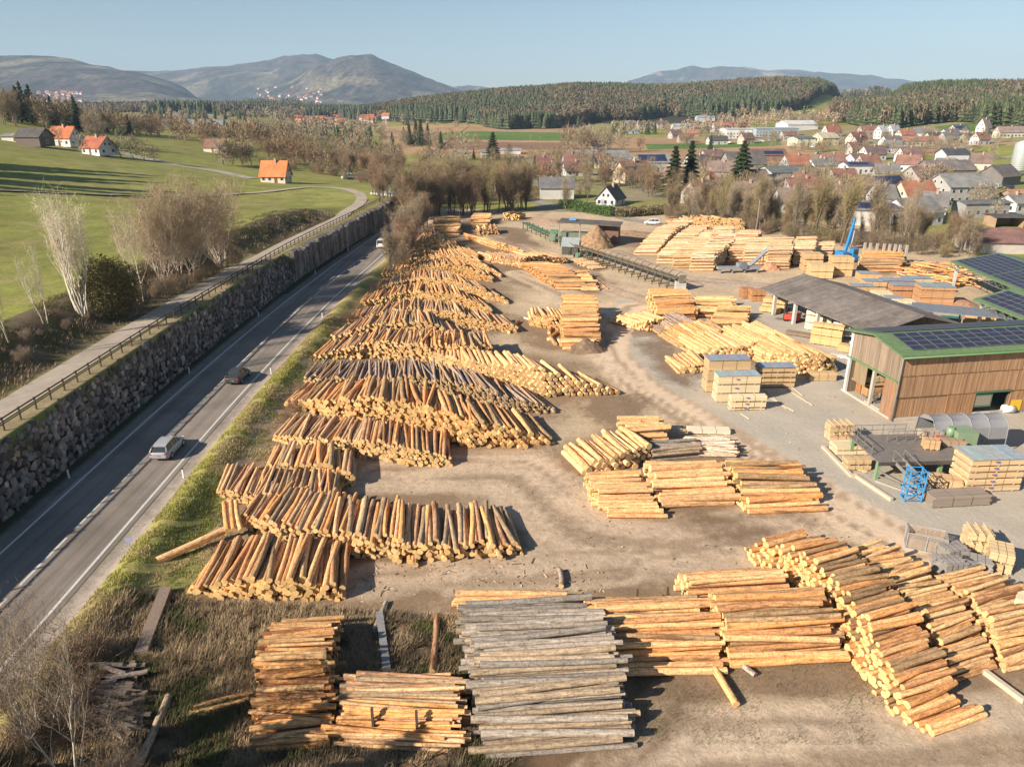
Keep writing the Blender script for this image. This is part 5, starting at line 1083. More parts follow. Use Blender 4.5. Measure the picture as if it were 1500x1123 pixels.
    hs(1337, 238, 34, 'h', 8, WHITE, (.24, .12, .11), 'white chalet with reddish-brown half-hipped roof beside the tan field', he=4.2, rise=5, dep=11)
    hs(1401, 239, 42, 'h', 6, WHITE, (.07, .075, .10), 'white house with dark blue roof right of the tan field', he=5.5, rise=3, dep=11)
    hs(1260, 240, 24, 'h', 16, WHITE, (.2, .13, .12), 'small brown-roofed house with pale carport left of the white chalet', he=3.2, rise=3)
    hs(1396, 206, 28, 'h', 20, WHITE, (.2, .17, .17), 'white alpine chalet with balcony near the forest', he=5, rise=4)
    hs(1408, 198, 24, 'h', 8, WHITE, (.08, .09, .13), 'white house with solar roof behind the alpine chalet', he=5, rise=3.4, solar=3)
    hs(1426, 208, 26, 'h', 4, CREAM, DKR, 'dark-roofed bungalow right of the alpine chalet', he=3.4, rise=3)
    hs(1446, 197, 15, 'g', 28, (.76, .72, .64), (.3, .22, .2), 'tall narrow white gable house at the forest edge', he=6, rise=7)
    hs(1482, 202, 44, 'h', 2, CREAM, (.30, .20, .17), 'long brown-roofed farm at the right below the forest', he=4.5, rise=4, nw=7)
    hs(876, 221, 20, 'h', 0, WHITE, BRNR, 'small house half hidden behind the round grove', he=4, rise=4)
    # the rest of the village, row by row from the left
    r = random.Random(21)
    for rown, line, n, wp, lo in [('front village row behind the tree belt', [(1000, 300), (1080, 296), (1160, 312), (1240, 300), (1300, 304), (1400, 330)], 6, 42, 1), ('second village row', [(960, 272), (1070, 264), (1150, 282), (1230, 276), (1290, 268), (1330, 258)], 6, 40, 1), ('row along the crossroads', [(1196, 240), (1230, 246), (1310, 250), (1360, 256), (1460, 250)], 5, 34, 1), ('row below the right wood', [(1230, 224), (1300, 226), (1360, 200), (1420, 214), (1470, 212)], 5, 28, 1), ('row beside the round grove', [(770, 240), (820, 244), (870, 252), (912, 236)], 3, 28, 1)]:
        Q = [Vector((a, b)) for a, b in line]
        for i in range(n):
            q = along(Q, (i + .5) / n); rc, rn = r.choice([((.22, .14, .11), 'brown'), ((.30, .13, .085), 'dull red'), ((.19, .18, .17), 'grey'), ((.25, .17, .13), 'tan-brown')]); wc, wn = r.choice([(WHITE, 'white'), (CREAM, 'cream'), (PINK, 'plaster')])
            hs(q.x + r.uniform(-6, 6), q.y + r.uniform(-3, 3), wp * r.uniform(.75, 1.25), r.choice(['h', 'h', 's', 'g']), r.uniform(-25, 32), wc, rc, '%s house, %s roof, %s from left, %s' % (wn, rn, ordn(i + 1), rown))
    # small far towns
    r = random.Random(9)
    T1 = [('on the left mountain foot', (56, 118), (136, 158), 5600, 46), ('on the slope of the central mountain', (372, 472), (128, 166), 4300, 44), ('in the far town left of centre', (350, 475), (158, 172), 2100, 26), ('along the plain beyond the tree belt', (436, 590), (172, 186), 1150, 22)]
    for desc, xr, yr, D, n in T1:
        PL = []
        for i in range(n):
            for _ in range(8):
                p = T(r.uniform(*xr), r.uniform(*yr))
                if D * .6 < p.y < D * 1.6: break
            else: continue
            big = 1.0 if D < 3000 else 1.5
            PL.append((p, big))
        PL.sort(key=lambda q: q[0].x / q[0].y)
        for i, (p, big) in enumerate(PL):
            rc, rn = r.choice([(RED, 'red'), (ORG, 'orange'), (BRNR, 'brown'), (RED, 'red')]); house(p, r.uniform(9, 15) * big, 9 * big, 5 * big, 4 * big, r.uniform(-.6, .6), jit(WHITE, .1), rc, 'tiny white house, %s roof, %s from left %s' % (rn, ordn(i + 1), desc), nw=0, ng=0, chim=0, door=False)['group'] = 'tiny houses ' + desc
# ------------------------------------------------------------------ sawmill hall, shed, canopies
def frame(o, ux):
    "local axes at origin o with x direction ux: returns yaw"
    return math.atan2(ux[1], ux[0])
def make_mill():
    yaw = R(9.5); O = G(1306, 616); t = thing('sawmill_hall', 'large sawmill hall with brown board cladding and green-edged solar roof', 'hall', O, yaw)
    W, D, HE, HR = 34, 8.6, 7.3, 8.1; WD = (.36, .215, .12); r = random.Random(2)
    def boards(mb, x0, x1, z0, z1, y, col=WD, bw=.16, axis='x', out=-1):
        n = int((x1 - x0) / bw)
        for i in range(n):
            a = x0 + (x1 - x0) * i / n; b = a + (x1 - x0) / n * .93; dep = r.uniform(.0, .035); k = r.uniform(.82, 1.15); c = tuple(q * k for q in col)
            if axis == 'x': mb.box(a, b, y + out * (.03 + dep), y + .03, z0 + r.uniform(0, .05), z1, c)
            else: mb.box(y + out * (.03 + dep), y + .03, a, b, z0 + r.uniform(0, .05), z1, c)
    mb = MB(); door = (9.3, 13.4)
    for (z0, z1, o) in ((4.9, 7.25, -.04), (2.5, 5.0, -.0)): boards(mb, 0, W, z0, z1, o)
    boards(mb, 0, door[0], .3, 2.6, .04); boards(mb, door[1], W, .3, 2.6, .04)
    mb.box(.02, W, .1, .2, .3, 7.2, (.05, .04, .03)) if 0 else None
    for z in (2.55, 4.95): mb.box(0, W, -.09, -.03, z - .06, z + .04, (.16, .09, .05))
    mb.build('front_cladding', 'wood', t)
    mb = MB(); mb.box(.05, W, D - .2, D, 0, HE, (.2, .15, .1)); mb.box(0, door[0], .1, .25, 0, HE, (.06, .05, .04)); mb.box(door[1], W, .1, .25, 0, HE, (.06, .05, .04)); mb.box(door[0], door[1], .1, .25, 2.6, HE, (.06, .05, .04)); mb.build('inner_wall', 'wood', t)
    mb = MB(); mb.box(-.1, W, -.12, .1, 0, .3, (.5, .46, .4)); mb.box(-.12, .12, .1, D + .5, 0, .18, (.55, .48, .38)); mb.build('plinth', 'concrete', t)
    # west end: grey upper boarding, open bays below
    g = MB()
    n = 46
    for i in range(n):
        a = D * i / n; b = a + D / n * .93; zt_ = HE + (HR - HE) * (1 - abs((a + b) / 2 - D / 2) / (D / 2)); k = r.uniform(.7, 1.2); dep = r.uniform(0, .03)
        g.box(-.05 - dep, .02, a, b, 4.4, zt_ - .02, tuple(q * k for q in (.29, .22, .16)))
    g.build('gable_boarding', 'wood', t)
    g = MB(); g.box(-.35, .0, -.1, D + .1, 4.28, 4.4, (.14, .25, .11)); g.build('gable_canopy', 'paint', t)
    g = MB()
    for i in range(12): g.box(-.04, .02, .1 + i * .17, .25 + i * .17, .2, 4.3, tuple(q * r.uniform(.75, 1.2) for q in (.30, .19, .11)))
    for i in range(13): g.box(-.04, .02, 5.2 + i * .17, 5.35 + i * .17, 1.9, 4.3, tuple(q * r.uniform(.75, 1.2) for q in (.30, .21, .13)))
    g.build('lower_boarding', 'wood', t)
    for y, c in ((D - .1, (.60, .58, .54)), (D * .46, (.4, .36, .3)), (.15, (.3, .18, .1))):
        g = MB(); g.box(-.15, .15, y - .17, y + .17, 0, 4.3 if c[0] < .5 else 7.2, c); g.build('column', 'concrete', t)
    g = MB(); g.box(.1, 6, 2.3, 5.0, .12, .35, (.42, .38, .32)); g.box(.3, 4, D - 3, D - .6, 1.7, 1.9, (.5, .35, .2)); g.build('loading_deck', 'wood', t)
    g = MB(); g.tube([(-.22, -.22, .1), (-.22, -.22, 6.9), (-.1, -.25, 7.2)], [.06, .06, .06], 8, (.35, .35, .36)); g.build('downpipe', 'steel', t)
    # roof
    RG = (.16, .24, .12); ov = .7; k = (HR - HE) / (D / 2)
    g = MB()
    for (ya, yb) in ((-ov, D / 2), (D + ov, D / 2)):
        za = HE - ov * k; A = [(-ov, ya, za), (W, ya, za), (W, yb, HR), (-ov, yb, HR)]
        if ya > yb: A = A[::-1]
        g.hexa(A + [(a, b, c + .2) for a, b, c in A], RG)
    for i in range(int(W / .33)):
        x = -ov + i * .33; g.hexa([(x, -ov, HE - ov * k + .2), (x + .06, -ov, HE - ov * k + .2), (x + .06, D / 2, HR + .2), (x, D / 2, HR + .2), (x, -ov, HE - ov * k + .24), (x + .06, -ov, HE - ov * k + .24), (x + .06, D / 2, HR + .24), (x, D / 2, HR + .24)], RG)
    rf = g.build('roof', 'steel', t)
    def panels(par, x0, n, y0, m, pw, ph, zf, flip=1):
        p = MB(); q = MB()
        for i in range(n):
            for j in range(m):
                xa, ya = x0 + i * pw, y0 + j * ph; xb, yb = xa + pw - .05, ya + ph - .05
                A = [(xa, ya, zf(ya)), (xb, ya, zf(ya)), (xb, yb, zf(yb)), (xa, yb, zf(yb))]
                q.hexa([(a, b, c - .04) for a, b, c in A] + A, (.17, .18, .20))
                A = [(xa + .05, ya + .05, zf(ya + .05) + .006), (xb - .05, ya + .05, zf(ya + .05) + .006), (xb - .05, yb - .05, zf(yb - .05) + .006), (xa + .05, yb - .05, zf(yb - .05) + .006)]
                p.poly(A, tuple(c * r.uniform(.85, 1.15) for c in (.030, .034, .055)))
        o = q.build('solar_array', 'steel', par); p.build('solar_cells', 'panel', o) if par.type != 'MESH' else p.build('solar_cells', 'panel', par)
    panels(rf, 1.1, 11, .3, 4, 1.5, .92, lambda y: HE + k * y + .32); panels(rf, 18.1, 10, .3, 4, 1.5, .92, lambda y: HE + k * y + .32)
    panels(rf, .6, 22, D / 2 + .35, 4, 1.5, .92, lambda y: HR - k * (y - D / 2) + .32)
    g = MB(); g.tube([(-ov, -ov - .08, HE - .1), (W, -ov - .08, HE - .1)], [.09, .09], 8, (.12, .22, .1)); g.build('gutter', 'paint', t)
    # doorway with sliding doors
    g = MB(); g.box(door[0] - .1, door[1] + .1, -.28, -.1, 2.55, 2.72, (.05, .12, .07)); g.build('door_rail', 'paint', t)
    g = MB(); boards(g, door[1] + .05, door[1] + 4.1, .15, 2.5, -.16, (.36, .2, .1)); g.build('sliding_door', 'wood', t)
    g = MB(); boards(g, door[0] - 3.4, door[0] - .05, .15, 2.5, -.14, (.34, .19, .1)); g.build('sliding_door', 'wood', t)
    g = MB(); g.box(door[0], door[0] + 2.1, -.1, -.04, .9, 2.4, (.06, .13, .09)); g.box(door[0] + .15, door[0] + 1.95, -.12, -.1, 1.1, 2.2, (.25, .22, .17)); g.build('green_gate', 'paint', t)
    g = MB(); g.box(door[0], door[0] + 2.1, -.3, .0, 0, .35, (.5, .48, .44)); g.build('doorstep', 'concrete', t)
    # long open shed behind it
    A = G(1119, 424, 3.5); B = G(1258, 481, 3.5); C = G(1176, 403, 5.4); u = (B - A).normalized(); n = Vector((-u.y, u.x, 0)); L = (B - A).length + 3
    if n.dot(C - A) < 0: n = -n
    half = 7.2; t = thing('timber_shed', 'long open-sided timber shed with dull brown corrugated roof', 'shed', (A.x, A.y, 0), math.atan2(u.y, u.x))
    sgn = 1 if n.dot(Vector((-u.y, u.x, 0))) > 0 else -1
    g = MB(); HE2, HR2 = 3.5, 5.4; RC_ = (.185, .165, .15)
    for ya, yb in ((-.4, half), (2 * half + .4, half)):
        Q = [(-.6, sgn * ya, HE2), (L, sgn * ya, HE2), (L, sgn * yb, HR2), (-.6, sgn * yb, HR2)]
        if (ya > yb) ^ (sgn < 0): Q = Q[::-1]
        ns = int((L + .6) / .7)
        for q in range(ns):
            xa, xb = -.6 + (L + .6) * q / ns, -.6 + (L + .6) * (q + 1) / ns; W4 = [(xa, sgn * ya, HE2), (xb, sgn * ya, HE2), (xb, sgn * yb, HR2), (xa, sgn * yb, HR2)]
            if (ya > yb) ^ (sgn < 0): W4 = W4[::-1]
            dz = .03 * (q % 2); kq = r.uniform(.9, 1.1); g.hexa(W4 + [(a, b, c + .1 + dz) for a, b, c in W4], tuple(c * kq for c in RC_))
    for i in range(int((L + .5) / .5)):
        x = -.5 + i * .5; g.hexa([(x, -.4 * sgn, HE2 + .1), (x + .12, -.4 * sgn, HE2 + .1), (x + .12, half * sgn, HR2 + .1), (x, half * sgn, HR2 + .1), (x, -.4 * sgn, HE2 + .15), (x + .12, -.4 * sgn, HE2 + .15), (x + .12, half * sgn, HR2 + .15), (x, half * sgn, HR2 + .15)], (.22, .175, .15))
    g.box(-.6, L, sgn * half - .2, sgn * half + .2, HR2 + .1, HR2 + .2, (.17, .14, .13))
    g.build('roof', 'roof', t)
    for i in range(5):
        x = 2.6 + i * (L - 4) / 4
        for y in (.5, 2 * half - .5):
            g = MB(); g.box(x - .22, x + .22, sgn * y - .22, sgn * y + .22, 0, HE2, (.52, .49, .44)); g.build('column', 'concrete', t)
        g = MB(); g.beam((x, sgn * .3, HE2 - .1), (x, sgn * half, HR2 - .15), .14, .25, (.2, .13, .08)); g.beam((x, sgn * (2 * half - .3), HE2 - .1), (x, sgn * half, HR2 - .15), .14, .25, (.2, .13, .08)); g.beam((x, sgn * .3, HE2 - .35), (x, sgn * (2 * half - .3), HE2 - .35), .14, .2, (.2, .13, .08)); g.build('truss', 'wood', t)
    g = MB(); g.box(-.3, L - .3, sgn * .42, sgn * .58, HE2 - .35, HE2 - .05, (.24, .16, .1)); g.build('eaves_beam', 'wood', t)
    g = MB(); g.box(0, L - 1, sgn * (2 * half - .1) - .05, sgn * (2 * half - .1) + .05, 0, HE2, (.50, .46, .40)); g.build('rear_wall', 'wood', t)
    SH = (A, u, n)
    # solar canopies on the right
    for (pa, pb, wd, he, lab) in [((1392, 384), (1500, 430), 16, 4.6, 'large green-edged solar canopy at the right edge behind the hall'), ((1425, 440), (1500, 470), 11, 4.0, 'smaller solar canopy between the large canopy and the sawmill hall')]:
        a = G(pa[0], pa[1], he); b = G(pb[0], pb[1], he); u = (b - a).normalized(); LL = 26 if wd > 12 else 20
        t = thing('solar_canopy', lab, 'canopy', (a.x, a.y, 0), math.atan2(u.y, u.x), 'solar canopies')
        g = MB(); rise = 1.6; Q = [(0, 0, he), (LL, 0, he), (LL, wd / 2, he + rise), (0, wd / 2, he + rise)]; g.hexa(Q + [(x, y, z + .25) for x, y, z in Q], RG)
        Q = [(0, wd / 2, he + rise), (LL, wd / 2, he + rise), (LL, wd, he), (0, wd, he)]; g.hexa(Q + [(x, y, z + .25) for x, y, z in Q], RG); rf = g.build('roof', 'steel', t)
        kk = rise / (wd / 2); m = int((wd / 2 - 1) / 1.0)
        panels(rf, .8, 7, .5, m, 1.7, 1.0, lambda y: he + kk * y + .34); panels(rf, 13.1, 6, .5, m, 1.7, 1.0, lambda y: he + kk * y + .34)
        for i in (0, 3):
            for y in (.8, wd - .8):
                g = MB(); g.box(1 + i * 6, 1.4 + i * 6, y - .2, y + .2, 0, he, (.55, .55, .52)); g.build('column', 'concrete', t)
            g = MB(); x = 1.2 + i * 6; g.beam((x, .8, he - .8), (x, wd - .8, he - .8), .12, .12, (.15, .2, .13))
            for q in range(10): y0 = .8 + q * (wd - 1.6) / 10; y1 = y0 + (wd - 1.6) / 10; f = lambda y: he + rise * (1 - abs(y - wd / 2) / (wd / 2)) - .1; g.beam((x, y0, he - .8 if q % 2 else f(y0)), (x, y1, f(y1) if q % 2 else he - .8), .07, .07, (.15, .2, .13))
            g.build('truss', 'steel', t)
        g = MB(); 
        for q in range(24): y = .0; x = q * LL / 24; g.beam((x, .05, he - .75 if q % 2 else he), (x + LL / 24, .05, he if q % 2 else he - .75), .07, .07, (.2, .22, .18))
        g.beam((0, .05, he - .8), (LL, .05, he - .8), .1, .1, (.2, .22, .18)); g.build('edge_girder', 'steel', t)
    # lean-to roof piece below the canopies
    O = G(1430, 500, 0); t = thing('lean_to', 'low lean-to with grey-blue sheet roof right of the lumber rows', 'lean-to', (O.x - 3, O.y + 4, 0), R(-24))
    g = MB(); g.hexa([(-4, 0, 3), (9, 0, 3), (9, 3.2, 3.4), (-4, 3.2, 3.4), (-4, 0, 3.1), (9, 0, 3.1), (9, 3.2, 3.5), (-4, 3.2, 3.5)], (.22, .24, .27)); g.build('roof', 'steel', t)
    for x in (-3.5, 2.5, 8.5):
        for y in (.2, 3): g = MB(); g.box(x - .1, x + .1, y - .1, y + .1, 0, 3.05, (.3, .22, .15)); g.build('post', 'wood', t)
# ------------------------------------------------------------------ sawn timber
BCOL = (.66, .47, .26)
def bundle(loc, w, d, h, yaw, label, col=BCOL, layer=.09, bw=.22, name='lumber_bundle', group='sawn timber bundles', sheet=None, straps=2, base=True, cat='lumber bundle', rough=.02, stick=0, marks=0):
    "sawn boards lying along x, stacked in layers; near-left corner at loc"
    r = random.Random(int(abs(loc[0] * 31 + loc[1] * 17 + loc[2] * 7 + w * 13))); t = thing(name, label, cat, loc, yaw, group); mb = MB()
    zb = .12 if base else 0; nl = max(1, int((h - zb) / layer)); nb = max(1, int(d / bw))
    for j in range(nl):
        z = zb + j * layer
        for i in range(nb):
            if 0 < i < nb - 1 and j < nl - 1: # hidden core: one filler per row is enough
                if i > 1: continue
                mb.box(.02 + rough, w - .02 - rough, bw, d - bw, z, z + layer * .9, tuple(c * .8 for c in col)); continue
            k = r.uniform(.82, 1.1); e = r.uniform(-rough, rough); e2 = r.uniform(-rough, rough)
            mb.box(e, w + e2, i * bw + .008, (i + 1) * bw - .008, z, z + layer * .9, tuple(c * k for c in col))
    if stick:
        for k in range(stick):
            x = w * (k + .5) / stick; mb.box(x - .05, x + .05, -.25, d + .15, h + .0, h + .06, tuple(c * 1.05 for c in col))
    mb.build('boards', 'board', t)
    if marks:
        m = MB(); x = w * .45; z = zb + (h - zb) * .55; m.box(x - .16, x - .04, -.035, -.022, z, z + .12, (.55, .05, .05)); m.box(x, x + .3, -.035, -.022, z - .08, z + .02, (.12, .16, .45)); m.box(x + .03, x + .22, -.035, -.022, z + .05, z + .11, (.12, .16, .45)); m.build('printed_mark', 'paint', t)
    if base:
        for x in (.12 * w, .5 * w, .88 * w):
            m = MB(); m.box(x - .06, x + .06, .02, d - .02, 0, .115, tuple(c * .8 for c in col)); m.build('bearer', 'board', t)
    for k in range(straps):
        x = w * (k + 1) / (straps + 1); m = MB(); z1 = zb + nl * layer
        m.box(x - .012, x + .012, -.02, -.012, zb, z1, (.12, .10, .09)); m.box(x - .012, x + .012, -.012, d + .01, z1 + .002, z1 + .008, (.12, .10, .09)); m.build('strap', 'steel', t)
    return t
def sheet(loc, w, d, yaw, label, col=(.33, .38, .42)):
    t = MB(); n = 7; r = random.Random(int(w * 100))
    for i in range(n):
        a, b = w * i / n, w * (i + 1) / n; dz = .012 * (i % 2); t.hexa([(a, -.08, 0 + dz), (b, -.08, dz), (b, d + .08, dz + .03), (a, d + .08, .03 + dz), (a, -.08, .025 + dz), (b, -.08, .025 + dz), (b, d + .08, .055 + dz), (a, d + .08, .055 + dz)], tuple(c * r.uniform(.9, 1.1) for c in col))
    o = t.build('cover_sheet', 'steel'); o.location = loc; o.rotation_euler = (0, 0, yaw); tag(o, label, 'sheet', 'cover sheets on the timber stacks')
def mark(loc, yaw, parent_label, s=.22):
    pass
def stackof(px, py, w, d, hs_, yaw, desc, col=BCOL, cover=None, off=(0, 0), **k):
    "a pile of bundles; hs_ = heights from the bottom"
    p = G(px, py); z = 0; ya = R(yaw); N_ = len(hs_); words = ['bottom', 'second', 'third', 'fourth', 'fifth', 'sixth', 'seventh']
    for i, h in enumerate(hs_):
        pos = 'only' if N_ == 1 else 'top' if i == N_ - 1 else words[i]
        lab = desc if N_ == 1 else '%s bundle of the %s' % (pos, desc)
        bundle((p.x + rnd.uniform(-.04, .04), p.y + rnd.uniform(-.04, .04), z), w, d, h - .01, ya + rnd.uniform(-.008, .008), lab, col=jit(col, .06), **k); z += h
    if cover: sheet((p.x, p.y, z + .02), w, d, ya, 'metal sheet on the ' + desc, cover)
    return Vector((p.x, p.y, z))
def make_lumber():
    CS = (.34, .39, .42); PALE = (.72, .58, .37); TANL = (.60, .42, .23); OLD = (.32, .26, .21); ORL = (.62, .38, .18)
    S = stackof
    # group in front of the thick-ended pile
    S(1026, 565, 2.6, 1.1, [1.35, 1.35, 1.35], 0, 'sheet-covered stack at the back left of the lumber group', cover=CS) if 0 else None
    S(1034, 575, 4.9, 1.9, [1.3, 1.3, 1.3], 3, 'tallest blue-sheeted stack beside the round logs', TANL, CS)
    S(1048, 590, 4.8, 1.7, [1.05, 1.05, 1.05], 2, 'three-tier stack in front of the tallest stack', PALE, (.42, .50, .50), rough=.01, marks=1)
    S(1069, 602, 3.9, 1.0, [.3, .75, .75], 2, 'low pale stack at the front of the lumber group', PALE, marks=1)
    S(1110, 568, 4.3, 1.8, [.62, .62, .62, .62], 1, 'many-layered stack right of the tall stacks', TANL, CS, layer=.1)
    S(1186, 559, 3.2, 1.2, [1.1], 1, 'low single bundle before the thick-ended log pile', TANL)
    S(1150, 556, 2.0, 1.2, [.8], 0, 'pile wrapped in white foil between lumber and logs', (.7, .7, .7), straps=0, name='wrapped_pile', cat='wrapped pile') if 0 else None
    # lone pair by the hall
    S(1214, 647, 2.55, 1.25, [.9, .9], 5, 'two-tier block standing alone before the hall', (.68, .47, .27), stick=4)
    S(1224, 668, 5.8, 1.6, [.5, .5], 3, 'low pale stack left of the sorting deck', PALE)
    S(1240, 690, 2.2, 1.1, [.55, .5], 2, 'short stack under the corner of the sorting deck', TANL)
    S(1228, 683, 2.4, .5, [.3], -38, 'narrow bundle on the ground left of the deck', TANL)
    # big stack right
    S(1413, 722, 4.9, 2.6, [.62, .62, .62, .62, .62], 4, 'five-layer sheet-topped stack right of the blue tower', (.66, .47, .27), (.42, .50, .48), layer=.15, marks=1)
    S(1366, 745, 5.0, 1.7, [1.0], 5, 'grey-brown old board pile before the blue tower', OLD, layer=.06, rough=.12)
    # bottom right
    S(1413, 808, 1.7, 1.4, [.9, .8], -12, 'small two-tier yellow block above the firewood', (.68, .50, .28), stick=3)
    S(1444, 836, 1.5, 2.0, [.85, .8], -28, 'yellow block turned towards the right edge', (.68, .50, .28))
    S(1434, 838, 1.4, 1.2, [.9], -20, 'small tan block behind the grey firewood', TANL)
    S(1404, 862, 6.5, 1.3, [1.0], -42, 'long squared cream beams beside the diagonal stack', PALE, layer=.5, bw=.6, name='beam_bundle')
    S(1478, 905, 4, 1.6, [1.6], -42, 'cream stack cut by the right edge', PALE)
    for i, (x, y, w_, d_, h_) in enumerate([(1385, 828, 1.7, 1.4, 1.2), (1366, 838, 1.4, 1.3, 1.0), (1404, 836, 1.9, 1.3, 1.1), (1382, 850, 1.6, 1.3, 1.3), (1412, 850, 1.3, 1.3, 1.1)]):
        S(x, y, w_, d_, [h_], [10, -15, -30, 5, 20][i], 'grey bundled firewood cube, %s of five before the yellow blocks' % ['rearmost', 'leftmost', 'rear right', 'front', 'right front'][i], (.34, .31, .28), layer=.08, bw=.12, rough=.1, name='firewood_bundle', straps=3)
    # rows behind the shed
    for i, (x, y, w_, d_, h_, c, cv) in enumerate([
        (1176, 398, 3.6, 3.2, [1.2, 1.2, 1.2], TANL, None), (1186, 408, 4.2, 3, [1.3, 1.3], (.70, .50, .26), None), (1217, 405, 3.9, 3, [1.3, 1.3, 1.2], (.68, .46, .23), None),
        (1258, 412, 4.0, 2.6, [1.4], ORL, CS), (1246, 438, 3.8, 2.4, [1.1, 1.1], ORL, CS), (1264, 430, 3.8, 2.2, [1.2, 1], TANL, CS),
        (1290, 430, 5.6, 2.6, [1.2, 1.1], (.50, .27, .14), CS), (1305, 436, 5.0, 2.2, [1.2, .9], (.48, .25, .13), CS), (1320, 424, 5.2, 2.4, [1.0, 1.0], TANL, CS), (1342, 428, 6.2, 2.4, [1.1], (.40, .22, .12), CS),
        (1279, 448, 2.8, 2.4, [1.2, 1.1], PALE, None), (1296, 456, 2.6, 2.2, [1.2, .9], PALE, CS), (1309, 460, 3.0, 2.2, [1.2, 1.0], PALE, None), (1322, 463, 3.0, 2.2, [1.1, .6], ORL, CS),
        (1345, 448, 5.4, 3, [1.3, 1.3, .6], (.58, .32, .16), CS), (1347, 447, 1.0, 1.0, [.5], TANL, None)][:15]):
        S(x, y, w_, d_, h_, -6, 'lumber stack, %s from left, behind the shed' % ordn(i + 1), c, cv)
    S(1100, 442, 2.4, 2.4, [1.0, .9], 0, 'dark orange block at the left end of the shed', (.50, .25, .11))
    S(1088, 438, 2.2, 2.6, [1.9], 0, 'reddish log block left of the shed', (.44, .22, .1), layer=.3, bw=.3, name='beam_bundle')
    S(1116, 452, 3.6, 2.4, [1.0, .8], -30, 'yellow block under the left end of the shed roof', (.66, .44, .2))
    S(1112, 456, 3.2, 1.6, [.8], -30, 'lower yellow bundle at the shed corner', (.66, .44, .2))
    # in the shed, towards the camera
    S(1178, 482, 3.6, 1.4, [1.1, 1.1, .7], -33, 'pale stack in the first shed bay', (.78, .68, .50))
    S(1186, 503, 4.0, 1.4, [1.3, 1.1, .6], -32, 'tall tan stack leaning out of the shed', (.66, .43, .2))
    S(1226, 515, 4.0, 1.5, [1.1], -32, 'tan bundle at the foot of the white wrapped stack', (.64, .42, .2))
    o = S(1216, 502, 3.4, 1.4, [1.2, 1.0, .6], -32, 'white foil-wrapped stack at the right end of the shed', (.80, .79, .78), layer=.6, bw=.8, straps=1)
    S(1226, 524, 3.6, 1.0, [.25], -38, 'white foil-wrapped boards on the ground before the shed', (.80, .79, .78), layer=.15, bw=.3, straps=0)
    S(1216, 520, 6.5, 1.0, [.3], -36, 'flat pale boards along the shed front', (.62, .54, .44))
    S(1150, 490, 5, 1.4, [.5], -34, 'dull boards on the ground before the shed', (.30, .22, .15))
    S(1380, 470, 4, 2, [.9], -20, 'green wrapped stack by the lean-to', (.05, .16, .12), layer=.4, bw=.6)
    S(1412, 474, 4.0, 2, [1.3], -24, 'orange block under the lean-to', ORL)
    S(1008, 636, 4.2, 1.2, [.5], -4, 'cream plank bundle behind the round heap of slabs', (.74, .66, .5))
    # loose battens on the yard
    for a, b, l in [((1112, 574), (1163, 603), 'pale batten lying from the many-layered stack towards the camera'), ((1120, 572), (1152, 599), 'thin batten left of the longer pale batten'), ((1146, 566), (1190, 594), 'thin batten right of the many-layered stack'), ((1158, 566), (1176, 580), 'short batten furthest right of the lumber group'), ((1085, 606), (1098, 614), 'short batten sticking out before the low pale stack'),
                    ((1205, 656), (1248, 700), 'pale squared beam left of the sorting deck'), ((1250, 697), (1306, 734), 'second squared beam running below the stairs'), ((1440, 985), (1500, 1030), 'long grey squared beam at the lower right edge'), ((1470, 835), (1482, 843), 'short stick near the yellow block')]:
        p, q = G(*a), G(*b); m = MB(); p.z = q.z = .12; s = .3 if 'beam' in l else .09; p.z = q.z = s / 2 + .01; m.beam(p, q, s, s, (.55, .45, .33)); o = m.build('batten' if s < .2 else 'beam', 'board', None, p); tag(o, l, 'batten' if s < .2 else 'beam', 'loose battens and beams')
    # old timbers in the weeds
    for a, b, w_, h_, c, l in [((244, 868), (208, 962), .75, .35, (.24, .18, .14), 'wide flat weathered timber in the grass at lower left'), ((556, 902), (567, 985), .45, .3, (.25, .24, .24), 'grey squared timber standing out of the low stack'), ((196, 975), (185, 1040), .3, .3, (.2, .14, .1), 'dark beam edge beside the old slab heap')]:
        p, q = G(*a), G(*b); p.z = q.z = h_ / 2 + .12; m = MB(); m.beam(p, q, w_, h_, c); o = m.build('old_timber', 'wood', None, p); tag(o, l, 'timber')
    r = random.Random(3); k = 0
    for lay in range(5):
        for i in range(11):
            p = G(118 + r.uniform(-8, 30), 985 + i * 9 + r.uniform(-3, 3)); L = r.uniform(1.6, 2.8); a = R(r.gauss(-6, 16)); m = MB(); c = jit((.20, .16, .13), .4)
            m.rbox((p.x + 1.5, p.y, .12 + lay * .16), (L, r.uniform(.14, .26), .12), a, c); o = m.build('slab', 'wood', None, (p.x + 1.5, p.y, .12 + lay * .16))
            tag(o, 'grey rough slab in layer %d, row %d of the old collapsed heap in the thicket' % (lay + 1, i + 1), 'slab', 'slabs of the old heap in the thicket')
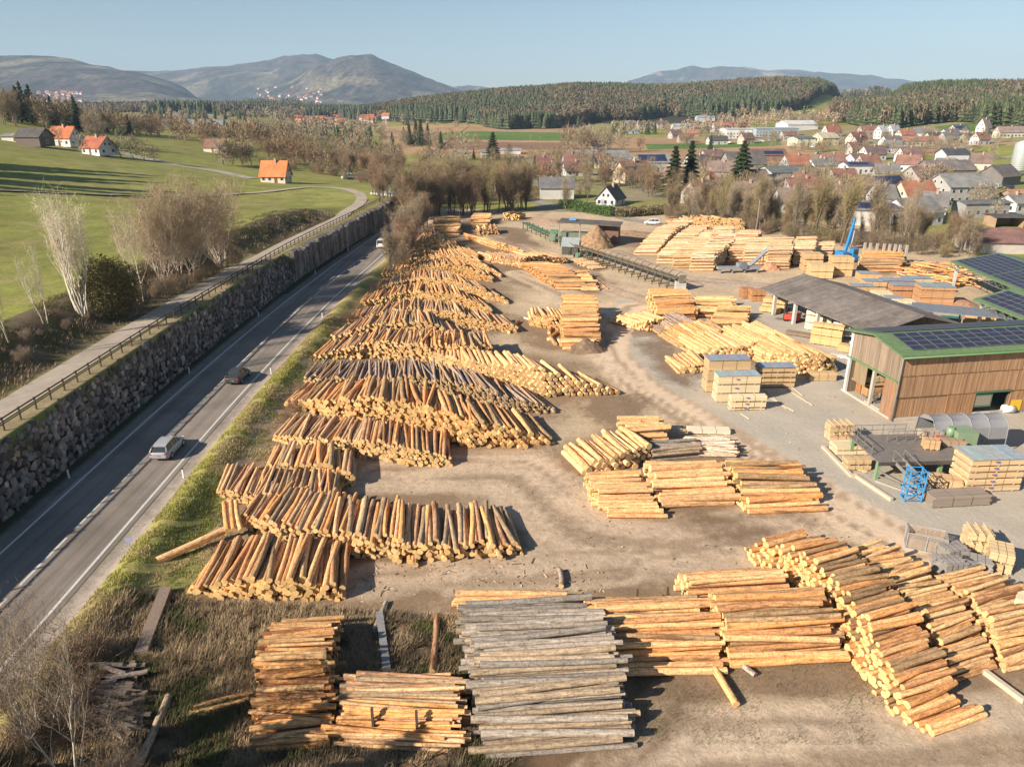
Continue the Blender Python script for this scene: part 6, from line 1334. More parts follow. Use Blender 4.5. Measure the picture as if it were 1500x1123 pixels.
# ------------------------------------------------------------------ retaining wall, fence, bridge
def make_wall():
    import bmesh
    r = np.random.RandomState(4); temps = []
    for i in range(20):
        bm = bmesh.new()
        for k in range(16):
            v = r.normal(0, 1, 3); v /= np.abs(v).max() ** .75 * np.linalg.norm(v) ** .25; bm.verts.new(v * .5 * np.array([1.0, .8, .8]))
        res = bmesh.ops.convex_hull(bm, input=bm.verts); bmesh.ops.delete(bm, geom=[g for g in res['geom_interior'] if isinstance(g, bmesh.types.BMVert)], context='VERTS')
        bm.verts.ensure_lookup_table(); bm.verts.index_update(); temps.append((np.array([v.co[:] for v in bm.verts]), [[v.index for v in f.verts] for f in bm.faces])); bm.free()
    VV, F, CC, base = [], [], [], 0
    y = 14.0
    while y < 137:
        s = -.1
        while s < .97:
            V, fs = temps[r.randint(20)]; sz = r.uniform(.75, 1.25); a, b = r.uniform(-.25, .25), r.uniform(0, 6.28)
            c_, s_ = math.cos(a), math.sin(a); Q = V * np.array([sz, sz * 1.1, sz * .95]); Q = np.stack([Q[:, 0] * c_ - Q[:, 2] * s_, Q[:, 1], Q[:, 0] * s_ + Q[:, 2] * c_], 1)
            c_, s_ = math.cos(b), math.sin(b); Q = np.stack([Q[:, 0], Q[:, 1] * c_ - Q[:, 2] * s_, Q[:, 1] * s_ + Q[:, 2] * c_], 1); Q[:, 0] *= .36
            yy = y + r.uniform(-.3, .3); x0 = float(wfx(yy)); off = 1.8 * s
            Q = Q + np.array([x0 - off + .02 + r.uniform(-.08, .08), yy, s * 5.0 - .05]); VV.append(Q)
            F += [[i + base for i in f] for f in fs]; base += len(Q); k = r.uniform(.45, 1.5); w_ = r.uniform(.9, 1.12)
            C = np.ones((len(Q), 4)); C[:, :3] = np.array([.19 * w_, .165, .145 / w_]) * k * (1.5 if r.rand() < .12 else 1); CC.append(C); s += r.uniform(.10, .145)
        y += r.uniform(.5, .68)
    fn = [len(f) for f in F]; idx = [i for f in F for i in f]
    o = npmesh('retaining_wall', np.concatenate(VV), fn, idx, np.concatenate(CC), ['stone']); tag(o, 'long dry-stone boulder retaining wall between the gravel path and the main road', 'wall')
    # slabs standing upright further on
    t = thing('slab_wall', 'wall of tall upright grey slabs continuing the boulder wall towards the bridge', 'wall', (float(wfx(138)), 138, 0)); rr = random.Random(8); y = 137.0; i = 0
    while y < 226:
        wdt = rr.uniform(1.0, 2.0); x0, x1 = float(wfx(y)) - 138 * 0, float(wfx(y + wdt)); h = 5.1 + rr.uniform(-.35, .35); m = MB(); ox, oy = float(wfx(138)), 138; c = jit((.24, .215, .19), .3); out = rr.uniform(0, .35); ln = rr.uniform(-.25, .1)
        P = [(x0 - .55 - ox, y - oy, -.1), (x0 + .1 + out - ox, y + .05 - oy, -.1), (x1 + .1 + out - ox, y + wdt - .08 - oy, -.1), (x1 - .55 - ox, y + wdt - oy, -.1)]
        m.hexa(P + [(a + ln, b, h + (.25 if k in (0, 3) else 0)) for k, (a, b, _) in enumerate(P)], c); m.build('slab', 'stone', t); y += wdt + rr.uniform(.02, .18)
    # fence
    t = thing('path_fence', 'dark post and rail fence along the top of the boulder wall', 'fence', (-42.6, 60, 5)); ox, oy, oz = -42.6, 60, 5
    fx = lambda y: float(wfx(y) - (1.8 if y < 136 else 1.8)) - .9 ; ys = [8 + 2.35 * i for i in range(96)]
    for y in ys:
        m = MB(); x = fx(y); m.box(x - ox - .06, x - ox + .06, y - oy - .06, y - oy + .06, -.3, 1.25, (.09, .065, .05)); m.build('post', 'wood', t)
    for z, s in ((1.12, .13), (.62, .09)):
        m = MB()
        for a, b in zip(ys[:-1], ys[1:]): m.beam((fx(a) - ox, a - oy, z), (fx(b) - ox, b - oy, z), .07, s, (.10, .07, .05))
        m.build('rail', 'wood', t)
    # slimmer marker rods beside the path
    # bridge
    a, b = G(563, 283, 5.2), G(612, 288, 5.2); t = thing('road_bridge', 'concrete overpass with steel railings crossing the main road', 'bridge', (a.x, a.y, 0), math.atan2(b.y - a.y, b.x - a.x)); L = (b - a).length + 5
    m = MB(); m.box(-3, L, -3, 3, 4.5, 5.3, (.42, .40, .37)); m.box(-3, L, -3.3, -2.9, 4.9, 5.5, (.5, .48, .44)); m.build('deck', 'concrete', t)
    m = MB(); m.box(-2, 1.5, -3.2, 3.2, 0, 4.6, (.62, .57, .50)); m.build('abutment', 'concrete', t)
    m = MB(); m.box(L - 4, L, -3.2, 3.2, 0, 4.6, (.5, .46, .40)); m.build('abutment', 'concrete', t)
    for yy in (-3.1, 3.1):
        m = MB()
        for i in range(int(L / 1.6)): m.box(-2.5 + i * 1.6, -2.42 + i * 1.6, yy - .04, yy + .04, 5.3, 6.4, (.35, .36, .36))
        m.box(-2.6, L - .5, yy - .04, yy + .04, 6.35, 6.43, (.38, .39, .39)); m.box(-2.6, L - .5, yy - .03, yy + .03, 5.85, 5.9, (.38, .39, .39)); m.build('railing', 'steel', t)
# ------------------------------------------------------------------ vehicles
def car(pos, yaw, col, label, kind='wagon', group=None, name='car'):
    t = thing(name, label, 'car' if kind != 'van' else 'van', (pos[0], pos[1], pos[2] + (.03 if pos[1] < 300 and pos[0] < -20 else .08)), yaw, group)
    # stations along x (front +): x, half width, bottom, belt, roof height (0 = no cabin), roof half width
    if kind == 'van': S = [(-2.45, .86, .35, 1.15), (-2.4, .93, .28, 1.2), (-1.2, .95, .25, 1.2), (1.0, .95, .25, 1.18), (1.9, .92, .25, 1.08), (2.35, .80, .3, .85), (2.48, .66, .4, .7)]; CB_ = [(-2.42, 1.2, .88), (-2.25, 1.95, .78), (-1, 2.0, .8), (.6, 1.98, .8), (1.0, 1.9, .78), (1.85, 1.12, .84)]
    else: S = [(-2.22, .70, .42, .80), (-2.15, .82, .3, .92), (-1.6, .89, .22, .96), (-.6, .90, .2, .95), (.6, .90, .2, .93), (1.2, .89, .2, .90), (1.85, .84, .24, .76), (2.15, .70, .3, .62), (2.22, .55, .4, .55)]; CB_ = [(-2.12, .92, .78), (-1.75, 1.38, .62), (-1.2, 1.47, .62), (-.2, 1.49, .62), (.35, 1.44, .60), (1.15, .91, .76)]
    m = MB(); rings = []
    for x, hw, b, z in S:
        rings.append([(x, -hw * .92, b), (x, -hw, b + .18), (x, -hw * .99, (b + z) / 2 + .1), (x, -hw * .9, z - .03), (x, -hw * .6, z + .02), (x, hw * .6, z + .02), (x, hw * .9, z - .03), (x, hw * .99, (b + z) / 2 + .1), (x, hw, b + .18), (x, hw * .92, b)])
    n = 10; base = 0
    for rg in rings: m.v += rg
    for i in range(len(rings) - 1):
        for k in range(n):
            k2 = (k + 1) % n; m.f.append((i * n + k, (i + 1) * n + k, (i + 1) * n + k2, i * n + k2)); m.c.append(col); m.s.append(True)
    m.f.append(tuple(range(n))); m.c.append(col); m.s.append(False); m.f.append(tuple((len(rings) - 1) * n + k for k in range(n))[::-1]); m.c.append(col); m.s.append(False)
    m.build('body', 'paint', t)
    g = MB(); GL = (.03, .035, .04); zb = S[2][3] - .02
    for i in range(len(CB_) - 1):
        (x0, z0, w0), (x1, z1, w1) = CB_[i], CB_[i + 1]; bw = .80 if kind != 'van' else .88
        for s in (-1, 1):
            q = [(x0, s * bw, zb), (x1, s * bw, zb), (x1, s * w1, z1 - .04), (x0, s * w0, z0 - .04)]; g.poly(q if s < 0 else q[::-1], GL)
        g.poly([(x0, -w0, z0 - .03), (x1, -w1, z1 - .03), (x1, w1, z1 - .03), (x0, w0, z0 - .03)], GL)
    x0, z0, w0 = CB_[0]; g.build('glasshouse', 'glass', t)
    m = MB()
    for i in range(1, len(CB_) - 2):
        (x0, z0, w0), (x1, z1, w1) = CB_[i], CB_[i + 1]; m.hexa([(x0, -w0, z0 - .02), (x1, -w1, z1 - .02), (x1, w1, z1 - .02), (x0, w0, z0 - .02), (x0, -w0 * .96, z0 + .03), (x1, -w1 * .96, z1 + .03), (x1, w1 * .96, z1 + .03), (x0, w0 * .96, z0 + .03)], col)
    m.build('roof', 'paint', t)
    m = MB(); bw = .81 if kind != 'van' else .89
    for xp in ([-1.9, -.75, .25] if kind != 'van' else [-2.2, -.9, .5]):
        for s in (-1, 1): m.beam((xp, s * bw, zb), (xp + .06, s * (CB_[2][2] + .01), CB_[2][1] - .02), .07, .05, col)
    for s in (-1, 1): m.beam((CB_[0][0], s * bw * .95, zb), (CB_[1][0], s * CB_[1][2], CB_[1][1]), .09, .07, col); m.beam((CB_[-1][0], s * bw * .95, zb), (CB_[-2][0], s * CB_[-2][2], CB_[-2][1]), .07, .06, col)
    m.build('pillars', 'paint', t)
    for x in (-1.38, 1.38):
        for s in (-1, 1):
            m = MB(); m.tube([(x, s * .72, .32), (x, s * .92, .32)], [.32, .32], 16, (.02, .02, .02)); w_ = m.build('wheel', 'rubber', t)
            m = MB(); m.tube([(x, s * .90, .32), (x, s * .935, .32)], [.2, .19], 12, (.4, .4, .42)); m.build('rim', 'steel', w_)
    for s in (-1, 1):
        m = MB(); m.rbox((-2.17 if kind != 'van' else -2.43, s * .66, .78 if kind != 'van' else 1.0), (.1, .2, .16 if kind != 'van' else .4), 0, (.5, .02, .015)); m.build('tail_light', 'paint', t)
        m = MB(); m.rbox((2.08 if kind != 'van' else 2.38, s * .58, .62), (.16, .26, .12), 0, (.75, .75, .75)); m.build('headlight', 'glass', t)
        m = MB(); m.rbox((.78, s * (.95 if kind != 'van' else 1.02), .98 if kind != 'van' else 1.25), (.12, .16, .12), 0, col); m.build('mirror', 'paint', t)
    m = MB(); m.rbox((-2.2 if kind != 'van' else -2.46, 0, .62), (.04, .5, .11), 0, (.8, .8, .78)); m.build('number_plate', 'paint', t)
    m = MB(); m.rbox((-2.15 if kind != 'van' else -2.4, 0, .42), (.12, 1.5, .14), 0, (.03, .03, .03)); m.build('bumper', 'rubber', t)
    return t
def make_vehicles():
    def on_road(px, py, lane): p = G(px, py); return (rcx(p.y) + lane, p.y, 0), math.atan2(4, rcx(p.y + 2) - rcx(p.y - 2))
    p, a = on_road(240, 662, 1.75); car(p, a, (.33, .34, .35), 'silver estate car driving away on the main road')
    p, a = on_road(353, 556, 1.85); car(p, a, (.05, .052, .055), 'dark grey car driving away ahead of the silver one')
    p, a = on_road(547, 362, 1.75); car(p, a, (.72, .70, .67), 'white van driving away towards the bridge', 'van', name='van')
    p = T(955, 329); car(p, R(172), (.75, .75, .75), 'white car on the village road behind the yard')
    p = G(592, 292); car((p.x, p.y, 0), R(95), (.75, .75, .75), 'white van just beyond the overpass', 'van', name='van')
    r = random.Random(2)
    for i, (x, y) in enumerate([(1116, 208), (1128, 208), (1140, 207), (1198, 214), (1190, 216), (1170, 212), (1196, 226), (1322, 242), (1460, 276), (1478, 278), (1282, 262), (1240, 262), (1068, 210), (1420, 222)]):
        p = T(x, y); car(p, r.uniform(0, 6), [(.7, .7, .7), (.05, .05, .06), (.4, .42, .45), (.5, .08, .05)][i % 4], 'parked car, %s from the left in the village streets' % ordn([1, 2, 3, 8, 7, 5, 6, 11, 13, 14, 10, 9, 0, 12][i] + 1), group='cars parked in the village')
    # delineator posts
    t0 = None
    for i, (x, y) in enumerate([(103, 700), (279, 547), (382, 464), (455, 402), (509, 368), (257, 700), (387, 548), (465, 466), (522, 405), (563, 366)]):
        p = G(x, y); m = MB(); m.box(-.06, .06, -.05, .05, 0, .86, (.75, .74, .72)); m.box(-.062, .062, -.052, .052, .86, 1.02, (.03, .03, .03)); m.box(-.02, .02, -.056, -.052, .88, .98, (.7, .1, .05))
        s = 'wall side' if i < 5 else 'yard side'; o = m.build('delineator_post', 'paint'); o.location = (float(rcx(p.y) + (-5.0 if i < 5 else 5.2)), p.y, 0); tag(o, 'white roadside marker post, %s from the near end on the %s' % (ordn(i % 5 + 1), s), 'marker post', 'marker posts along the road')
    t = thing('road_sign', 'small blue and white kilometre sign on the verge', 'sign', G(191, 805)); m = MB(); m.tube([(0, 0, 0), (0, 0, .9)], [.025, .025], 6, (.4, .4, .4)); m.build('pole', 'steel', t); m = MB(); m.box(-.25, .25, -.03, -.01, .75, 1.05, (.25, .28, .55)); m.build('plate', 'paint', t)
# ------------------------------------------------------------------ yard machinery
def make_machines():
    r = random.Random(6); ST = (.16, .135, .085); GR = (.13, .20, .12)
    # sorting conveyor
    a, b = G(838, 372), G(992, 424); u = (b - a).normalized(); L = (b - a).length; t = thing('log_conveyor', 'long raised log sorting conveyor with paired arms on steel trestles', 'conveyor', a, math.atan2(u.y, u.x)); 
    m = MB()
    for y in (-.55, .55): m.beam((0, y, 2.2), (L, y, 2.0), .14, .35, ST)
    m.build('side_rails', 'steel', t); m = MB(); m.beam((0, 0, 2.25), (L, 0, 2.05), .5, .08, (.22, .18, .12)); m.build('chain_bed', 'steel', t)
    m = MB(); m.beam((0, 1.2, 2.0), (L, 1.2, 1.9), .6, .05, (.24, .21, .16)); m.beam((0, 1.5, 2.95), (L, 1.5, 2.85), .05, .05, (.3, .25, .12)); m.build('walkway', 'steel', t)
    n = 17
    for i in range(n):
        x = L * (i + .5) / n; m = MB()
        for y in (-1.6, .6): m.beam((x, y * .5, 2.1), (x, y, 0), .14, .14, ST)
        m.beam((x, -1.7, .45), (x, .8, .45), .12, .12, ST); m.beam((x, -1.7, .45), (x, -1.7, 1.3), .1, .1, ST); m.build('trestle', 'steel', t)
        m = MB(); m.beam((x, -.4, 2.3), (x + .1, -1.35, 2.75), .09, .09, ST); m.beam((x, .4, 2.3), (x + .1, 1.2, 2.9), .09, .09, ST); m.beam((x + .1, 1.2, 2.9), (x + .8, 1.2, 2.9), .07, .07, ST); m.build('arm', 'steel', t)
    o = G(996, 424); m = MB(); m.box(-.9, .9, -.7, .7, 0, 1.5, (.5, .48, .43)); m.box(-.5, .5, -.9, .9, 1.5, 2.0, (.2, .17, .12)); m.box(-.2, .9, -.3, .3, 2.0, 2.6, (.16, .16, .14)); q = m.build('drive_block', 'concrete'); q.location = o; tag(q, 'pale concrete block with drive unit at the near end of the conveyor', 'block')
    a, b = G(768, 334), G(838, 366); u = (b - a).normalized(); L = (b - a).length; t = thing('log_conveyor', 'older green conveyor deck left of the debarking shelter', 'conveyor', a, math.atan2(u.y, u.x)); m = MB(); m.box(0, L, -.8, .8, 1.3, 1.6, GR); m.build('bed', 'steel', t)
    for i in range(10): m = MB(); x = L * (i + .5) / 10; m.box(x - .12, x + .12, -1, -.8, 0, 1.9, GR); m.build('leg', 'steel', t); m = MB(); m.box(x - .12, x + .12, .8, 1, 0, 1.9, GR); m.build('leg', 'steel', t)
    # debarking shelter
    o = G(838, 356); t = thing('debarking_shelter', 'open wooden machine shelter with flat dark roof by the bark heap', 'shelter', o, R(-14))
    m = MB(); m.hexa([(-3.5, -2, 5.0), (11.5, -2, 4.6), (11.5, 5, 4.6), (-3.5, 5, 5.0), (-3.5, -2, 5.2), (11.5, -2, 4.8), (11.5, 5, 4.8), (-3.5, 5, 5.2)], (.14, .12, .11)); m.build('roof', 'roof', t)
    m = MB(); m.box(6, 11, 0, 4.5, 0, 4.55, (.18, .11, .08)); m.build('cabin', 'wood', t)
    for x in (-3, 2, 6): m = MB(); m.box(x - .15, x + .15, -1.7, -1.4, 0, 4.8, (.3, .26, .2)); m.build('post', 'wood', t)
    m = MB(); m.box(-3, 5, .3, 3, 1.2, 2.4, (.19, .22, .17)); m.box(-5.5, -3.6, 0, 1.6, .4, 2.8, (.14, .26, .16)); m.tube([(-4.6, -.4, 1.5), (-4.6, -1.0, 1.5)], [.9, .9], 12, (.2, .26, .2)); m.build('debarker', 'steel', t)
    m = MB(); m.box(-1, .6, 1, 2, 5.25, 5.6, (.1, .35, .7)); m.build('blue_box', 'paint', t)
    o = G(836, 372); t = thing('chain_hood', 'small steel hood with pitched sheet roof at the head of the conveyor', 'hood', o, R(-14)); m = MB(); m.hexa([(-2, -1.5, 1.8), (2, -1.5, 1.8), (2, 0, 3.6), (-2, 0, 3.6), (-2, -1.5, 1.9), (2, -1.5, 1.9), (2, 0, 3.7), (-2, 0, 3.7)], (.30, .33, .33)); m.hexa([(-2, 0, 3.6), (2, 0, 3.6), (2, 1.5, 1.8), (-2, 1.5, 1.8), (-2, 0, 3.7), (2, 0, 3.7), (2, 1.5, 1.9), (-2, 1.5, 1.9)], (.30, .33, .33)); m.build('roof', 'steel', t)
    m = MB(); m.box(-1.8, 1.8, -1.3, -1.1, 0, 1.8, (.1, .1, .09)); m.box(-1.8, 1.8, 1.1, 1.3, 0, 1.8, (.1, .1, .09)); m.build('frame', 'steel', t)
    o = G(852, 376); m = MB(); 
    for i in range(14): x, y = r.uniform(-1.5, 4.5), r.uniform(-.5, 1.5); m.rbox((x, y, .5), (r.uniform(.4, 1.4), .4, r.uniform(.4, 1.1)), r.random() * 3, r.choice([(.2, .24, .2), (.1, .1, .1), (.35, .1, .06), (.13, .25, .16)]))
    q = m.build('machine_parts', 'steel'); q.location = o; tag(q, 'jumble of green and red machine parts before the bark heap', 'machine parts')
    # heaps
    def heap(px, py, rx, ry, h, col, name, label, cat='heap', seed=0, n=26):
        p = G(px, py); V = []; m = MB(); g = {}
        for i in range(n + 1):
            for j in range(n + 1):
                x = -1.25 + 2.5 * i / n; y = -1.25 + 2.5 * j / n; d = math.hypot(x, y); z = max(0, 1 - d ** 1.25) * h * (1 + .5 * (float(fbm(x * 3 + seed, y * 3, seed, 4)) - .5)) + (float(fbm(x * 9 + seed, y * 9, seed + 3, 3)) - .5) * .35 * h * (d < 1.05)
                m.v.append((x * rx, y * ry, z - .05))
        for i in range(n):
            for j in range(n): a = i * (n + 1) + j; m.f.append((a, a + n + 1, a + n + 2, a + 1)); m.c.append(jit(col, .15)); m.s.append(True)
        q = m.build(name, 'soil'); q.location = p; tag(q, label, cat); return q
    heap(872, 362, 4.6, 3.4, 5.0, (.33, .21, .12), 'bark_heap', 'tall cone-shaped brown bark heap by the debarking shelter', seed=1)
    heap(858, 512, 2.9, 1.9, 1.7, (.20, .135, .09), 'soil_heap', 'dark crumbly soil heap in front of the square log stack', seed=2)
    heap(1128, 395, 2.2, 1.6, 1.6, (.5, .26, .15), 'sawdust_heap', 'orange sawdust heap beside the slanting loader', seed=3)
    heap(1408, 448, 3.0, 2.0, 1.1, (.36, .20, .12), 'bark_heap', 'flat reddish bark heap between lumber and canopies', seed=4)
    heap(800, 326, 8, 4, 1.1, (.40, .28, .19), 'chip_heap', 'broad pinkish chip heap behind the old conveyor', seed=5)
    heap(1003, 330, 9, 3, 1.2, (.25, .17, .12), 'earth_bank', 'low brown earth bank behind the pale log stacks', seed=6)
    heap(920, 345, 14, 3.5, 1.3, (.30, .20, .13), 'earth_bank', 'long brown earth bank below the village road', seed=7)
    # grey machines beside pale stacks
    o = G(1050, 400); t = thing('chain_table', 'grey steel feeding table with a log beside the pale stacks', 'machine', o, R(4)); m = MB(); m.box(0, 8.5, -.6, .6, .8, 1.3, (.33, .35, .38)); m.box(4, 5.5, -.8, .8, 1.3, 2.0, (.3, .33, .38)); m.tube([(5, -.9, 1.6), (5, -.6, 1.6)], [.8, .8], 14, (.2, .22, .25)); m.build('table', 'steel', t)
    for x in (.6, 3, 5.5, 8): m = MB(); m.box(x - .1, x + .1, -.6, .6, 0, .8, (.25, .27, .3)); m.build('leg', 'steel', t)
    lone_spec.append(1)
    o = G(1098, 396); t = thing('slanting_loader', 'slanting grey belt loader left of the sawdust heap', 'loader', o, R(35)); m = MB(); m.beam((-1, 0, .6), (6, 0, 4.2), .9, .3, (.35, .37, .4)); m.build('belt', 'steel', t)
    m = MB(); m.beam((3.5, -.5, 0), (3.5, -.3, 2.8), .12, .12, (.3, .3, .33)); m.beam((3.5, .5, 0), (3.5, .3, 2.8), .12, .12, (.3, .3, .33)); m.build('stand', 'steel', t)
    # blue crane
    o = G(1238, 384); BL = (.03, .22, .50); t = thing('blue_loader_crane', 'bright blue stationary loader crane with folded raised boom', 'crane', o, R(20))
    m = MB(); m.box(-2.2, 2.2, -1.4, 1.4, .5, 1.3, BL); m.box(-2.0, -.4, -1.2, 1.2, 1.3, 2.4, BL); m.tube([(.2, .7, 1.3), (.2, .7, 2.2)], [.5, .45], 12, (.1, .1, .12)); m.build('base', 'paint', t)
    m = MB(); m.box(.5, 1.9, -1.3, -.1, 1.3, 2.9, BL); m.build('cab', 'paint', t); m = MB(); m.box(.6, 1.8, -1.34, -1.3, 1.9, 2.8, (.05, .07, .09)); m.build('cab_window', 'glass', t)
    m = MB(); m.beam((.2, .7, 1.8), (1.3, .7, 7.6), .45, .5, BL); m.beam((1.0, .7, 6.0), (1.5, .7, 9.0), .3, .32, BL); m.build('boom', 'paint', t)
    m = MB(); m.beam((1.45, 1.1, 8.0), (1.9, 1.1, 3.6), .28, .3, BL); m.build('jib', 'paint', t)
    m = MB(); m.tube([(.9, .2, 2.2), (1.5, .3, 6.6)], [.12, .12], 8, (.4, .42, .45)); m.build('ram', 'steel', t)
    for x in (-2, 2):
        for s in (-1, 1): m = MB(); m.box(x - .3, x + .3, s * 1.9 - .3, s * 1.9 + .3, 0, .9, (.05, .1, .2)); m.build('foot', 'steel', t)
    # grey posts right of the orange pile
    for i, x in enumerate([1263, 1271, 1281, 1291, 1299, 1307, 1314, 1324]):
        p = G(x, 383 + i * .6); m = MB(); m.box(-.22, .22, -.2, .2, 0, 4.0, (.42, .38, .33)); q = m.build('concrete_post', 'concrete'); q.location = p; tag(q, 'tall blank grey post, %s from the left behind the orange pile' % ordn(i + 1), 'post', 'row of grey posts')
    # forklift
    o = G(1158, 470); t = thing('forklift', 'red and dark forklift parked in front of the shed', 'forklift', o, R(150)); RD = (.55, .06, .04)
    m = MB(); m.box(-1.3, .9, -.65, .65, .35, 1.1, RD); m.box(-1.4, -.5, -.6, .6, 1.1, 1.4, RD); m.build('body', 'paint', t)
    m = MB()
    for x in (-.9, .7):
        for s in (-.55, .55): m.beam((x, s, 1.1), (x * .8, s, 2.3), .08, .08, (.04, .04, .04))
    m.box(-1, .8, -.65, .65, 2.3, 2.38, (.05, .05, .05)); m.build('overhead_guard', 'steel', t)
    m = MB(); m.beam((1.05, -.3, .2), (1.05, -.3, 3), .12, .12, (.06, .06, .06)); m.beam((1.05, .3, .2), (1.05, .3, 3), .12, .12, (.06, .06, .06)); m.box(1.1, 2.3, -.4, -.28, .15, .2, (.1, .1, .1)); m.box(1.1, 2.3, .28, .4, .15, .2, (.1, .1, .1)); m.build('mast', 'steel', t)
    for x in (-.85, .7):
        for s in (-.62, .5): m = MB(); m.tube([(x, s, .33), (x, s + .14, .33)], [.33, .33], 12, (.02, .02, .02)); m.build('wheel', 'rubber', t)
    # sorting deck
    O = G(1282, 705); yw = R(3); t = thing('sorting_deck', 'raised green-legged timber sorting deck with railings and a stair', 'platform', O, yw); LD, WD2, HD = 8.8, 5.6, 1.9; GY = (.26, .24, .21)
    m = MB(); m.box(0, LD + 1.5, 0, WD2, HD - .12, HD, (.25, .22, .19)); m.box(0, LD + 1.5, -.06, .06, HD - .35, HD - .02, (.1, .09, .08)); m.build('deck', 'steel', t)
    for x in (.3, 3.0, 6.0, 8.8):
        for y in (.5, WD2 - .4): m = MB(); m.box(x - .15, x + .15, y - .15, y + .15, 0, HD - .12, (.20, .30, .17)); m.build('leg', 'paint', t)
    def rail(p, q, n):
        m = MB(); p, q = Vector(p), Vector(q)
        for i in range(n + 1): a = p.lerp(q, i / n); m.beam(a, a + Vector((0, 0, 1.05)), .05, .05, GY)
        for z in (.55, 1.05): m.beam(p + Vector((0, 0, z)), q + Vector((0, 0, z)), .05, .05, GY)
        m.build('railing', 'steel', t)
    rail((0, WD2 - .1, HD), (5.4, WD2 - .1, HD), 5); rail((.05, 1.4, HD), (.05, WD2 - .1, HD), 3); rail((2.9, WD2 - 1.6, HD), (6.4, WD2 - 1.6, HD), 4)
    m = MB(); m.beam((1.4, .3, HD), (3.0, -3.2, .1), .1, .3, GY); m.beam((2.3, .3, HD), (3.9, -3.2, .1), .1, .3, GY)
    for i in range(9): k = (i + .5) / 9; m.box(1.4 + 1.6 * k, 2.3 + 1.6 * k, .3 - 3.5 * k - .12, .3 - 3.5 * k + .12, HD - (HD - .1) * k - .03, HD - (HD - .1) * k, (.3, .27, .23))
    for x in (1.4, 2.3): m.beam((x, .3, HD + 1), (x + 1.6, -3.2, 1.1), .05, .05, GY); m.beam((x, .3, HD), (x, .3, HD + 1), .05, .05, GY); m.beam((x + 1.6, -3.2, .1), (x + 1.6, -3.2, 1.1), .05, .05, GY); m.beam((x + .8, -1.45, 1), (x + .8, -1.45, 2.05), .05, .05, GY)
    m.build('stair', 'steel', t)
    m = MB(); m.beam((0, 0, .1), (2.6, -3.4, .1), .2, .15, (.4, .37, .33)); m.beam((.2, .6, .9), (1.9, -2, .5), .12, .12, GY); m.beam((-.2, 1.2, .4), (1.6, -1.2, .3), .12, .12, GY); m.build('side_runner', 'steel', t)
    # things on the deck
    def ondeck(x, y, z=0): c, s = math.cos(yw), math.sin(yw); return (O.x + x * c - y * s, O.y + x * s + y * c, HD + z + .005)
    bundle(ondeck(5.3, 2.2), 1.3, 1.0, .95, R(-12), 'small orange board bundle on the sorting deck', (.60, .38, .2)); bundle(ondeck(7.3, 2.6), 2.0, 1.1, .6, R(-8), 'brown sticks bundle at the right of the sorting deck', (.38, .27, .18), rough=.12)
    bundle(ondeck(6.4, 4.2), 1.5, 1.0, .9, R(5), 'pale bundle at the back of the sorting deck', (.45, .37, .28))
    o = ondeck(8.0, 4.4); m = MB(); m.box(-.4, 1.4, -.3, .3, 0, .5, (.45, .12, .10)); m.box(0, .3, -.35, .35, .5, .8, (.3, .3, .28)); q = m.build('red_machine', 'paint'); q.location = o; tag(q, 'small red sorting machine at the back of the deck', 'machine')
    o = ondeck(9.0, 3.2); m = MB(); m.box(0, 1.9, 0, 1.8, -.5, 1.1, (.22, .30, .18)); m.tube([(-.2, .9, .4), (-.2, .9, 1.3)], [.4, .3], 10, (.2, .3, .18)); q = m.build('green_cabinet', 'paint'); q.location = o; tag(q, 'pale green machine cabinet under the edge of the grey tarpaulin tent', 'cabinet')
    o = ondeck(4.2, -1.3, -HD); bundle(o, 2.4, 1.2, 1.1, R(-20), 'orange offcut bundle under the sorting deck', (.58, .38, .2), rough=.1)
    p = G(1404, 690); m = MB(); m.rbox((0, 0, .3), (.5, .3, .5), .4, (.75, .75, .02)); q = m.build('yellow_can', 'paint'); q.location = p; tag(q, 'small bright yellow can under the right end of the deck', 'can')
    # tarpaulin tent
    O2 = G(1362, 668); t = thing('tarpaulin_tent', 'grey tarpaulin hoop tent over the back of the sorting deck', 'tent', (O2.x, O2.y, 0), R(4)); TC = (.24, .24, .25); m = MB(); LT, WT = 7.2, 2.9; z0 = 1.6
    prof = [(0, z0), (.1, z0 + 1.2), (.55, z0 + 1.8), (1.35, z0 + 2.0), (2.1, z0 + 1.85), (2.7, z0 + 1.3), (WT, z0)]
    n = 24
    for i in range(n):
        xa, xb = LT * i / n, LT * (i + 1) / n
        for k in range(len(prof) - 1):
            def P(x, q):
                sag = -.10 * abs(math.sin(x / LT * math.pi * 4)) * (1 if 0 < q < len(prof) - 1 else 0); y, z = prof[q]; return (x, y, z + sag)
            m.poly([P(xa, k), P(xa, k + 1), P(xb, k + 1), P(xb, k)][::-1], TC, True)
    m.poly([(LT, y, z) for y, z in prof], TC); m.poly([(0, y, z) for y, z in prof if z > z0 + 1.2][::-1], TC); m.build('cover', 'tarp', t)
    for i in range(5):
        x = LT * i / 4; m = MB(); m.tube([(x, y, z + .03) for y, z in [(0, 0)] + prof + [(WT, 0)]], [.045] * (len(prof) + 2), 6, (.30, .30, .31)); m.build('hoop', 'steel', t)
    # blue tower
    O3 = G(1324, 735); t = thing('blue_tower', 'bright blue steel lattice tower standing before the sorting deck', 'tower', O3, R(-8)); B2 = (.05, .30, .62); A = [(0, 0), (1.35, .1), (1.25, 1.0), (0, .9)]; HT = 2.9
    for x, y in A: m = MB(); m.beam((x, y, 0), (x + .1, y, HT), .08, .08, B2); m.build('leg', 'paint', t)
    for z in (.2, 1.15, 2.1, HT - .05):
        m = MB()
        for i in range(4): p, q = A[i], A[(i + 1) % 4]; m.beam((p[0], p[1], z), (q[0], q[1], z), .06, .06, B2)
        m.build('ring', 'paint', t)
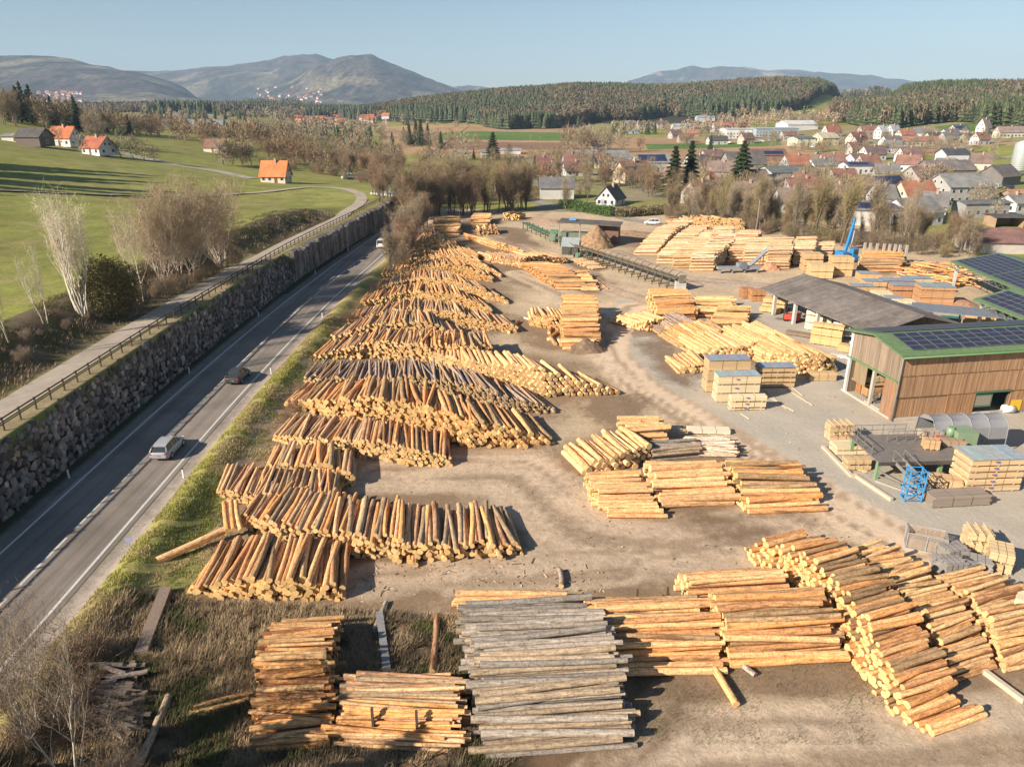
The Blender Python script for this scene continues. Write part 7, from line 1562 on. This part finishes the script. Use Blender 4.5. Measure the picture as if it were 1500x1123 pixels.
    for (za, zb) in ((.2, 1.15), (1.15, 2.1), (2.1, HT)):
        m = MB()
        for i in range(4): p, q = A[i], A[(i + 1) % 4]; m.beam((p[0], p[1], za), (q[0], q[1], zb), .045, .045, B2)
        m.beam((A[0][0], A[0][1], zb), (A[2][0], A[2][1], za), .045, .045, B2); m.build('brace', 'paint', t)
    # mesh crate
    O4 = G(1326, 803); t = thing('board_crate', 'long open metal-framed crate with slatted sides and boards inside', 'crate', O4, R(-24)); m = MB(); LC, WC, HC = 2.6, 1.5, 1.35
    for x, y in ((0, 0), (LC, 0), (LC, WC), (0, WC), (LC / 2, 0), (LC / 2, WC)): m.box(x - .04, x + .04, y - .04, y + .04, 0, HC, (.4, .4, .4))
    for z in (.08, HC): m.beam((0, 0, z), (LC, 0, z), .07, .07, (.4, .4, .4)); m.beam((0, WC, z), (LC, WC, z), .07, .07, (.4, .4, .4)); m.beam((0, 0, z), (0, WC, z), .07, .07, (.4, .4, .4)); m.beam((LC, 0, z), (LC, WC, z), .07, .07, (.4, .4, .4))
    m.build('frame', 'steel', t); m = MB()
    for i in range(11): z = .15 + i * .11; m.box(.05, LC - .05, .03, .05, z, z + .075, (.33, .27, .22)); m.box(.05, LC - .05, WC - .05, WC - .03, z, z + .075, (.36, .29, .22)); m.box(.03, .05, .05, WC - .05, z, z + .075, (.3, .25, .2)); m.box(LC - .05, LC - .03, .05, WC - .05, z, z + .075, (.3, .25, .2))
    m.build('slats', 'wood', t); m = MB()
    for i in range(8): m.box(.1, LC - .1, .1 + i * .16, .24 + i * .16, .2, .75 + r.uniform(0, .15), jit((.42, .31, .2), .15))
    m.build('contents', 'board', t)
    # yellow machine, white tank right of hall door
    p = G(1478, 605); t = thing('yellow_machine', 'yellow trailer saw with long rack beside the hall wall', 'machine', p, R(8)); m = MB(); m.box(0, 1.2, 0, .9, .3, 1.5, (.65, .42, .03)); m.build('cabinet', 'paint', t); m = MB(); m.box(1.2, 7, .2, .8, .6, .75, (.33, .2, .14)); m.box(.5, 7, .2, .8, 1.5, 1.6, (.35, .2, .12)); m.build('rack', 'wood', t)
    for x in (2, 4, 6): m = MB(); m.box(x, x + .12, .2, .8, 0, 1.5, (.2, .18, .15)); m.build('leg', 'steel', t)
    p = G(1468, 604); m = MB(); m.tube([(0, 0, .45), (1.1, 0, .45)], [.45, .45], 14, (.72, .7, .66)); q = m.build('white_tank', 'paint'); q.location = p; tag(q, 'small white tank lying beside the yellow machine', 'tank')
    # objects inside the hall door and end bay
    p = G(1405, 598); m = MB()
    for i in range(16): m.rbox((r.uniform(0, 2), r.uniform(0, 1.5), r.uniform(.3, 1.5)), (r.uniform(.2, .6), .2, r.uniform(.2, .7)), r.random() * 3, jit((.25, .28, .27), .4))
    q = m.build('saw_machine', 'steel'); q.location = p; tag(q, 'grey sawing machine seen inside the open hall door', 'machine')
    hy = R(9.5); O5 = G(1306, 616); c_, s_ = math.cos(hy), math.sin(hy)
    def inh(x, y, z=0): return (O5.x + x * c_ - y * s_, O5.y + x * s_ + y * c_, z)
    for i in range(12): m = MB(); p = inh(1.2 + r.uniform(0, 2.0), .8 + i * .55, .45); m.rbox((0, 0, 0), (2.0, .35, .12), hy + r.uniform(-.3, .3), jit((.32, .30, .26), .2)); m.rbox((.3, 0, .3), (.25, .25, .4), hy, (.25, .3, .25)); q = m.build('roller_table', 'steel'); q.location = p; tag(q, 'grey roller table, %s from the corner in the open hall end' % ordn(i + 1), 'roller table', 'roller tables in the hall end')
    bundle(inh(.8, 5.6, .2), 2.5, 1.2, 1.2, hy, 'orange bundle inside the open end of the hall', (.5, .28, .13)); bundle(inh(.8, 6.9, .2), 2.5, 1.0, 1.3, hy, 'darker orange bundle at the back of the hall end', (.42, .2, .09))
    bundle(inh(.6, 5.8, 1.95), 2.2, 1.0, .8, hy, 'pale bundle on the shelf inside the hall end', (.6, .44, .25))
    # stanchions in the stacks
    for i, (x, y, h) in enumerate([(548, 1078, 1.9), (612, 1082, 1.9), (938, 640, 1.8), (964, 640, 1.8), (932, 893, 1.6), (976, 890, 1.6)]):
        p = G(x, y); m = MB(); m.box(-.06, .06, -.08, .08, 0, h, (.12, .09, .07)); m.beam((0, 0, .1), (0, 1.2, .1), .12, .12, (.12, .09, .07)); m.beam((0, 0, h * .55), (0, .9, .1), .07, .07, (.12, .09, .07)); q = m.build('steel_stanchion', 'steel'); q.location = p
        tag(q, '%s rusty stanchion holding the %s' % (('left', 'right')[i % 2], ['low stack at the bottom', 'small strapped stack', 'stack right of the grey stack'][i // 2]), 'stanchion', 'stanchions')
    # silo
    p = T(1490, 258); t = thing('silo', 'tall pale corrugated steel silo at the right edge', 'silo', p); m = MB(); k = p.y / FPX; rad = 11.5 * k; H = 44 * k; m.tube([(0, 0, H * .12), (0, 0, H * .2), (0, 0, H)], [rad * .4, rad, rad], 28, (.50, .54, .54), caps=False)
    for i in range(14): z = H * (.22 + .055 * i); m.tube([(0, 0, z - .12), (0, 0, z), (0, 0, z + .12)], [rad, rad * 1.015, rad], 28, (.46, .5, .5), caps=False)
    m.build('shell', 'steel', t); m = MB(); m.tube([(0, 0, H), (0, 0, H * 1.1)], [rad * 1.03, rad * .15], 28, (.55, .58, .58)); m.build('cap', 'steel', t)
    for i in range(6): m = MB(); a = i * 1.05; m.beam((math.cos(a) * rad * .8, math.sin(a) * rad * .8, 0), (math.cos(a) * rad * .9, math.sin(a) * rad * .9, H * .22), .3, .3, (.5, .5, .48)); m.build('leg', 'steel', t)
    # hay bales on the meadow, hedge, lamps, goal-like frame
    for i in range(9):
        x = 503 + (i % 5) * 4.6 + (i // 5) * 2; y = 262 - (i // 5) * 1.8; p = T(x, y + .6); m = MB(); m.tube([(-.75, 0, .65 + (i // 5) * .9), (.75, 0, .65 + (i // 5) * .9)], [.6, .6], 14, (.36, .52, .44)); q = m.build('wrapped_bale', 'tarp'); q.location = p; tag(q, 'pale green wrapped bale, %s in the row by the lane' % ordn(i + 1), 'bale', 'wrapped hay bales')
    def hedge(a, b, h, w_, col, label, n=5000, seed=1):
        A, B = T(*a), T(*b); rr = np.random.RandomState(seed); s = rr.rand(n); L = (B - A).length; u = np.array((B - A).normalized()); nrm = np.array([-u[1], u[0], 0])
        c = np.array(A)[None] + s[:, None] * u * L + nrm * (rr.uniform(-.5, .5, n) * w_)[:, None]; zz = rr.rand(n) ** .7 * h * (.75 + .4 * fbm(s * L / 3, s * 0, seed, 3)); c[:, 2] += zz
        d1, d2 = rr.normal(0, .22, (n, 3)), rr.normal(0, .22, (n, 3)); V = np.stack([c, c + d1, c + d2], 1).reshape(-1, 3); C = np.ones((3 * n, 4)); C[:, :3] = np.array(col) * np.repeat(rr.uniform(.6, 1.4, n), 3)[:, None]
        o = npmesh('hedge', V, np.full(n, 3), np.arange(3 * n), C, ['leaf']); tag(o, label, 'hedge')
    hedge((822, 305), (898, 318), 3.2, 3, (.09, .15, .04), 'bright green hedge bordering the village road', 7000, 1); hedge((900, 318), (985, 312), 2.6, 5, (.20, .16, .09), 'brown scrubby hedge right of the green hedge', 7000, 2)
    hedge((1280, 243), (1345, 250), 1.6, 2, (.15, .17, .07), 'dull green garden hedge before the white chalets', 2500, 3)
    for i, (x, y, h, l) in enumerate([(389, 268, 0, ''), (1107, 345, 9, 'wooden utility pole behind the pale stacks'), (1154, 342, 9, 'second wooden utility pole behind the pale stacks'), (791, 222, 10, 'thin power pole in the brown field'), (777, 218, 10, 'thinner power pole left of the field pole'), (1340, 262, 8, 'power pole below the white chalet')]):
        if not h: continue
        p = T(x, y); t = thing('utility_pole', l, 'pole', p); m = MB(); m.tube([(0, 0, 0), (0, 0, h)], [.15, .11], 8, (.28, .22, .17)); m.build('pole', 'wood', t); m = MB(); m.box(-.8, .8, -.06, .06, h - .6, h - .48, (.25, .2, .16)); m.build('crossarm', 'wood', t)
    for i, (x, y) in enumerate([(541, 271), (543, 268), (437, 268), (455, 264)]): pass
    # worker? only a post in the photograph; barrel-size clutter on the yard
    for i in range(420):
        x, y = (r.uniform(520, 1300), r.uniform(540, 930)) if i % 3 else (r.uniform(520, 900), r.uniform(820, 870)); p = G(x, y); m = MB(); m.rbox((0, 0, .04), (r.uniform(.06, .25) if i % 9 else r.uniform(.3, .8), r.uniform(.04, .09), .04), r.random() * 3, jit(r.choice([(.55, .42, .28), (.32, .22, .15), (.24, .17, .12)]), .3)); VCL.append((m, p))
    m = MB()
    for q, p in VCL:
        n = len(m.v); m.v += [(a + p.x, b + p.y, c) for a, b, c in q.v]; m.f += [tuple(i + n for i in f) for f in q.f]; m.c += q.c; m.s += q.s
    tag(m.build('wood_scraps', 'wood'), 'scattered bark and stick scraps lying over the yard', 'scraps', kind='stuff')
lone_spec = []; VCL = []
# ------------------------------------------------------------------ haze
def make_haze():
    me = bpy.data.meshes.new('haze'); x0, x1, y0, y1, z0, z1 = -12500, 12500, -900, 14600, -12, 900
    v = [(x0, y0, z0), (x1, y0, z0), (x1, y1, z0), (x0, y1, z0), (x0, y0, z1), (x1, y0, z1), (x1, y1, z1), (x0, y1, z1)]
    me.from_pydata(v, [], [(3, 2, 1, 0), (4, 5, 6, 7), (0, 1, 5, 4), (1, 2, 6, 5), (2, 3, 7, 6), (3, 0, 4, 7)])
    m = bpy.data.materials.new('haze_air'); m.use_nodes = True; nt = m.node_tree; nt.nodes.clear(); out = nt.nodes.new('ShaderNodeOutputMaterial'); pv = nt.nodes.new('ShaderNodeVolumePrincipled')
    pv.inputs['Color'].default_value = (.53, .75, 1.0, 1); pv.inputs['Density'].default_value = 7.5e-5; pv.inputs['Anisotropy'].default_value = -.05; nt.links.new(pv.outputs[0], out.inputs['Volume'])
    me.materials.append(m); o = bpy.data.objects.new('haze', me); LINK(o); tag(o, kind='stuff')
# ------------------------------------------------------------------ build
import time as _t
t0 = _t.time()
def step(n): print('STEP %-10s %.1fs' % (n, _t.time() - t0))
define_piles()
make_ground(); step('ground')
make_roads(); step('roads')
make_wall(); step('wall')
make_mill(); step('mill')
make_houses(); step('houses')
make_logs(); step('logs')
make_lumber(); step('lumber')
make_vehicles(); make_machines(); step('machines')
make_templates(); make_trees(); flush_trees(); step('trees')
make_woods(); step('woods')
make_haze()
